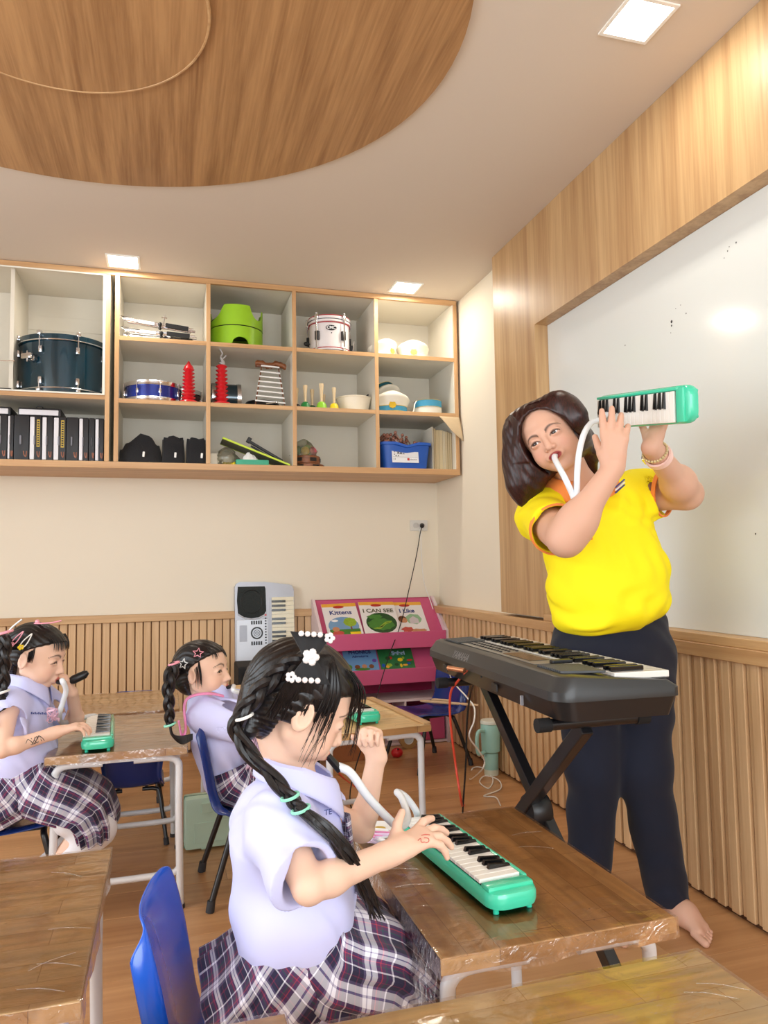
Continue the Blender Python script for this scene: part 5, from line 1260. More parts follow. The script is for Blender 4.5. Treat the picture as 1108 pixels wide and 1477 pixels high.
def body_obj(name, sdf, vox, mt, root, col=None, relax=1, warp=None, label=None):
    V, Q = sdf.mesh(vox)
    if warp is not None: V = warp(V)
    me = np_mesh(name, V, Q, mt, col, relax); o = bpy.data.objects.new(name, me); COL.objects.link(o)
    o.parent = root; o.location = -Vector(root.location)
    if label: o['label'] = label
    return o
def wpart(b, name, mt, root, smooth=True, label=None, parent=None):
    """builder geometry given in world coordinates, as a part of a root standing at root.location"""
    o = b.obj(name, mt, parent or root, smooth, label)
    if parent is None: o.location = -Vector(root.location)
    return o
def V3(*a): return np.array(a, float)
def frame(fwd, up):
    """columns: forward, left, up"""
    f = np.array(fwd, float); f /= np.linalg.norm(f); u = np.array(up, float); l = np.cross(u, f); l /= np.linalg.norm(l); u = np.cross(f, l)
    return np.stack([f, l, u], 1)
def lerp(a, b, t): return np.array(a, float)*(1-t)+np.array(b, float)*t

# ------------------------------------------------------------------ head
def head_sdf(S_, c, M, h, kid=True, mouth=.8, open_=0, eye=.022, neck_to=None, neck_r=None, blow=True):
    """c: head centre at eye height between the ears, M: frame (forward,left,up), h: chin to crown"""
    def W(x, y, z): return c+M@np.array([x, y, z])*h
    R = lambda *r: np.array(r)*h
    if kid:
        S_.ell(W(-.05, 0, .14), R(.44, .385, .37), M, .001)
        S_.ell(W(.10, 0, -.10), R(.295, .315, .34), M, .08*h)
        S_.ell(W(.19, .17, -.20), R(.155, .135, .145), M, .06*h); S_.ell(W(.19, -.17, -.20), R(.155, .135, .145), M, .06*h)
        S_.ell(W(.235, 0, -.365), R(.09, .10, .085), M, .06*h)
    else:
        S_.ell(W(-.06, 0, .13), R(.42, .36, .37), M, .001)
        S_.ell(W(.09, 0, -.12), R(.29, .305, .38), M, .08*h)
        S_.ell(W(.17, .175, -.19), R(.15, .125, .17), M, .06*h); S_.ell(W(.17, -.175, -.19), R(.15, .125, .17), M, .06*h)
        S_.ell(W(.22, 0, -.42), R(.10, .12, .09), M, .07*h)
    for s_ in (-1, 1):
        S_.cap(W(-.04, s_*.22, -.20), W(.18, s_*.07, -.38), .09*h, .07*h, .06*h)
    S_.ell(W(.30, 0, .10), R(.09, .22, .07), M, .06*h)
    for s_ in (-1, 1):
        S_.ell(W(.425, s_*.15, -.005), R(.085, .10, .06), M, .05*h, 's')
        S_.ell(W(.315, s_*.148, -.01), R(.075, .088, .06), M, .02*h)
        S_.ell(W(.38, s_*.150, -.012+.002), R(.06, .066, eye), M, .012*h, 's')
    nb = .02 if kid else .03
    S_.cap(W(.365, 0, .02), W(.415+nb, 0, -.145), .030*h, .046*h, .05*h)
    for s_ in (-1, 1):
        S_.ell(W(.395, s_*.052, -.165), R(.042, .034, .032), M, .025*h)
        S_.ell(W(.425, s_*.028, -.198), R(.022, .016, .018), M, .01*h, 's')
    m = mouth
    S_.ell(W(.355, 0, -.28), R(.055, .11*m+.02, .06), M, .05*h)
    S_.ell(W(.392, 0, -.262), R(.034, .088*m, .024), M, .02*h)
    S_.ell(W(.385, 0, -.308), R(.034, .075*m, .028), M, .02*h)
    S_.ell(W(.425, 0, -.284), R(.05, .085*m, .006+open_), M, .010*h, 's')
    for s_ in (-1, 1):
        Mr = M@np.array([[math.cos(.35*s_), -math.sin(.35*s_), 0], [math.sin(.35*s_), math.cos(.35*s_), 0], [0, 0, 1]])
        S_.ell(W(-.045, s_*.392, -.03), R(.088, .034, .135), Mr, .02*h)
        S_.ell(W(-.030, s_*.422, -.02), R(.050, .024, .088), Mr, .010*h, 's')
        S_.ell(W(-.012, s_*.392, -.055), R(.026, .018, .034), Mr, .010*h)
    if neck_to is not None:
        S_.cap(W(-.12, 0, -.22), neck_to, (neck_r or .2*h)*1.02, neck_r or .2*h, .05*h)
    return W
def head_col(W0, M, h, skin, lip, brow, kid=True, mouth=.8, extra=None, browz=.105):
    cs, cl, cb = [np.array(lin(x)) for x in (skin, lip, brow)]
    def col(V):
        p = (V-W0)@M/h
        c = np.tile(cs, (len(V), 1))
        y = np.abs(p[:, 1])
        def blend(mask, cc):
            nonlocal c
            c = c*(1-mask[:, None])+cc*mask[:, None]
        near = (np.abs(p) < .6).all(1)
        ck = np.exp(-(((p[:, 0]-.28)/.12)**2+((y-.19)/.09)**2+((p[:, 2]+.17)/.09)**2))*near*.35
        blend(ck, np.array(lin((min(255, skin[0]+4), skin[1]-28, skin[2]-24))))
        e = ((y/(.088*mouth+.004))**2+((p[:, 2]+.285)/.050)**2); blend(np.clip((1.15-e)*5, 0, 1)*(p[:, 0] > .34)*near, cl)
        bz = browz-.055*((y-.15)/.11)**2; bw = .014*(1-.55*np.clip((y-.15)/.1, -1, 1))
        mb = np.clip(1.4-np.abs(p[:, 2]-bz)/bw, 0, 1)*(y > .055)*(y < .255)*(p[:, 0] > .2)*near; blend(mb*.85, cb)
        lash = np.clip(1.5-np.abs(p[:, 2]-(.014-.03*((y-.15)/.07)**2))/.012, 0, 1)*(np.abs(y-.15) < .078)*(p[:, 0] > .28)*near; blend(lash*.85, cb)
        inn = np.exp(-(((p[:, 0]+.02)/.05)**2+((y-.385)/.02)**2+((p[:, 2]+.03)/.07)**2))*near*.3; blend(inn, np.array(lin((196, 120, 104))))
        if extra: c = extra(V, c)
        return c
    return col
M_eye = mat('eye_white', (232, 228, 226), .15, var=.01); M_iris = mat('eye_dark', (34, 22, 18), .1, coat=1)
M_skin = attr_mat('skin', .52, .12, .35, .15, 600)
def eyes(W, M, h, root, look=(0, 0), rad=.062):
    for s_, nm in ((-1, 'eye'), (1, 'eye')):
        c = W(.300, s_*.148, -.012); b = B()
        g = M@np.array([1, look[0], look[1]]); g = Vector(g).normalized()
        q = g.to_track_quat('Z', 'Y').to_matrix().to_4x4(); q.translation = Vector(c)
        b.M = q; n = 16; prof = [(math.sin(a), math.cos(a)) for a in [math.pi*i/14 for i in range(15)]]
        r = rad*h
        b.cur = 1; b.lathe([(max(1e-6, x)*r, z*r) for x, z in prof[:5]][::-1], n, False); b.cur = 0
        b.lathe([(max(1e-6, x)*r, z*r) for x, z in prof[4:]][::-1], n, False)
        wpart(b, nm, [M_eye, M_iris], root)

# ------------------------------------------------------------------ hand
def hand_sdf(S_, w, d, n, L, curls, spread=0., thumb=(.5, .3), side=1, k=None, wr=None):
    """w wrist, d direction wrist->knuckles, n back-of-hand normal, L hand length; curls: per finger (a1,a2,a3) degrees, index first;
    side=+1 when the thumb lies towards d x n, -1 otherwise. Returns fingertips"""
    d = np.array(d, float); d /= np.linalg.norm(d); n = np.array(n, float); n -= d*(n@d); n /= np.linalg.norm(n)
    a = np.cross(d, n)*side   # towards the thumb
    pl = .50*L; pw = .40*L; w = np.array(w, float); t_ = .125*L; k = k or .05*L
    # palm: flattened block from wrist to knuckles
    S_.cap(w, w+d*pl*.35, wr or .15*L, .17*L, k, flat=(n, 1.25))
    for j, o in enumerate((.30, .10, -.10, -.29)):
        S_.cap(w+d*.1*pl+a*o*pw*.45, w+d*pl*(.98, 1.02, .98, .90)[j]+a*o*pw, .12*L, .088*L, k, flat=(n, 1.2))
    tips = []
    fl = (.43, .48, .45, .36)
    for j, o in enumerate((.38, .125, -.125, -.36)):
        p = w+d*pl*(.97, 1.02, .98, .90)[j]+a*o*pw*1.02
        ang = 0.; sp = spread*(o/.38); f_dir = d*math.cos(sp)+a*math.sin(sp); Lf = fl[j]*L
        rs = (.062, .056, .050, .042) if j < 3 else (.055, .049, .044, .037)
        for q, (seg, cu) in enumerate(zip((.45, .31, .24), curls[j])):
            ang += math.radians(cu); dr = f_dir*math.cos(ang)-n*math.sin(ang); p2 = p+dr*Lf*seg
            S_.cap(p, p2, rs[q]*L, rs[q+1]*L, .012*L if q else .03*L); p = p2
        tips.append(p)
    # thumb from the side near the wrist
    p = w+d*pl*.28+a*.30*pw; a1, a2 = thumb
    d1 = d*math.cos(a1)+a*math.sin(a1)-n*math.sin(a2); d1 /= np.linalg.norm(d1)
    S_.cap(w+d*pl*.1+a*.1*pw, p+d1*.10*L, .11*L, .088*L, k)
    p2 = p+d1*.24*L; d2 = d1*.9-n*.25+d*.25; d2 /= np.linalg.norm(d2); p3 = p2+d2*.20*L
    S_.cap(p, p2, .085*L, .062*L, .03*L); S_.cap(p2, p3, .062*L, .048*L, .012*L)
    tips.append(p3)
    return tips

# ------------------------------------------------------------------ hair, braids
def hair_mat(name, c1, c2, sc=(60, 60, 60)):
    m, N, L, b = new_mat(name); tc = N.new('ShaderNodeTexCoord'); mp = N.new('ShaderNodeMapping'); mp.inputs['Scale'].default_value = sc
    L.new(tc.outputs['Object'], mp.inputs['Vector']); no = N.new('ShaderNodeTexNoise'); no.inputs['Scale'].default_value = 1; no.inputs['Detail'].default_value = 4; L.new(mp.outputs[0], no.inputs['Vector'])
    cr = N.new('ShaderNodeValToRGB'); cr.color_ramp.elements[0].position = .35; cr.color_ramp.elements[1].position = .75
    cr.color_ramp.elements[0].color = (*lin(c1), 1); cr.color_ramp.elements[1].color = (*lin(c2), 1); L.new(no.outputs['Fac'], cr.inputs[0]); L.new(cr.outputs[0], b.inputs['Base Color'])
    setp(b, Roughness=.36, Specular_IOR_Level=.45); bp = N.new('ShaderNodeBump'); bp.inputs['Strength'].default_value = .35; bp.inputs['Distance'].default_value = .002; L.new(no.outputs['Fac'], bp.inputs['Height']); L.new(bp.outputs[0], b.inputs['Normal']); return m
M_hair = hair_mat('black_hair', (10, 8, 9), (34, 28, 30), (260, 260, 40)); M_hairw = hair_mat('dark_auburn_hair', (24, 10, 10), (66, 26, 22), (300, 300, 30))
def braid(path, r, n=None, taper=.5):
    """three strands plaited along path"""
    P = bez(path, 10); b = B(); m = len(P)
    L_ = sum((P[i+1]-P[i]).length for i in range(m-1)); turns = L_/(r*3.4)
    for s_ in range(3):
        pts = []; rr = []; nn = int(turns*12)+8
        for i in range(nn):
            t = i/(nn-1); x = t*(m-1); k = min(int(x), m-2); p = P[k].lerp(P[k+1], x-k); T_ = (P[k+1]-P[k]).normalized()
            sd = T_.cross(Vector((.3, .9, .1))).normalized(); up = T_.cross(sd)
            ph = 2*math.pi*(t*turns*.5+s_/3); q = r*(1-(1-taper)*t)
            pts.append(p+sd*math.sin(ph)*q*.62+up*math.sin(2*ph)*q*.42); rr.append(q*.56)
        b.tube(pts, rr, 8)
    return b
def strands(b, roots, fn, n=6, r=.0009):
    """fn(root,t)->point"""
    for p in roots:
        pts = [fn(p, i/(n-1)) for i in range(n)]; b.tube(pts, [r*(1-.6*i/(n-1)) for i in range(n)], 4, cap=False)
    return b

# ------------------------------------------------------------------ plaid
def plaid_mat(name, su=14, sv=10):
    m, N, L, b = new_mat(name); uv = N.new('ShaderNodeUVMap'); uv.uv_map = 'UVMap'; sp = N.new('ShaderNodeSeparateXYZ'); L.new(uv.outputs[0], sp.inputs[0])
    def bands(src, mul, stops):
        mu = N.new('ShaderNodeMath'); mu.operation = 'MULTIPLY'; mu.inputs[1].default_value = mul; L.new(src, mu.inputs[0])
        fr = N.new('ShaderNodeMath'); fr.operation = 'FRACT'; L.new(mu.outputs[0], fr.inputs[0]); cr = N.new('ShaderNodeValToRGB'); cr.color_ramp.interpolation = 'CONSTANT'
        e = cr.color_ramp.elements
        e[0].position = 0; e[0].color = (*lin(stops[0][1]), 1); e[1].position = stops[1][0]; e[1].color = (*lin(stops[1][1]), 1)
        for p, c in stops[2:]: x = e.new(p); x.color = (*lin(c), 1)
        L.new(fr.outputs[0], cr.inputs[0]); return cr.outputs[0]
    mar, nav, wh, gr, red = (112, 34, 66), (34, 30, 60), (238, 236, 246), (40, 84, 84), (190, 60, 80)
    st = [(0, nav), (.14, mar), (.17, nav), (.30, (96, 84, 120)), (.36, wh), (.46, (120, 112, 156)), (.49, wh), (.60, (86, 50, 96)), (.68, red), (.705, (96, 50, 86)), (.78, gr), (.81, (70, 50, 90)), (.90, wh), (.935, nav)]
    a = bands(sp.outputs[0], su, st); c = bands(sp.outputs[1], sv, st)
    mx = N.new('ShaderNodeMix'); mx.data_type = 'RGBA'; mx.inputs[0].default_value = .5; L.new(a, mx.inputs[6]); L.new(c, mx.inputs[7]); L.new(mx.outputs[2], b.inputs['Base Color'])
    setp(b, Roughness=.85, Sheen_Weight=.1); return m
M_plaid = plaid_mat('plaid_fabric', 9, 5.5)
def skirt(root, spine, hw, hh, pleats=16, name='skirt', amp=.008, sq=.75, mt=None, n=96, cap_start=True):
    """spine: centres along the skirt from waist to hem; hw/hh half widths across (y) and in the profile plane"""
    P = [Vector(p) for p in spine]; m = len(P); b = B()
    def fn(u, v):
        x = v*(m-1); i = min(int(x), m-2); f = x-i; c = P[i].lerp(P[i+1], f)
        T0 = (P[min(i+1, m-1)]-P[i]).normalized(); T1 = (P[min(i+2, m-1)]-P[min(i+1, m-2)]).normalized(); T_ = T0.lerp(T1, f).normalized()
        w = hw[i]*(1-f)+hw[i+1]*f; h_ = hh[i]*(1-f)+hh[i+1]*f
        a = 2*math.pi*u; Y = Vector((0, 1, 0)); Nn = T_.cross(Y).normalized(); r = 1+amp/.1*v*math.sin(pleats*a+1.5*math.sin(2*a))+.02*math.sin(3*a+4*v)
        cs, sn = math.cos(a), math.sin(a); e = sq
        return c+Y*(w*r*math.copysign(abs(cs)**e, cs))+Nn*(h_*r*math.copysign(abs(sn)**e, sn))
    b.grid(fn, n, 34, True)
    for s_ in ((0,) if cap_start else ()):
        pass
    o = wpart(b, name, mt or M_plaid, root); sm = o.modifiers.new('thick', 'SOLIDIFY'); sm.thickness = .0025
    return o

# ------------------------------------------------------------------ people
SK_K = (238, 198, 174); LIP_K = (206, 112, 104); SK_W = (216, 170, 146); LIP_W = (150, 60, 58); BROW = (52, 38, 34)
M_lav = mat('school_blouse_lavender', (208, 210, 250), .8, var=.015, scale=12, bump=.1, sheen=.1)
M_yelp = mat('polo_yellow', (255, 234, 0), .8, var=.02, scale=200, bump=.15)
M_orp = mat('polo_orange_trim', (250, 146, 70), .75); M_trou = mat('navy_trousers', (12, 18, 38), .9, var=.1, scale=150, sheen=.1)
M_pearl = mat('pearl_bead', (244, 240, 240), .2, coat=.6); M_bow = mat('black_ribbon', (18, 18, 22), .75, sheen=.1); M_sock = mat('white_sock', (236, 234, 238), .9, bump=.4, scale=300)
M_clipp = mat('clip_pink', (238, 160, 176), .3, coat=.5); M_clipw = mat('clip_white', (240, 240, 236), .3, coat=.5); M_el = mat('elastic_mint', (150, 226, 200), .6)
def folds(amp, ax, f1=38, f2=16):
    ax = np.array(ax, F4); bx = np.array([ax[1], ax[2], ax[0]], F4)
    return lambda P: amp*np.sin(P@ax*f1+2.2*np.sin(P@bx*f2+1.3))*np.sin(P@bx*f2*.7+.8)

def child(name, label, root, hc, hf, hu, h, neck, chest, pelvis, shR, elR, wrR, shL, elL, wrL, handR, handL, cuffR, cuffL, knees=None, ankles=None, vox=.0028,
          mouth=.7, look=(0, -.3), eye=.018, hem=None, cut_t=0., sleeve=(.062, .058), arm=.026, fore=.0185, deep=.082, wide=.105, extra=None, belly=None, grp='schoolgirls'):
    t = thing('person', label, 'person', root, 0, grp)
    M = frame(hf, hu); hc = V3(*hc); N_ = V3(*neck); C_ = V3(*chest); P_ = V3(*pelvis)
    s = SDF(); W = head_sdf(s, hc, M, h, True, mouth, .004, eye, neck_to=N_, neck_r=.185*h)
    s.cap(N_, C_, .035, .05, .03); s.cap(C_, P_, .055, .065, .03)
    for sh, el, wr in ((shR, elR, wrR), (shL, elL, wrL)):
        s.cap(lerp(N_, sh, .35), sh, .035, .034, .03); s.cap(sh, el, arm+.004, arm-.002, .012); s.cap(el, wr, arm-.002, fore, .006)
        s.ell(lerp(el, wr, .25), (arm*.97, arm*.97, arm*.97), None, .012)
    s.cap(lerp(elR, wrR, .9), wrR, fore, fore*.95, .01); tips = []
    tips.append(hand_sdf(s, wrR, **handR)); tips.append(hand_sdf(s, wrL, **handL))
    if knees:
        for (k_, a_) in zip(knees, ankles):
            hp = P_+V3(0, (k_[1]-P_[1])*.7, -.01); s.cap(hp, k_, .052, .043, .02); s.cap(k_, a_, .042, .026, .015); f = V3(*a_); s.cap(f, f+V3(.07, 0, -.012), .024, .018, .015)
    body_obj('body', s, vox, M_skin, t, head_col(hc, M, h, SK_K, LIP_K, BROW, True, mouth, extra, .115))
    eyes(W, M, h, t, look)
    # blouse
    b = SDF(); mid = lerp(C_, P_, .5) if belly is None else V3(*belly); X1 = ((1, 0, 0), 1.12)
    b.chain([N_+V3(-.01, 0, -.045), C_, mid, P_], [deep*.72, deep*1.03, deep*1.16, deep*1.26], .03, flat=X1)
    b.ell(C_+V3(0, 0, .01), (deep*.95, wide, .085), None, .04); b.ell(mid, (deep*1.1, wide*1.05, .11), None, .04)
    for sh, el, cf in ((shR, elR, cuffR), (shL, elL, cuffL)):
        sh = V3(*sh); el = V3(*el); ce_ = lerp(sh, el, cf); d = (el-sh)/np.linalg.norm(el-sh); d4 = d.astype(F4); c4 = ce_.astype(F4)
        tilt = d4.copy(); tilt[2] += cut_t; tilt /= np.linalg.norm(tilt)
        b.cap(lerp(N_, sh, .45), sh, .034, sleeve[0]*.84, .04)
        q = SDF(); q.cap(sh-d*.012, ce_+d*.05, sleeve[0]*.86, sleeve[1]*1.03, .001)
        b.add(lambda P, q=q, tilt=tilt, c4=c4: np.maximum(q.eval(P), (P-c4)@tilt), .022, 'u', (np.minimum(sh, ce_)-.11, np.maximum(sh, ce_)+.11))
        b.cap(ce_-d*.035, ce_+d*.05, sleeve[1]-.010, sleeve[1]-.005, .004, 's')
    hb, hf = V3(*hem[0]), V3(*hem[1]); dv = hf-hb; un = V3(-dv[2], 0, dv[0]); un /= np.linalg.norm(un)
    b.add(lambda P: (P-hb.astype(F4))@un.astype(F4), .004, 's', (np.minimum(hb, hf)-V3(.12, .3, .3), np.maximum(hb, hf)+V3(.12, .3, .03)))
    b.cap(N_+V3(0, 0, .0), N_+V3(.015, 0, .08), .040, .060, .012, 's')
    fa = folds(.0042, (.80, .45, .30), 62, 30); fb = folds(.0024, (.35, .75, .55), 120, 48)
    b.noise = lambda P: fa(P)+fb(P)
    blouse = body_obj('blouse', b, vox*1.1, M_lav, t)
    return t, W, M, s, tips
def collar(t, W, N_, M_, rx=.050, ry=.056, dz=.0, mt=None, tip=.055, h=.028, fwd=V3(1, 0, 0), drop=.9):
    """folded collar: a band round the neck with two points in front"""
    N_ = V3(*N_); b = B(); L_ = np.cross(V3(0, 0, 1), fwd)
    def fn(u, v):
        a = math.radians(18+324*u); f = math.cos(a); l = math.sin(a); e = abs(2*u-1)**3
        r = 1+.32*v+.10*math.sin(math.pi*v); z = .024-.010*(1-f)*0+.012*(1-abs(f))*0 + .010*(1 if f < 0 else 0)*abs(f) - v*(h+tip*.8*e)*drop+.010*math.sin(math.pi*min(v*2, 1))-.030*max(0, f)
        p = N_+fwd*(f*rx*r+.002)+L_*(l*ry*r)+V3(0, 0, z+dz); return tuple(p)
    b.grid(fn, 40, 8); o = wpart(b, 'collar', mt or M_lav, t); sm = o.modifiers.new('thick', 'SOLIDIFY'); sm.thickness = .003; return o
def cap_hair(W, M, h, hairline, bulge=0., extra=None, vox=.0026, groove=.0012, bang=None):
    """hair shell over the cranium; hairline(p)->signed: >0 where skin shows (local coords / h)"""
    s = SDF(); c = W(0, 0, 0)
    s.ell(W(-.055, 0, .145), np.array((.475, .425, .41))*h*(1+bulge), M, .001)
    s.ell(W(-.20, 0, -.05), np.array((.32, .37, .33))*h, M, .08*h)
    if extra: extra(s, W, h)
    Mf = M.astype(F4); cf = c.astype(F4)
    def cut(P):
        p = (P-cf)@Mf/h; return -hairline(p)*h*.7
    s.add(cut, .006, 's', (c-h*.9, c+h*.9))
    def gr(P):
        p = (P-cf)@Mf/h; a = np.arctan2(p[:, 1], p[:, 2]+.2); return groove*np.sin(a*46+3*np.sin(p[:, 0]*9))*np.clip(1-np.abs(p[:, 2]-.1), .2, 1)
    s.noise = gr; return s
def sstep(x, a, b): t = np.clip((x-a)/(b-a), 0, 1); return t*t*(3-2*t)
def std_hairline(front=.30, side=.13, top=.36, ear=-.12):
    """positive in front of a smooth line that falls from the brow past the temple to the ear, and below the ear"""
    def f(p):
        x, y, z = p[:, 0], np.abs(p[:, 1]), p[:, 2]
        lim = side-.03*sstep(z, -.30, 0)+(front-side)*sstep(z, .04, top-.08)+.45*sstep(z, top-.10, top+.06)-.16*sstep(y, .22, .36)*(1-sstep(z, .1, top))
        return np.maximum(x-lim, np.minimum(ear-.02+.18*(x+.1)-z, (x+.19)*1.0))
    return f
def star(R, r, n=5): return [((R if k % 2 == 0 else r)*math.sin(math.pi*k/n), (R if k % 2 == 0 else r)*math.cos(math.pi*k/n)) for k in range(2*n)]
def clip_frame(pos, nrm, up):
    n = Vector(nrm).normalized(); u = Vector(up); u = (u-n*u.dot(n)).normalized(); x = u.cross(n); m = Matrix((x, u, n)).transposed().to_4x4(); m.translation = Vector(pos); return m
def hair_strands(root, W, M, h, mt, arcs, r=.0011, name='loose_hair'):
    b = B()
    for pts in arcs:
        q = bez([tuple(W(*p)) for p in pts], 5); b.tube(q, [r*(1-.75*(i/(len(q)-1))**2) for i in range(len(q))], 4, cap=False)
    o = wpart(b, name, mt, root); o['kind'] = 'stuff'; return o

# ---------------- front girl
ear = V3(*(0.209, 1.195, 0.879)); h3 = .198
hf3 = V3(math.cos(math.radians(-27)), .02, math.sin(math.radians(-27))); hu3 = V3(.3, 0, 1)
M3 = frame(hf3, hu3); hc3 = ear-M3@V3(-.035, -.375, -.035)*h3
N3 = V3(.205, 1.278, .750); C3 = V3(.192, 1.285, .665); P3 = V3(.222, 1.300, .44)
shR = V3(.172, 1.190, .712); elR = V3(*(0.199, 1.100, 0.654)); wrR = V3(*(0.346, 1.165, 0.662))
shL = V3(.205, 1.375, .705); elL = V3(*(0.374, 1.470, 0.594)); wrL = V3(*(0.398, 1.440, 0.741))
def tat3(V, c): return c
g3, W3, _, s3, tips3 = child('girl', 'schoolgirl nearest the camera, pearl bows in her hair, playing the melodica', (.18, 1.30, 0), hc3, hf3, hu3, h3,
    N3, C3, P3, shR, elR, wrR, shL, elL, wrL,
    dict(d=V3(.86, .30, .16), n=V3(-.10, -.15, 1), L=.134, curls=[(-6, 20, 8), (8, 24, 12), (18, 28, 14), (30, 32, 16)], spread=.36, thumb=(.75, -.75), side=-1, wr=.021),
    dict(d=V3(-.25, -.20, .95), n=V3(.45, .80, .2), L=.112, curls=[(55, 70, 45), (58, 72, 45), (62, 72, 45), (66, 72, 45)], spread=.10, thumb=(.5, .3), side=1, wr=.022),
    .86, .60, hem=((.125, 0, .445), (.330, 0, .512)), cut_t=.35, knees=[V3(.42, 1.22, .39), V3(.42, 1.38, .39)], ankles=[V3(.44, 1.22, .05), V3(.44, 1.38, .05)], vox=.0026, mouth=.6, look=(0, -.6), eye=.012,
    sleeve=(.060, .050), arm=.0265, deep=.088, wide=.108, belly=V3(.206, 1.29, .56))
# body tucks
collar(g3, W3, N3+V3(.008, 0, .014), None, .056, .062, tip=.065)
hs = cap_hair(W3, M3, h3, std_hairline(.30, .13, .33, -.11), .03, lambda s, W, h: (s.cap(W(-.42, -.10, -.02), W(-.36, -.22, -.32), .12*h, .08*h, .05*h), s.cap(W(-.40, .05, .1), W(-.38, .02, -.30), .13*h, .09*h, .05*h)), groove=.0013)
body_obj('hair', hs, .0026, M_hair, g3)
# fringe over the brow, strands by the ear
arcs = []
random.seed(11)
for k in range(95):
    y = random.uniform(-.30, .30); x0 = .30+random.uniform(-.06, .04); l = random.uniform(.04, .16)
    arcs.append([(x0-.10, y*.9, .45), (x0+.04, y, .36), (x0+.115-.2*y*y, y*1.02, .24), (x0+.135-.5*y*y, y*1.05, .22-l)])
for k in range(20):
    y = -random.uniform(.33, .40); x = random.uniform(.02, .16); arcs.append([(x-.02, y+.04, .26), (x+.03, y-.01, .12), (x+.05+random.uniform(-.02, .02), y+.01, -.05), (x+.05+random.uniform(-.03, .05), y+.03+.03*random.random(), -random.uniform(.15, .42))])
for k in range(20):
    y = random.uniform(-.12, .32); arcs.append([(.40, y*.9, .34), (.50, y, .14), (.56, y, -.05), (.58+random.uniform(-.02, .03), y, -random.uniform(.1, .24))])
hair_strands(g3, W3, M3, h3, M_hair, arcs, .0008)
# streaks pulled back from the temple towards the bows
arcs = []
for k in range(110):
    t_ = k/109; x = .20-.52*t_; arcs.append([(x, -.385+.01*random.random(), .06-.20*t_+random.uniform(-.05, .05)), (x*.9-.02, -.435, .25-.1*t_), (x*.6-.05, -.40, .40), (-.02+random.uniform(-.03, .03), -.30, .50)])
hair_strands(g3, W3, M3, h3, M_hair, arcs, .0009, 'gathered_hair')
br = braid([W3(-.16, -.34, .42), W3(-.36, -.38, .22), W3(-.46, -.36, -.06), W3(-.46, -.34, -.36), V3(.172, 1.160, .778), V3(.196, 1.134, .752)], .0165, taper=.55); wpart(br, 'braid', M_hair, g3)
tl = B(); random.seed(6)
for k in range(30):
    j = lambda r: V3(random.uniform(-r, r), random.uniform(-r, r)*.6, random.uniform(-r, r)*.6)
    tl.tube(bez([V3(.192, 1.136, .756)+j(.005), V3(.222, 1.112, .735)+j(.008), V3(.258, 1.116, .690)+j(.010), V3(.290, 1.140, .630)+j(.010), V3(.315, 1.150, .575)+j(.014)], 6), [.0042]*20+[.0035, .0028, .002, .0012, .0006], 5)
wpart(tl, 'pony_tail', M_hair, g3)['kind'] = 'stuff'
for p, q in ((W3(-.47, -.36, -.22), M_clipw), (V3(.180, 1.150, .770), M_el), (V3(.194, 1.136, .754), M_el)):
    b = B(); b.tube([(p[0]+.0130*math.cos(a), p[1]+.0130*math.sin(a), p[2]+.004*math.cos(a)) for a in [2*math.pi*k/16 for k in range(16)]], .0026, 6, closed=True); wpart(b, 'hair_tie', q, g3)
def bow(root, W, ctr, out, up, s=1.0):
    m = clip_frame(ctr, out, up)
    for sx in (-1, 1):
        b = B(); b.M = m
        def fn(u, v):
            w = (.006+.030*v**.8)*s; x = sx*0.042*v*s; a = 2*math.pi*u; return ((w*math.cos(a)), x*1.0+0*w, .010*s*math.sin(a)*(1-.6*v)+.004+.002*math.sin(7*a)*v)
        b.grid(fn, 24, 8, True); wpart(b, 'bow_loop', M_bow, root)
        b = B(); b.M = m
        for k in range(4): b.ball(((-.018+.0105*k)*s, sx*.038*s, .013*s), .0052*s, 8)
        wpart(b, 'pearl_row', M_pearl, root)['kind'] = 'stuff'
        b = B(); b.M = m
        for k in range(5): b.ball((.030*s*sx*1+.0055*s*math.cos(k*1.257), sx*.034*s+.0055*s*math.sin(k*1.257), .011*s), .0045*s, 8)
        wpart(b, 'pearl_cluster', M_pearl, root)['kind'] = 'stuff'
    b = B(); b.M = m
    for k in range(5): b.ball((.0085*s*math.cos(k*1.257), .0085*s*math.sin(k*1.257), .013*s), .0068*s, 8)
    b.ball((0, 0, .016*s), .0055*s, 8); wpart(b, 'pearl_flower', M_pearl, root)['kind'] = 'stuff'
co = V3(*(0.216, 1.170, 0.974)); bow(g3, W3, co, (-.05, -.95, .28), (.12, .25, 1), .95)
# skirt in two pieces: lap and back drape
skirt(g3, [(.215, 1.30, .56), (.222, 1.30, .50), (.25, 1.30, .468), (.29, 1.30, .455), (.335, 1.29, .447), (.375, 1.28, .42), (.395, 1.28, .37), (.402, 1.28, .32)], [.105, .118, .138, .150, .156, .160, .164, .168], [.075, .085, .082, .078, .074, .068, .060, .056], 12, amp=.010)
skirt(g3, [(.235, 1.30, .50), (.19, 1.30, .452), (.15, 1.30, .418), (.11, 1.30, .395), (.075, 1.30, .380), (.0745, 1.30, .3798)], [.115, .128, .140, .148, .155, .02], [.085, .088, .080, .072, .066, .01], 13, amp=.012, name='skirt_back')
text('TE', .012, M_navy, g3, tuple(V3(*(0.241, 1.160, 0.737))-V3(.18, 1.30, 0)), (math.radians(90), 0, math.radians(12)), ext=.0005)
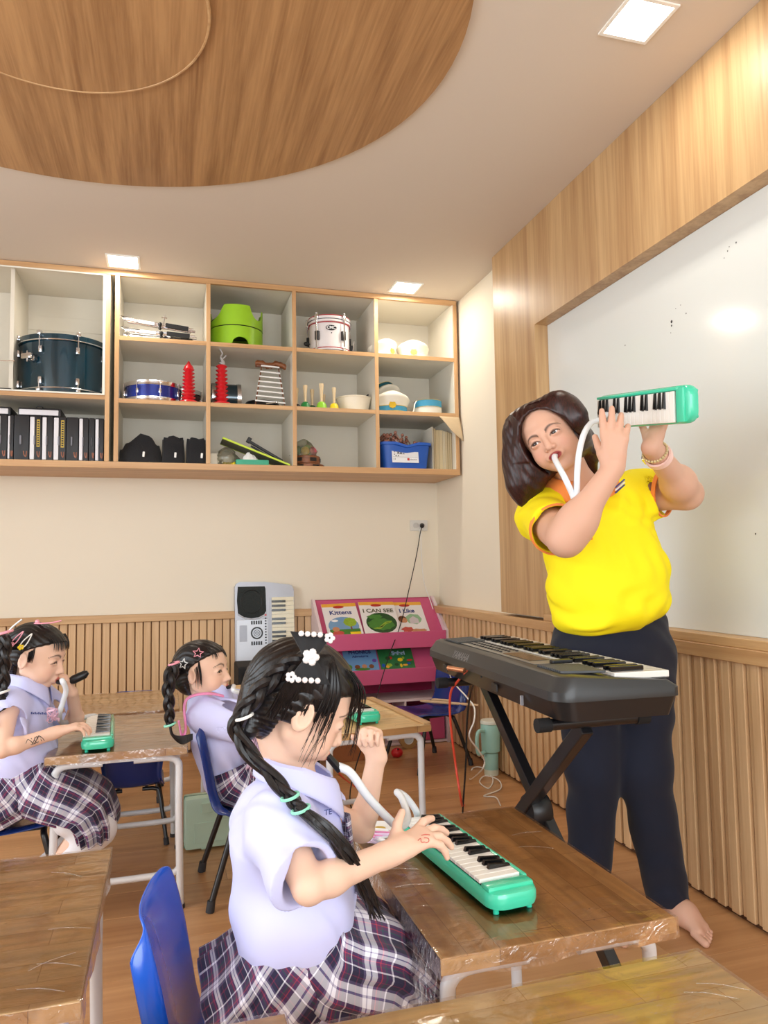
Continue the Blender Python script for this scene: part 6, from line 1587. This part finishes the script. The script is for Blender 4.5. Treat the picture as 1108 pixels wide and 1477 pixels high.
# red drawing on the hand
b = B(); cth = wrR+V3(.038, .0, .0135)
for pts in ([(0, 0), (.006, .004), (.004, -.005), (.010, -.006)], [(.012, .005), (.018, .002), (.016, -.006), (.010, -.008)], [(.010, .012), (.018, .015), (.024, .010)]):
    b.tube(bez([tuple(cth+V3(p[0], p[1]-.016, .009-.25*abs(p[1]-.012))) for p in pts], 5), .0007, 5)
wpart(b, 'pen_drawing', M_redp, g3)
# tie / ribbon at the chest
b = B(); b.grid(lambda u, v: tuple(V3(.285+.012*v+.0*u, 1.235+.030*u, .70-.13*v)+V3(.010*math.sin(3*u+v), 0, 0)), 6, 12); o = wpart(b, 'plaid_ribbon', M_plaid, g3); o.modifiers.new('t', 'SOLIDIFY').thickness = .003
mo = W3(.46, -.01, -.30)
hose('white hose from the front girl\'s mouth to the melodica on her desk', [mo+V3(.010, 0, -.012), (0.302, 1.260, 0.765), (0.333, 1.270, 0.721), (0.374, 1.300, 0.674), (0.412, 1.340, 0.637), (0.454, 1.420, 0.623), (0.468, 1.500, 0.636), (0.470, 1.540, 0.637), (0.496, 1.560, 0.618), (0.523, 1.575, 0.582), (.530, 1.585, .556)], .0075, (mo-V3(.008, 0, -.008), mo+V3(.014, 0, -.018)), 8)

# ---------------- middle girl
h2 = .205; hf2 = V3(.88, -.42, .10); hu2 = V3(.0, .05, 1); M2 = frame(hf2, hu2); ear2 = V3(*(0.082, 2.640, 0.749)); hc2 = ear2-M2@V3(-.035, -.375, -.035)*h2
N2 = V3(.148, 2.715, .690); C2 = V3(.150, 2.73, .605); P2 = V3(.205, 2.735, .39)
sR = V3(.128, 2.635, .618); eR = V3(.335, 2.575, .570); wR_ = V3(.47, 2.68, .585); sL = V3(.17, 2.82, .625); eL = V3(.36, 2.86, .555); wL_ = V3(.50, 2.83, .60)
g2, W2_, _, s2, _ = child('girl', 'schoolgirl in the middle with star hair clips and long braid, looking up at the teacher', (.24, 2.73, 0), hc2, hf2, hu2, h2, N2, C2, P2,
    sR, eR, wR_, sL, eL, wL_, dict(d=V3(.95, .25, .1), n=V3(-.1, 0, 1), L=.115, curls=[(20, 30, 20)]*4, side=-1), dict(d=V3(.95, -.2, .1), n=V3(-.1, 0, 1), L=.115, curls=[(20, 30, 20)]*4, side=1),
    .52, .5, hem=((.10, 0, .385), (.30, 0, .40)), knees=[V3(.50, 2.66, .31), V3(.50, 2.80, .31)], ankles=[V3(.50, 2.66, .05), V3(.50, 2.80, .05)], vox=.0032, mouth=.6, look=(-.1, .2), eye=.027, sleeve=(.068, .074), deep=.078, wide=.102)
collar(g2, W2_, N2+V3(.006, 0, .010), None, .053, .060, tip=.05)
hs = cap_hair(W2_, M2, h2, std_hairline(.27, .10, .36, -.10), .01, lambda s, W, h: (s.cap(W(-.40, 0, .0), W(-.42, -.12, -.12), .13*h, .10*h, .05*h),)); body_obj('hair', hs, .003, M_hair, g2)
wpart(braid([W2_(-.42, -.22, -.02), (0.016, 2.600, 0.784), (0.003, 2.570, 0.732), (0.005, 2.560, 0.666), (0.008, 2.560, 0.608)], .0235, taper=.6), 'braid', M_hair, g2)
b = B()
for k in range(10): b.tube(bez([(0.008, 2.560, 0.608), (0.016, 2.560, 0.576), tuple(V3(*(0.045, 2.570, 0.554))+V3(0, 0, .002*k-.008)), tuple(V3(*(0.081, 2.580, 0.562))+V3(0, .0, .002*k-.01))], 5), [.005]*12+[.0045, .0035, .0025, .001], 6)
wpart(b, 'braid_tail', M_hair, g2)['kind'] = 'stuff'
for p, mm in (((0.020, 2.600, 0.802), M_clipp), ((0.008, 2.560, 0.610), M_el)):
    b = B(); b.tube([(p[0]+.017*math.cos(a), p[1]+.017*math.sin(a), p[2]+.005*math.cos(a)) for a in [2*math.pi*k/16 for k in range(16)]], .0036, 6, closed=True); wpart(b, 'hair_tie', mm, g2)
for (px, r_) in (((292, 933), .2), ((270, 949), -.1)):
    pass
for ctr, mm in ((W2_(.10, -.395, .335), M_clipp), (W2_(-.14, -.445, .19), M_clipw)):
    nrm = (np.array(ctr)-W2_(-.05, 0, .1)); b = B(); b.M = clip_frame(ctr, nrm, (0.1, 0, 1)); P = star(.0185, .0085)
    b.tube([(x, y, .004) for x, y in P], .0019, 6, closed=True); wpart(b, 'star_clip', mm, g2)
arcs = []; random.seed(21)
for k in range(40): y = random.uniform(-.3, .3); arcs.append([(.22, y, .42), (.33-.4*y*y, y, .30), (.36-.5*y*y, y*1.05, .24-.05*random.random())])
for k in range(26): x = random.uniform(-.02, .10); arcs.append([(x, -.36, .2), (x+.03, -.385, .0), (x+.02, -.37, -random.uniform(.1, .25))])
hair_strands(g2, W2_, M2, h2, M_hair, arcs, .0011)
skirt(g2, [(.21, 2.735, .43), (.225, 2.735, .39), (.27, 2.735, .355), (.34, 2.735, .345), (.42, 2.735, .34), (.50, 2.735, .315), (.53, 2.735, .25)], [.110, .125, .145, .155, .16, .165, .168], [.09, .105, .08, .07, .066, .062, .058], 14, amp=.005)
b = B(); b.tube(bez([(0.036, 2.600, 0.611), (0.046, 2.610, 0.563), (0.059, 2.610, 0.580), (0.054, 2.600, 0.660), (0.074, 2.600, 0.689), (0.131, 2.600, 0.696), (0.183, 2.620, 0.681)], 6), .009, 6, flat=(1, .4)); wpart(b, 'pink_strap', mat('strap_pink', (244, 152, 200), .6), g2)
b = B(); random.seed(5)
for k in range(9): b.tube(bez([V3(*(0.251, 2.600, 0.549))+V3(.006*k, 0, 0), V3(*(0.272, 2.580, 0.494))+V3(.004*k, 0, 0), V3(*(0.256, 2.580, 0.438))+V3(.005*k, 0, .004*(k % 3))], 5), .0055, 6, flat=(1, .3))
wpart(b, 'pink_scarf', M_rbl, g2)
m2 = W2_(.46, -.02, -.29); hose('white hose at the lips of the middle girl', [m2+V3(.012, -.006, .003), (0.216, 2.600, 0.700), (0.255, 2.640, 0.680), (0.317, 2.700, 0.654), (.52, 2.86, .60), (.66, 3.0, .575), (.680, 3.090, .556)], .0078, (m2-V3(.012, -.006, .002), m2+V3(.016, -.008, .004)), 7)

# ---------------- left girl
h1 = .205; hf1 = V3(.94, -.26, -.20); hu1 = V3(.15, 0, 1); M1 = frame(hf1, hu1); ear1 = V3(*(-0.443, 2.620, 0.830)); hc1 = ear1-M1@V3(-.035, -.375, -.035)*h1
N1 = V3(-.448, 2.70, .738); C1 = V3(-.462, 2.71, .650); P1 = V3(-.455, 2.74, .42)
sR = V3(-.480, 2.612, .690); eR = V3(*(-0.479, 2.500, 0.582)); wR_ = V3(*(-0.334, 2.560, 0.612)); sL = V3(-.44, 2.80, .690); eL = V3(*(-0.305, 2.860, 0.574)); wL_ = V3(*(-0.309, 2.720, 0.709))
def ink(V, c):
    ax = wR_-eR; ln = np.linalg.norm(ax); ax = ax/ln; p = V-eR; u = p@ax/ln; cr = np.cross(ax, [0, 1, 0]); w = p@cr; m = (u > .42) & (u < .72) & (V[:, 1] < eR[1]+.03) & (np.abs(w) < .018)
    g = np.abs(np.sin(u*40+w*160))*np.abs(np.cos(w*210-u*16)); mm = (m & (g < .22)).astype(float)*.8
    return c*(1-mm[:, None])+np.array(lin((50, 46, 50)))*mm[:, None]
g1, W1, _, s1, _ = child('girl', 'schoolgirl at the left edge with pink hair clips, one hand holding the blow tube', (-.47, 2.73, 0), hc1, hf1, hu1, h1, N1, C1, P1, sR, eR, wR_, sL, eL, wL_,
    dict(d=V3(.9, .22, .18), n=V3(-.15, -.1, 1), L=.118, curls=[(10, 34, 22), (16, 36, 22), (22, 38, 22), (28, 40, 22)], spread=.12, thumb=(.6, .2), side=-1, wr=.020),
    dict(d=V3(-.30, -.25, .85), n=V3(.80, .15, .5), L=.112, curls=[(40, 58, 30), (44, 58, 30), (48, 58, 30), (52, 58, 30)], spread=.08, thumb=(.5, .3), side=1, wr=.020),
    .62, .6, hem=((-.56, 0, .445), (-.33, 0, .455)), cut_t=.2, knees=[V3(-.225, 2.64, .315), V3(-.215, 2.82, .315)], ankles=[V3(-.40, 2.62, .10), V3(-.38, 2.84, .10)], vox=.0030, mouth=.6, look=(0, -.55), eye=.012, sleeve=(.062, .064), extra=None, deep=.085, wide=.108)
collar(g1, W1, N1+V3(.006, 0, .012), None, .055, .062, tip=.065)
hs = cap_hair(W1, M1, h1, std_hairline(.28, .10, .36, -.10), .01, lambda s, W, h: (s.cap(W(-.42, 0, .05), W(-.44, -.1, -.05), .13*h, .11*h, .05*h),)); body_obj('hair', hs, .003, M_hair, g1)
wpart(braid([W1(-.40, -.2, .08), (-0.493, 2.580, 0.899), (-0.490, 2.560, 0.848), (-0.487, 2.560, 0.784), (-0.494, 2.570, 0.730)], .024, taper=.6), 'braid', M_hair, g1)
b = B()
for k in range(10): b.tube(bez([(-0.492, 2.560, 0.742), tuple(V3(*(-0.497, 2.570, 0.709))+V3(.003*k-.012, 0, 0)), tuple(V3(*(-0.508, 2.580, 0.665))+V3(.003*k-.015, 0, 0))], 5), [.005]*10+[.002], 6)
wpart(b, 'braid_tail', M_hair, g1)['kind'] = 'stuff'
for p, mm in (((-0.492, 2.560, 0.746), M_clipw), ((-0.489, 2.580, 0.927), M_clipp)):
    b = B(); b.tube([(p[0]+.020*math.cos(a), p[1]+.020*math.sin(a), p[2]+.005*math.cos(a)) for a in [2*math.pi*k/16 for k in range(16)]], .004, 6, closed=True); wpart(b, 'hair_tie', mm, g1)
for q, (x, z, mm, pl) in enumerate(((-.17, .30, M_clipp, M_clipp), (-.03, .29, M_clipw, M_yel))):
    ctr = W1(x, -.445, z); nrm = ctr-W1(-.05, 0, .1); b = B(); b.M = clip_frame(ctr, nrm, M1@V3(.3, 0, 1)); b.tube([(.007*math.sin(a)*(1-.6*math.cos(a)), .026*math.cos(a), .004) for a in [2*math.pi*k/20 for k in range(20)]], .002, 6, closed=True)
    o = wpart(b, 'snap_clip', mm, g1); b = B(); b.M = clip_frame(ctr, nrm, M1@V3(.3, 0, 1))
    for k in range(5): b.ball((.006*math.cos(k*1.257), -.026+.006*math.sin(k*1.257), .006), .0045, 7)
    wpart(b, 'clip_flower', pl, g1)['kind'] = 'stuff'
b = B(); p0 = W1(.02, -.10, .548); b.M = clip_frame(p0, M1@V3(-.2, -.3, 1), M1@V3(1, 0, 0)); b.tube(bez([(0, -.035, .002), (.008, -.01, .005), (.005, .03, .007), (-.002, .06, .012)], 5), .005, 6, flat=(1, .5)); b.ball((.0, -.02, .008), .008, 8); wpart(b, 'pink_clip', M_clipp, g1)
b = B(); p0 = W1(-.36, -.22, .42); b.M = clip_frame(p0, M1@V3(-.8, -.4, .6), M1@V3(.6, 0, 1)); b.tube(bez([(0, -.03, .004), (.004, 0, .008), (0, .035, .006)], 5), .006, 6, flat=(1, .5)); wpart(b, 'white_clip', M_clipw, g1)
arcs = []; random.seed(31)
for k in range(50): y = random.uniform(-.3, .3); arcs.append([(.24, y, .42), (.36-.4*y*y, y, .32), (.40-.5*y*y, y*1.05, .22-.05*random.random())])
for k in range(20): x = random.uniform(.0, .10); arcs.append([(x, -.36, .2), (x+.02, -.385, .06), (x+.01, -.37, -.04)])
hair_strands(g1, W1, M1, h1, M_hair, arcs, .0011)
skirt(g1, [(-.455, 2.735, .52), (-.45, 2.735, .46), (-.42, 2.735, .42), (-.37, 2.73, .395), (-.31, 2.73, .370), (-.25, 2.73, .335), (-.225, 2.73, .29), (-.220, 2.73, .255)], [.105, .120, .145, .165, .175, .182, .188, .190], [.075, .095, .095, .085, .080, .076, .066, .060], 14, amp=.009)
skirt(g1, [(-.44, 2.735, .45), (-.48, 2.735, .40), (-.53, 2.735, .365), (-.58, 2.735, .345), (-.5805, 2.735, .3448)], [.115, .140, .155, .165, .02], [.090, .090, .075, .06, .01], 12, amp=.010, name='skirt_back')
ax1 = (wR_-eR)/np.linalg.norm(wR_-eR); up1 = np.cross(ax1, [0, 1, 0]); up1 = -up1 if up1[2] < 0 else up1
for k in range(4):
    q = [tuple(eR+(wR_-eR)*(.46+.05*k+.045*i+.02*math.sin(3*i))+up1*(.012*math.sin(2.1*i+k))+V3(0, -.0245+.004*abs(math.sin(2.1*i+k)), 0)) for i in range(5)]
    b = B(); b.tube(bez(q, 5), .0009, 5); wpart(b, 'pen_drawing', M_ink, g1)
for k, (y0, y1) in enumerate(((2.635, 2.62), (2.815, 2.84))):
    s = SDF(); s.cap((-.215, y0, .275), (-.38, y1, .12), .052, .036, .02); s.cap((-.30, y0, .32), (-.215, y0, .28), .056, .053, .03); s.cap((-.38, y1, .12), (-.45, y1, .085), .034, .030, .02); body_obj('sock', s, .004, M_sock, g1)
text('ก.รร สหวิทย์', .001, M_navy, g1, (0, 0, .6)) if False else None
b = B(); p = V3(*(-0.393, 2.600, 0.669)); random.seed(9)
for k in range(9): b.box(p[0]-.022+.0052*k, p[0]-.0185+.0052*k, p[1]-.0016, p[1]+.0016, p[2]-.0035+.0005*k*-1, p[2]+.0035-.0005*k-.002*(k % 2))
wpart(b, 'embroidered_name', M_navy, g1)['kind'] = 'stuff'
b = B()
for k in range(7): c = V3(*(-0.352, 2.600, 0.661)); b.tube(bez([tuple(c+V3(random.uniform(-.02, .02), random.uniform(-.01, .01), random.uniform(-.025, .025))) for _ in range(5)], 5), .0035, 5, flat=(1, .4))
wpart(b, 'printed_lanyard', mat('lanyard_print', (232, 180, 200), .5, var=.5, scale=120), g1)
m1 = W1(.46, -.02, -.30); hose('white hose held by the left girl near her mouth', [m1+V3(.010, -.01, -.004), (-0.325, 2.600, 0.765), (-0.316, 2.620, 0.732), (-0.327, 2.640, 0.692), (-0.339, 2.660, 0.649), (-0.343, 2.800, 0.595), (-.27, 3.0, .575), (-.245, 3.01, .556)], .0085, (m1-V3(.010, 0, .0), m1+V3(.016, -.008, -.006)), 7)
t = thing('hose_holder', 'black oblong mouthpiece cap held in the left girl\'s hand', 'mouthpiece', (-0.294, 2.700, 0.758)); b = B(); b.tube([(-.020, 0, -.010), (-.01, 0, -.006), (.026, 0, .010), (.036, 0, .017)], [.010, .015, .014, .007], 10); b.obj('cap_body', M_blk, t, True)

# ---------------- teacher
hw = .222
tocam = V3(-.49, -.87, 0); il = V3(-.96, .28, 0)
hfw = V3(-.70, -.78, -.16); huw = V3(-.50, .15, .85); Mw = frame(hfw, huw)
eyem = V3(*(1.061, 1.930, 1.484)); hcw = eyem-Mw@V3(.345, 0, -.01)*hw
tw = thing('person', 'woman teacher in a yellow polo shirt and navy trousers playing a raised melodica', 'person', (1.38, 2.08, 0))
Nw = V3(*(1.253, 2.060, 1.344)); Cw = V3(*(1.311, 2.080, 1.220)); Bw = V3(*(1.347, 2.070, 1.031)); Pw = V3(*(1.365, 2.100, 0.886))
sRw = V3(*(1.114, 2.060, 1.262)); eRw = V3(*(1.043, 1.800, 1.184)); wRw = V3(*(1.146, 1.720, 1.368))
sLw = V3(*(1.503, 2.100, 1.342)); eLw = V3(*(1.576, 1.970, 1.330)); wLw = V3(*(1.329, 1.800, 1.445))
kR = V3(*(1.288, 2.100, 0.467)); aR = V3(*(1.266, 2.120, 0.124)); kL = V3(*(1.441, 2.060, 0.464)); aL = V3(*(1.518, 2.060, 0.058)); hR = V3(*(1.276, 2.100, 0.857)); hL = V3(*(1.480, 2.100, 0.847))
s = SDF(); Ww = head_sdf(s, hcw, Mw, hw, False, 1.0, .010, .017, neck_to=Nw, neck_r=.052)
s.cap(Nw, Cw, .055, .08, .04); s.cap(Cw, Pw, .10, .11, .05)
for sh, el, wr in ((sRw, eRw, wRw), (sLw, eLw, wLw)):
    s.cap(lerp(Nw, sh, .4), sh, .05, .058, .04); s.cap(sh, el, .060, .050, .03); s.cap(el, wr, .047, .029, .02); s.ell(lerp(el, wr, .25), (.050, .050, .050), None, .04)
for hp, kn, an in ((hR, kR, aR), (hL, kL, aL)):
    s.cap(hp, kn, .085, .06, .04); s.cap(kn, an, .055, .038, .03)
# feet
fw = V3(-.10, -1, 0); fw /= np.linalg.norm(fw); fl_ = np.cross([0, 0, 1], fw)
for q, an in enumerate((aR, aL)):
    fw = V3(-.10, -1, 0) if q == 0 else V3(.06, -1, 0); fw /= np.linalg.norm(fw); fl_ = np.cross([0, 0, 1], fw)
    hl_ = V3(an[0], an[1]+(.02 if q == 0 else .008), .035); s.cap(an, hl_, .036, .034, .02); ball_ = hl_+fw*.148+V3(0, 0, -.014)
    s.cap(hl_, hl_+fw*.08+V3(0, 0, .010), .032, .030, .02); s.cap(hl_+fw*.07+V3(0, 0, .012), ball_+fl_*-.018, .030, .018, .03); s.cap(hl_+fw*.05, ball_+fl_*.020-fw*.020+V3(0, 0, -.001), .028, .016, .03)
    sgn = 1 if q == 0 else -1          # big toe on the inner side
    for k in range(5):
        o = (.026-.0158*k+(.005 if k == 0 else 0))*sgn; r = (.0120, .0074, .0072, .0070, .0066)[k]; ln = (.046, .045, .040, .033, .026)[k]
        p0 = ball_+fl_*o*.95-fw*(.006+.007*k); s.cap(p0+V3(0, 0, -.002), p0+fw*ln+V3(0, 0, -.010), r*.92, r*.95, .0025)
    s.add(lambda P: P[:, 2]-.001, .003, 's', (V3(an[0]-.3, an[1]-.4, -.05), V3(an[0]+.3, an[1]+.3, .02)))
# right hand playing, left hand supporting from behind
cam_dir = V3(.52, .85, .15)
hand_sdf(s, wRw, d=V3(*(1.145, 1.700, 1.474))-wRw, n=V3(-.55, -.80, -.1), L=.176, curls=[(6, 18, 12), (12, 22, 14), (20, 26, 16), (30, 30, 18)], spread=.16, thumb=(.55, .55), side=-1, wr=.027)
mL = V3(*(1.300, 1.955, 1.578)); mR = V3(*(1.312, 1.625, 1.531))
xl = (mL-mR); xl /= np.linalg.norm(xl); yl = V3(.10, -.12, -1); yl = yl-xl*(yl@xl); yl /= np.linalg.norm(yl); zl = np.cross(xl, yl); ctr = (mL+mR)/2
hand_sdf(s, wLw, d=(ctr-zl*.055+V3(.02, 0, .02))-wLw, n=-zl, L=.168, curls=[(-4, 6, 8), (-4, 8, 8), (-2, 10, 8), (0, 14, 10)], spread=.10, thumb=(.7, .3), side=1, wr=.027)
body_obj('body', s, .0027, M_skin, tw, head_col(hcw, Mw, hw, SK_W, LIP_W, (44, 30, 28), False, 1.0, None, .10))
eyes(Ww, Mw, hw, tw, (-.55, -.10))
# polo
b = SDF(); ax = (sLw-sRw)/np.linalg.norm(sLw-sRw); fr = np.cross(ax, [0, 0, 1.]); Mt = np.stack([ax, fr/np.linalg.norm(fr), np.cross(ax, fr/np.linalg.norm(fr))], 1)
b.cap(lerp(sRw, sLw, .12)+V3(0, 0, -.01), lerp(sRw, sLw, .88)+V3(0, 0, -.01), .068, .068, .05); b.ell(Cw, (.185, .135, .15), Mt, .05); b.ell(lerp(Cw, Bw, .5)+V3(.012, 0, 0), (.192, .142, .16), Mt, .05); b.ell(Bw+V3(-.005, -.01, .01), (.200, .158, .125), Mt, .06); b.ell(Bw+V3(0, -.01, -.06), (.200, .160, .075), Mt, .04)
for sh, el, cf in ((sRw, eRw, .62), (sLw, eLw, .52)):
    ce_ = lerp(sh, el, cf); d = (el-sh)/np.linalg.norm(el-sh); b.cap(lerp(Nw, sh, .6), sh, .06, .070, .05)
    q = SDF(); q.cap(sh-d*.02, ce_+d*.06, .078, .076, .001); b.add(lambda P, q=q, d=d.astype(F4), c4=ce_.astype(F4): np.maximum(q.eval(P), (P-c4)@d), .03, 'u', (np.minimum(sh, ce_)-.14, np.maximum(sh, ce_)+.14))
    b.cap(ce_-d*.035, ce_+d*.06, .066, .070, .004, 's')
b.cap(Nw+V3(0, 0, .01), lerp(Nw, Ww(-.1, 0, -.3), .8), .056, .075, .015, 's'); fa_ = folds(.005, (.55, .2, .80), 52, 24); fb_ = folds(.003, (.9, .3, -.4), 84, 36); b.noise = lambda P: fa_(P)+fb_(P)
body_obj('polo_shirt', b, .0042, M_yelp, tw)
for sh, el, cf in ((sRw, eRw, .62), (sLw, eLw, .52)):      # orange cuffs
    ce_ = lerp(sh, el, cf); d = Vector((el-sh)/np.linalg.norm(el-sh)); q = d.to_track_quat('Z', 'Y').to_matrix().to_4x4(); q.translation = Vector(ce_)
    b = B(); b.M = q; b.lathe([(.071, -.010), (.0765, -.010), (.0765, .003), (.071, .003), (.071, -.010)], 36, cap=False); wpart(b, 'orange_cuff', M_orp, tw)
cf_dir = V3(-.45, -.89, 0); collar(tw, Ww, Nw+V3(-.012, -.02, .022), None, .078, .088, tip=.05, mt=M_orp, h=.036, fwd=cf_dir)
pk = Nw+cf_dir*.090+V3(0, 0, -.030); b = B(); b.grid(lambda u, v: tuple(pk+V3(.018*(u-.5)*1.8, -.016*(u-.5), -.13*v)+cf_dir*(.022+.028*math.sin(min(1, v)*1.6))), 4, 10); o = wpart(b, 'placket', M_orp, tw); o.modifiers.new('t', 'SOLIDIFY').thickness = .004
for k in range(2): b = B(); p = pk+cf_dir*(.034+.014*k)+V3(0, 0, -.02-.05*k); b.ball(tuple(p), .0065, 10, (1, .6, 1)); wpart(b, 'button', M_pearl, tw)
# stripes on the chest
for k, mm in enumerate((M_navy, M_lt, M_navy)):
    b = B(); a0 = V3(*(1.289, 1.925, 1.341)); b.tube([tuple(a0+V3(0, 0, -.008*k)), tuple(a0+V3(.040, .012, .026-.008*k))], .0035, 6, flat=(1, .6)); wpart(b, 'chest_stripe', mm, tw)
# trousers
b = SDF(); b.ell(Pw+V3(0, .0, .005), (.200, .145, .11), Mt, .05); b.ell(Pw+V3(0, 0, -.07), (.205, .15, .11), Mt, .05)
for hp, kn, an, ww in ((hR, kR, aR, 1), (hL, kL, aL, 1)):
    b.cap(hp+V3(0, 0, -.05), kn, .108, .082, .04); b.cap(kn, an+V3(0, 0, -.03), .081, .064, .03)
    b.add(lambda P, z0=an[2]-.004, a_=an: np.maximum(P[:, 2]-z0, np.linalg.norm((P-a_.astype(F4))[:, :2], axis=1)-.12), .004, 's', (an-.2, an+.15))
b.noise = folds(.004, (.3, .2, .9), 60, 26); body_obj('trousers', b, .0048, M_trou, tw)
# hair
s = SDF(); s.ell(Ww(-.07, 0, .15), np.array((.47, .405, .41))*hw, Mw, .001); s.ell(Ww(-.2, 0, -.1), np.array((.36, .37, .40))*hw, Mw, .08*hw)
A = lambda u, v, y_: V3(*J_tab[(u, v)])
s.chain([Ww(.02, -.28, .30), (1.073, 2.050, 1.487), (1.071, 2.060, 1.413), (1.076, 2.070, 1.334)], [.052, .066, .056, .030], .06)
s.chain([(1.057, 2.050, 1.433), (1.048, 2.050, 1.357), (1.053, 2.050, 1.310)], [.050, .036, .014], .05)
s.chain([Ww(.04, .33, .30), Ww(.02, .40, .05), (1.272, 2.050, 1.460), (1.312, 2.070, 1.399)], [.044, .034, .030, .010], .04)
s.chain([Ww(-.15, .34, .20), (1.284, 2.100, 1.502), (1.323, 2.120, 1.415)], [.05, .045, .020], .03)
Mf = Mw.astype(F4); cf = hcw.astype(F4)
def cutw(P):
    p = (P-cf)@Mf/hw; x, y, z = p[:, 0], np.abs(p[:, 1]), p[:, 2]
    lim = .16+.30*np.clip((.40-z)*0, 0, 1); e = np.sqrt((p[:, 1]/.345)**2+((z+.10)/.50)**2)-1      # oval face opening
    return np.maximum(e*.30, -(x-.03))*hw
s.add(cutw, .006, 's', (hcw-hw*.9, hcw+hw*.9))
def grw(P):
    p = (P-cf)@Mf/hw; return .0007*np.sin(p[:, 1]*60+p[:, 0]*24+1.2*np.sin(p[:, 2]*4))
s.noise = grw; body_obj('hair', s, .0032, M_hairw, tw)
b = B(); random.seed(3)
for k in range(110):
    f = random.random(); p0 = Ww(.18-.35*f, .02-.03*random.random(), .52); sd = random.choice([-1, 1])
    b.tube(bez([p0, Ww(.22-.4*f, sd*.24, .44), Ww(.20-.4*f, sd*.415, .22), Ww(.17-.4*f, sd*.44, .02)], 6), .0007, 4, cap=False)
wpart(b, 'loose_hair', M_hairw, tw)['kind'] = 'stuff'
# earring, ring, bracelet, watch
b = B(); p = Ww(-.0, -.40, -.16); b.tube([(p[0]+.009*math.cos(a), p[1], p[2]+.009*math.sin(a)) for a in [2*math.pi*k/14 for k in range(14)]], .0012, 5, closed=True); wpart(b, 'earring', M_chrome, tw)
fd = Vector((eLw-wLw)/np.linalg.norm(eLw-wLw)); q = fd.to_track_quat('Z', 'Y').to_matrix().to_4x4()
def band(off, r, prof, mm, nm):
    m = q.copy(); m.translation = Vector(wLw)+fd*off; b = B(); b.M = m; b.lathe([(r+a, c) for a, c in prof], 30, cap=False); return wpart(b, nm, mm, tw)
band(.058, .037, [(-.003, -.010), (.003, -.010), (.003, .010), (-.003, .010), (-.003, -.010)], mat('watch_band_pink', (246, 206, 196), .45), 'watch_band')
m = q.copy(); m.translation = Vector(wLw)+fd*.058; b = B(); b.M = m; b.box(.030, .044, -.016, .016, -.018, .018, .005); wpart(b, 'watch_case', M_chrome, tw)
b = B(); m = q.copy(); m.translation = Vector(wLw)+fd*.030; b.M = m
for k in range(26): a = 2*math.pi*k/26; b.ball((.0345*math.cos(a), .0345*math.sin(a), .004*math.sin(a)), .0045, 6)
wpart(b, 'bead_bracelet', mat('bead_cream', (222, 206, 160), .3, .3), tw)['kind'] = 'stuff'
mWm = melodica('mint green melodica held up by the teacher', (0, 0, 0), 0, .98)
mm_ = Matrix((Vector(xl), Vector(yl), Vector(zl))).transposed().to_4x4(); mWm.matrix_world = Matrix.Translation(Vector(ctr)-Vector(zl)*.02) @ mm_ @ Matrix.Scale(.98, 4)
mt_ = Ww(.44, 0, -.285); hose('long white hose from the teacher\'s lips to the raised melodica', [mt_-Mw@V3(.03, 0, 0), mt_+Mw@V3(.02, 0, -.01), (1.047, 1.800, 1.350), (1.067, 1.800, 1.308), (1.075, 1.800, 1.289), (1.076, 1.790, 1.307), (1.074, 1.780, 1.367), (1.083, 1.780, 1.424), (1.112, 1.800, 1.477), (1.161, 1.840, 1.516), (1.216, 1.880, 1.536), tuple(mL+zl*.002)], .0085, None, 8)
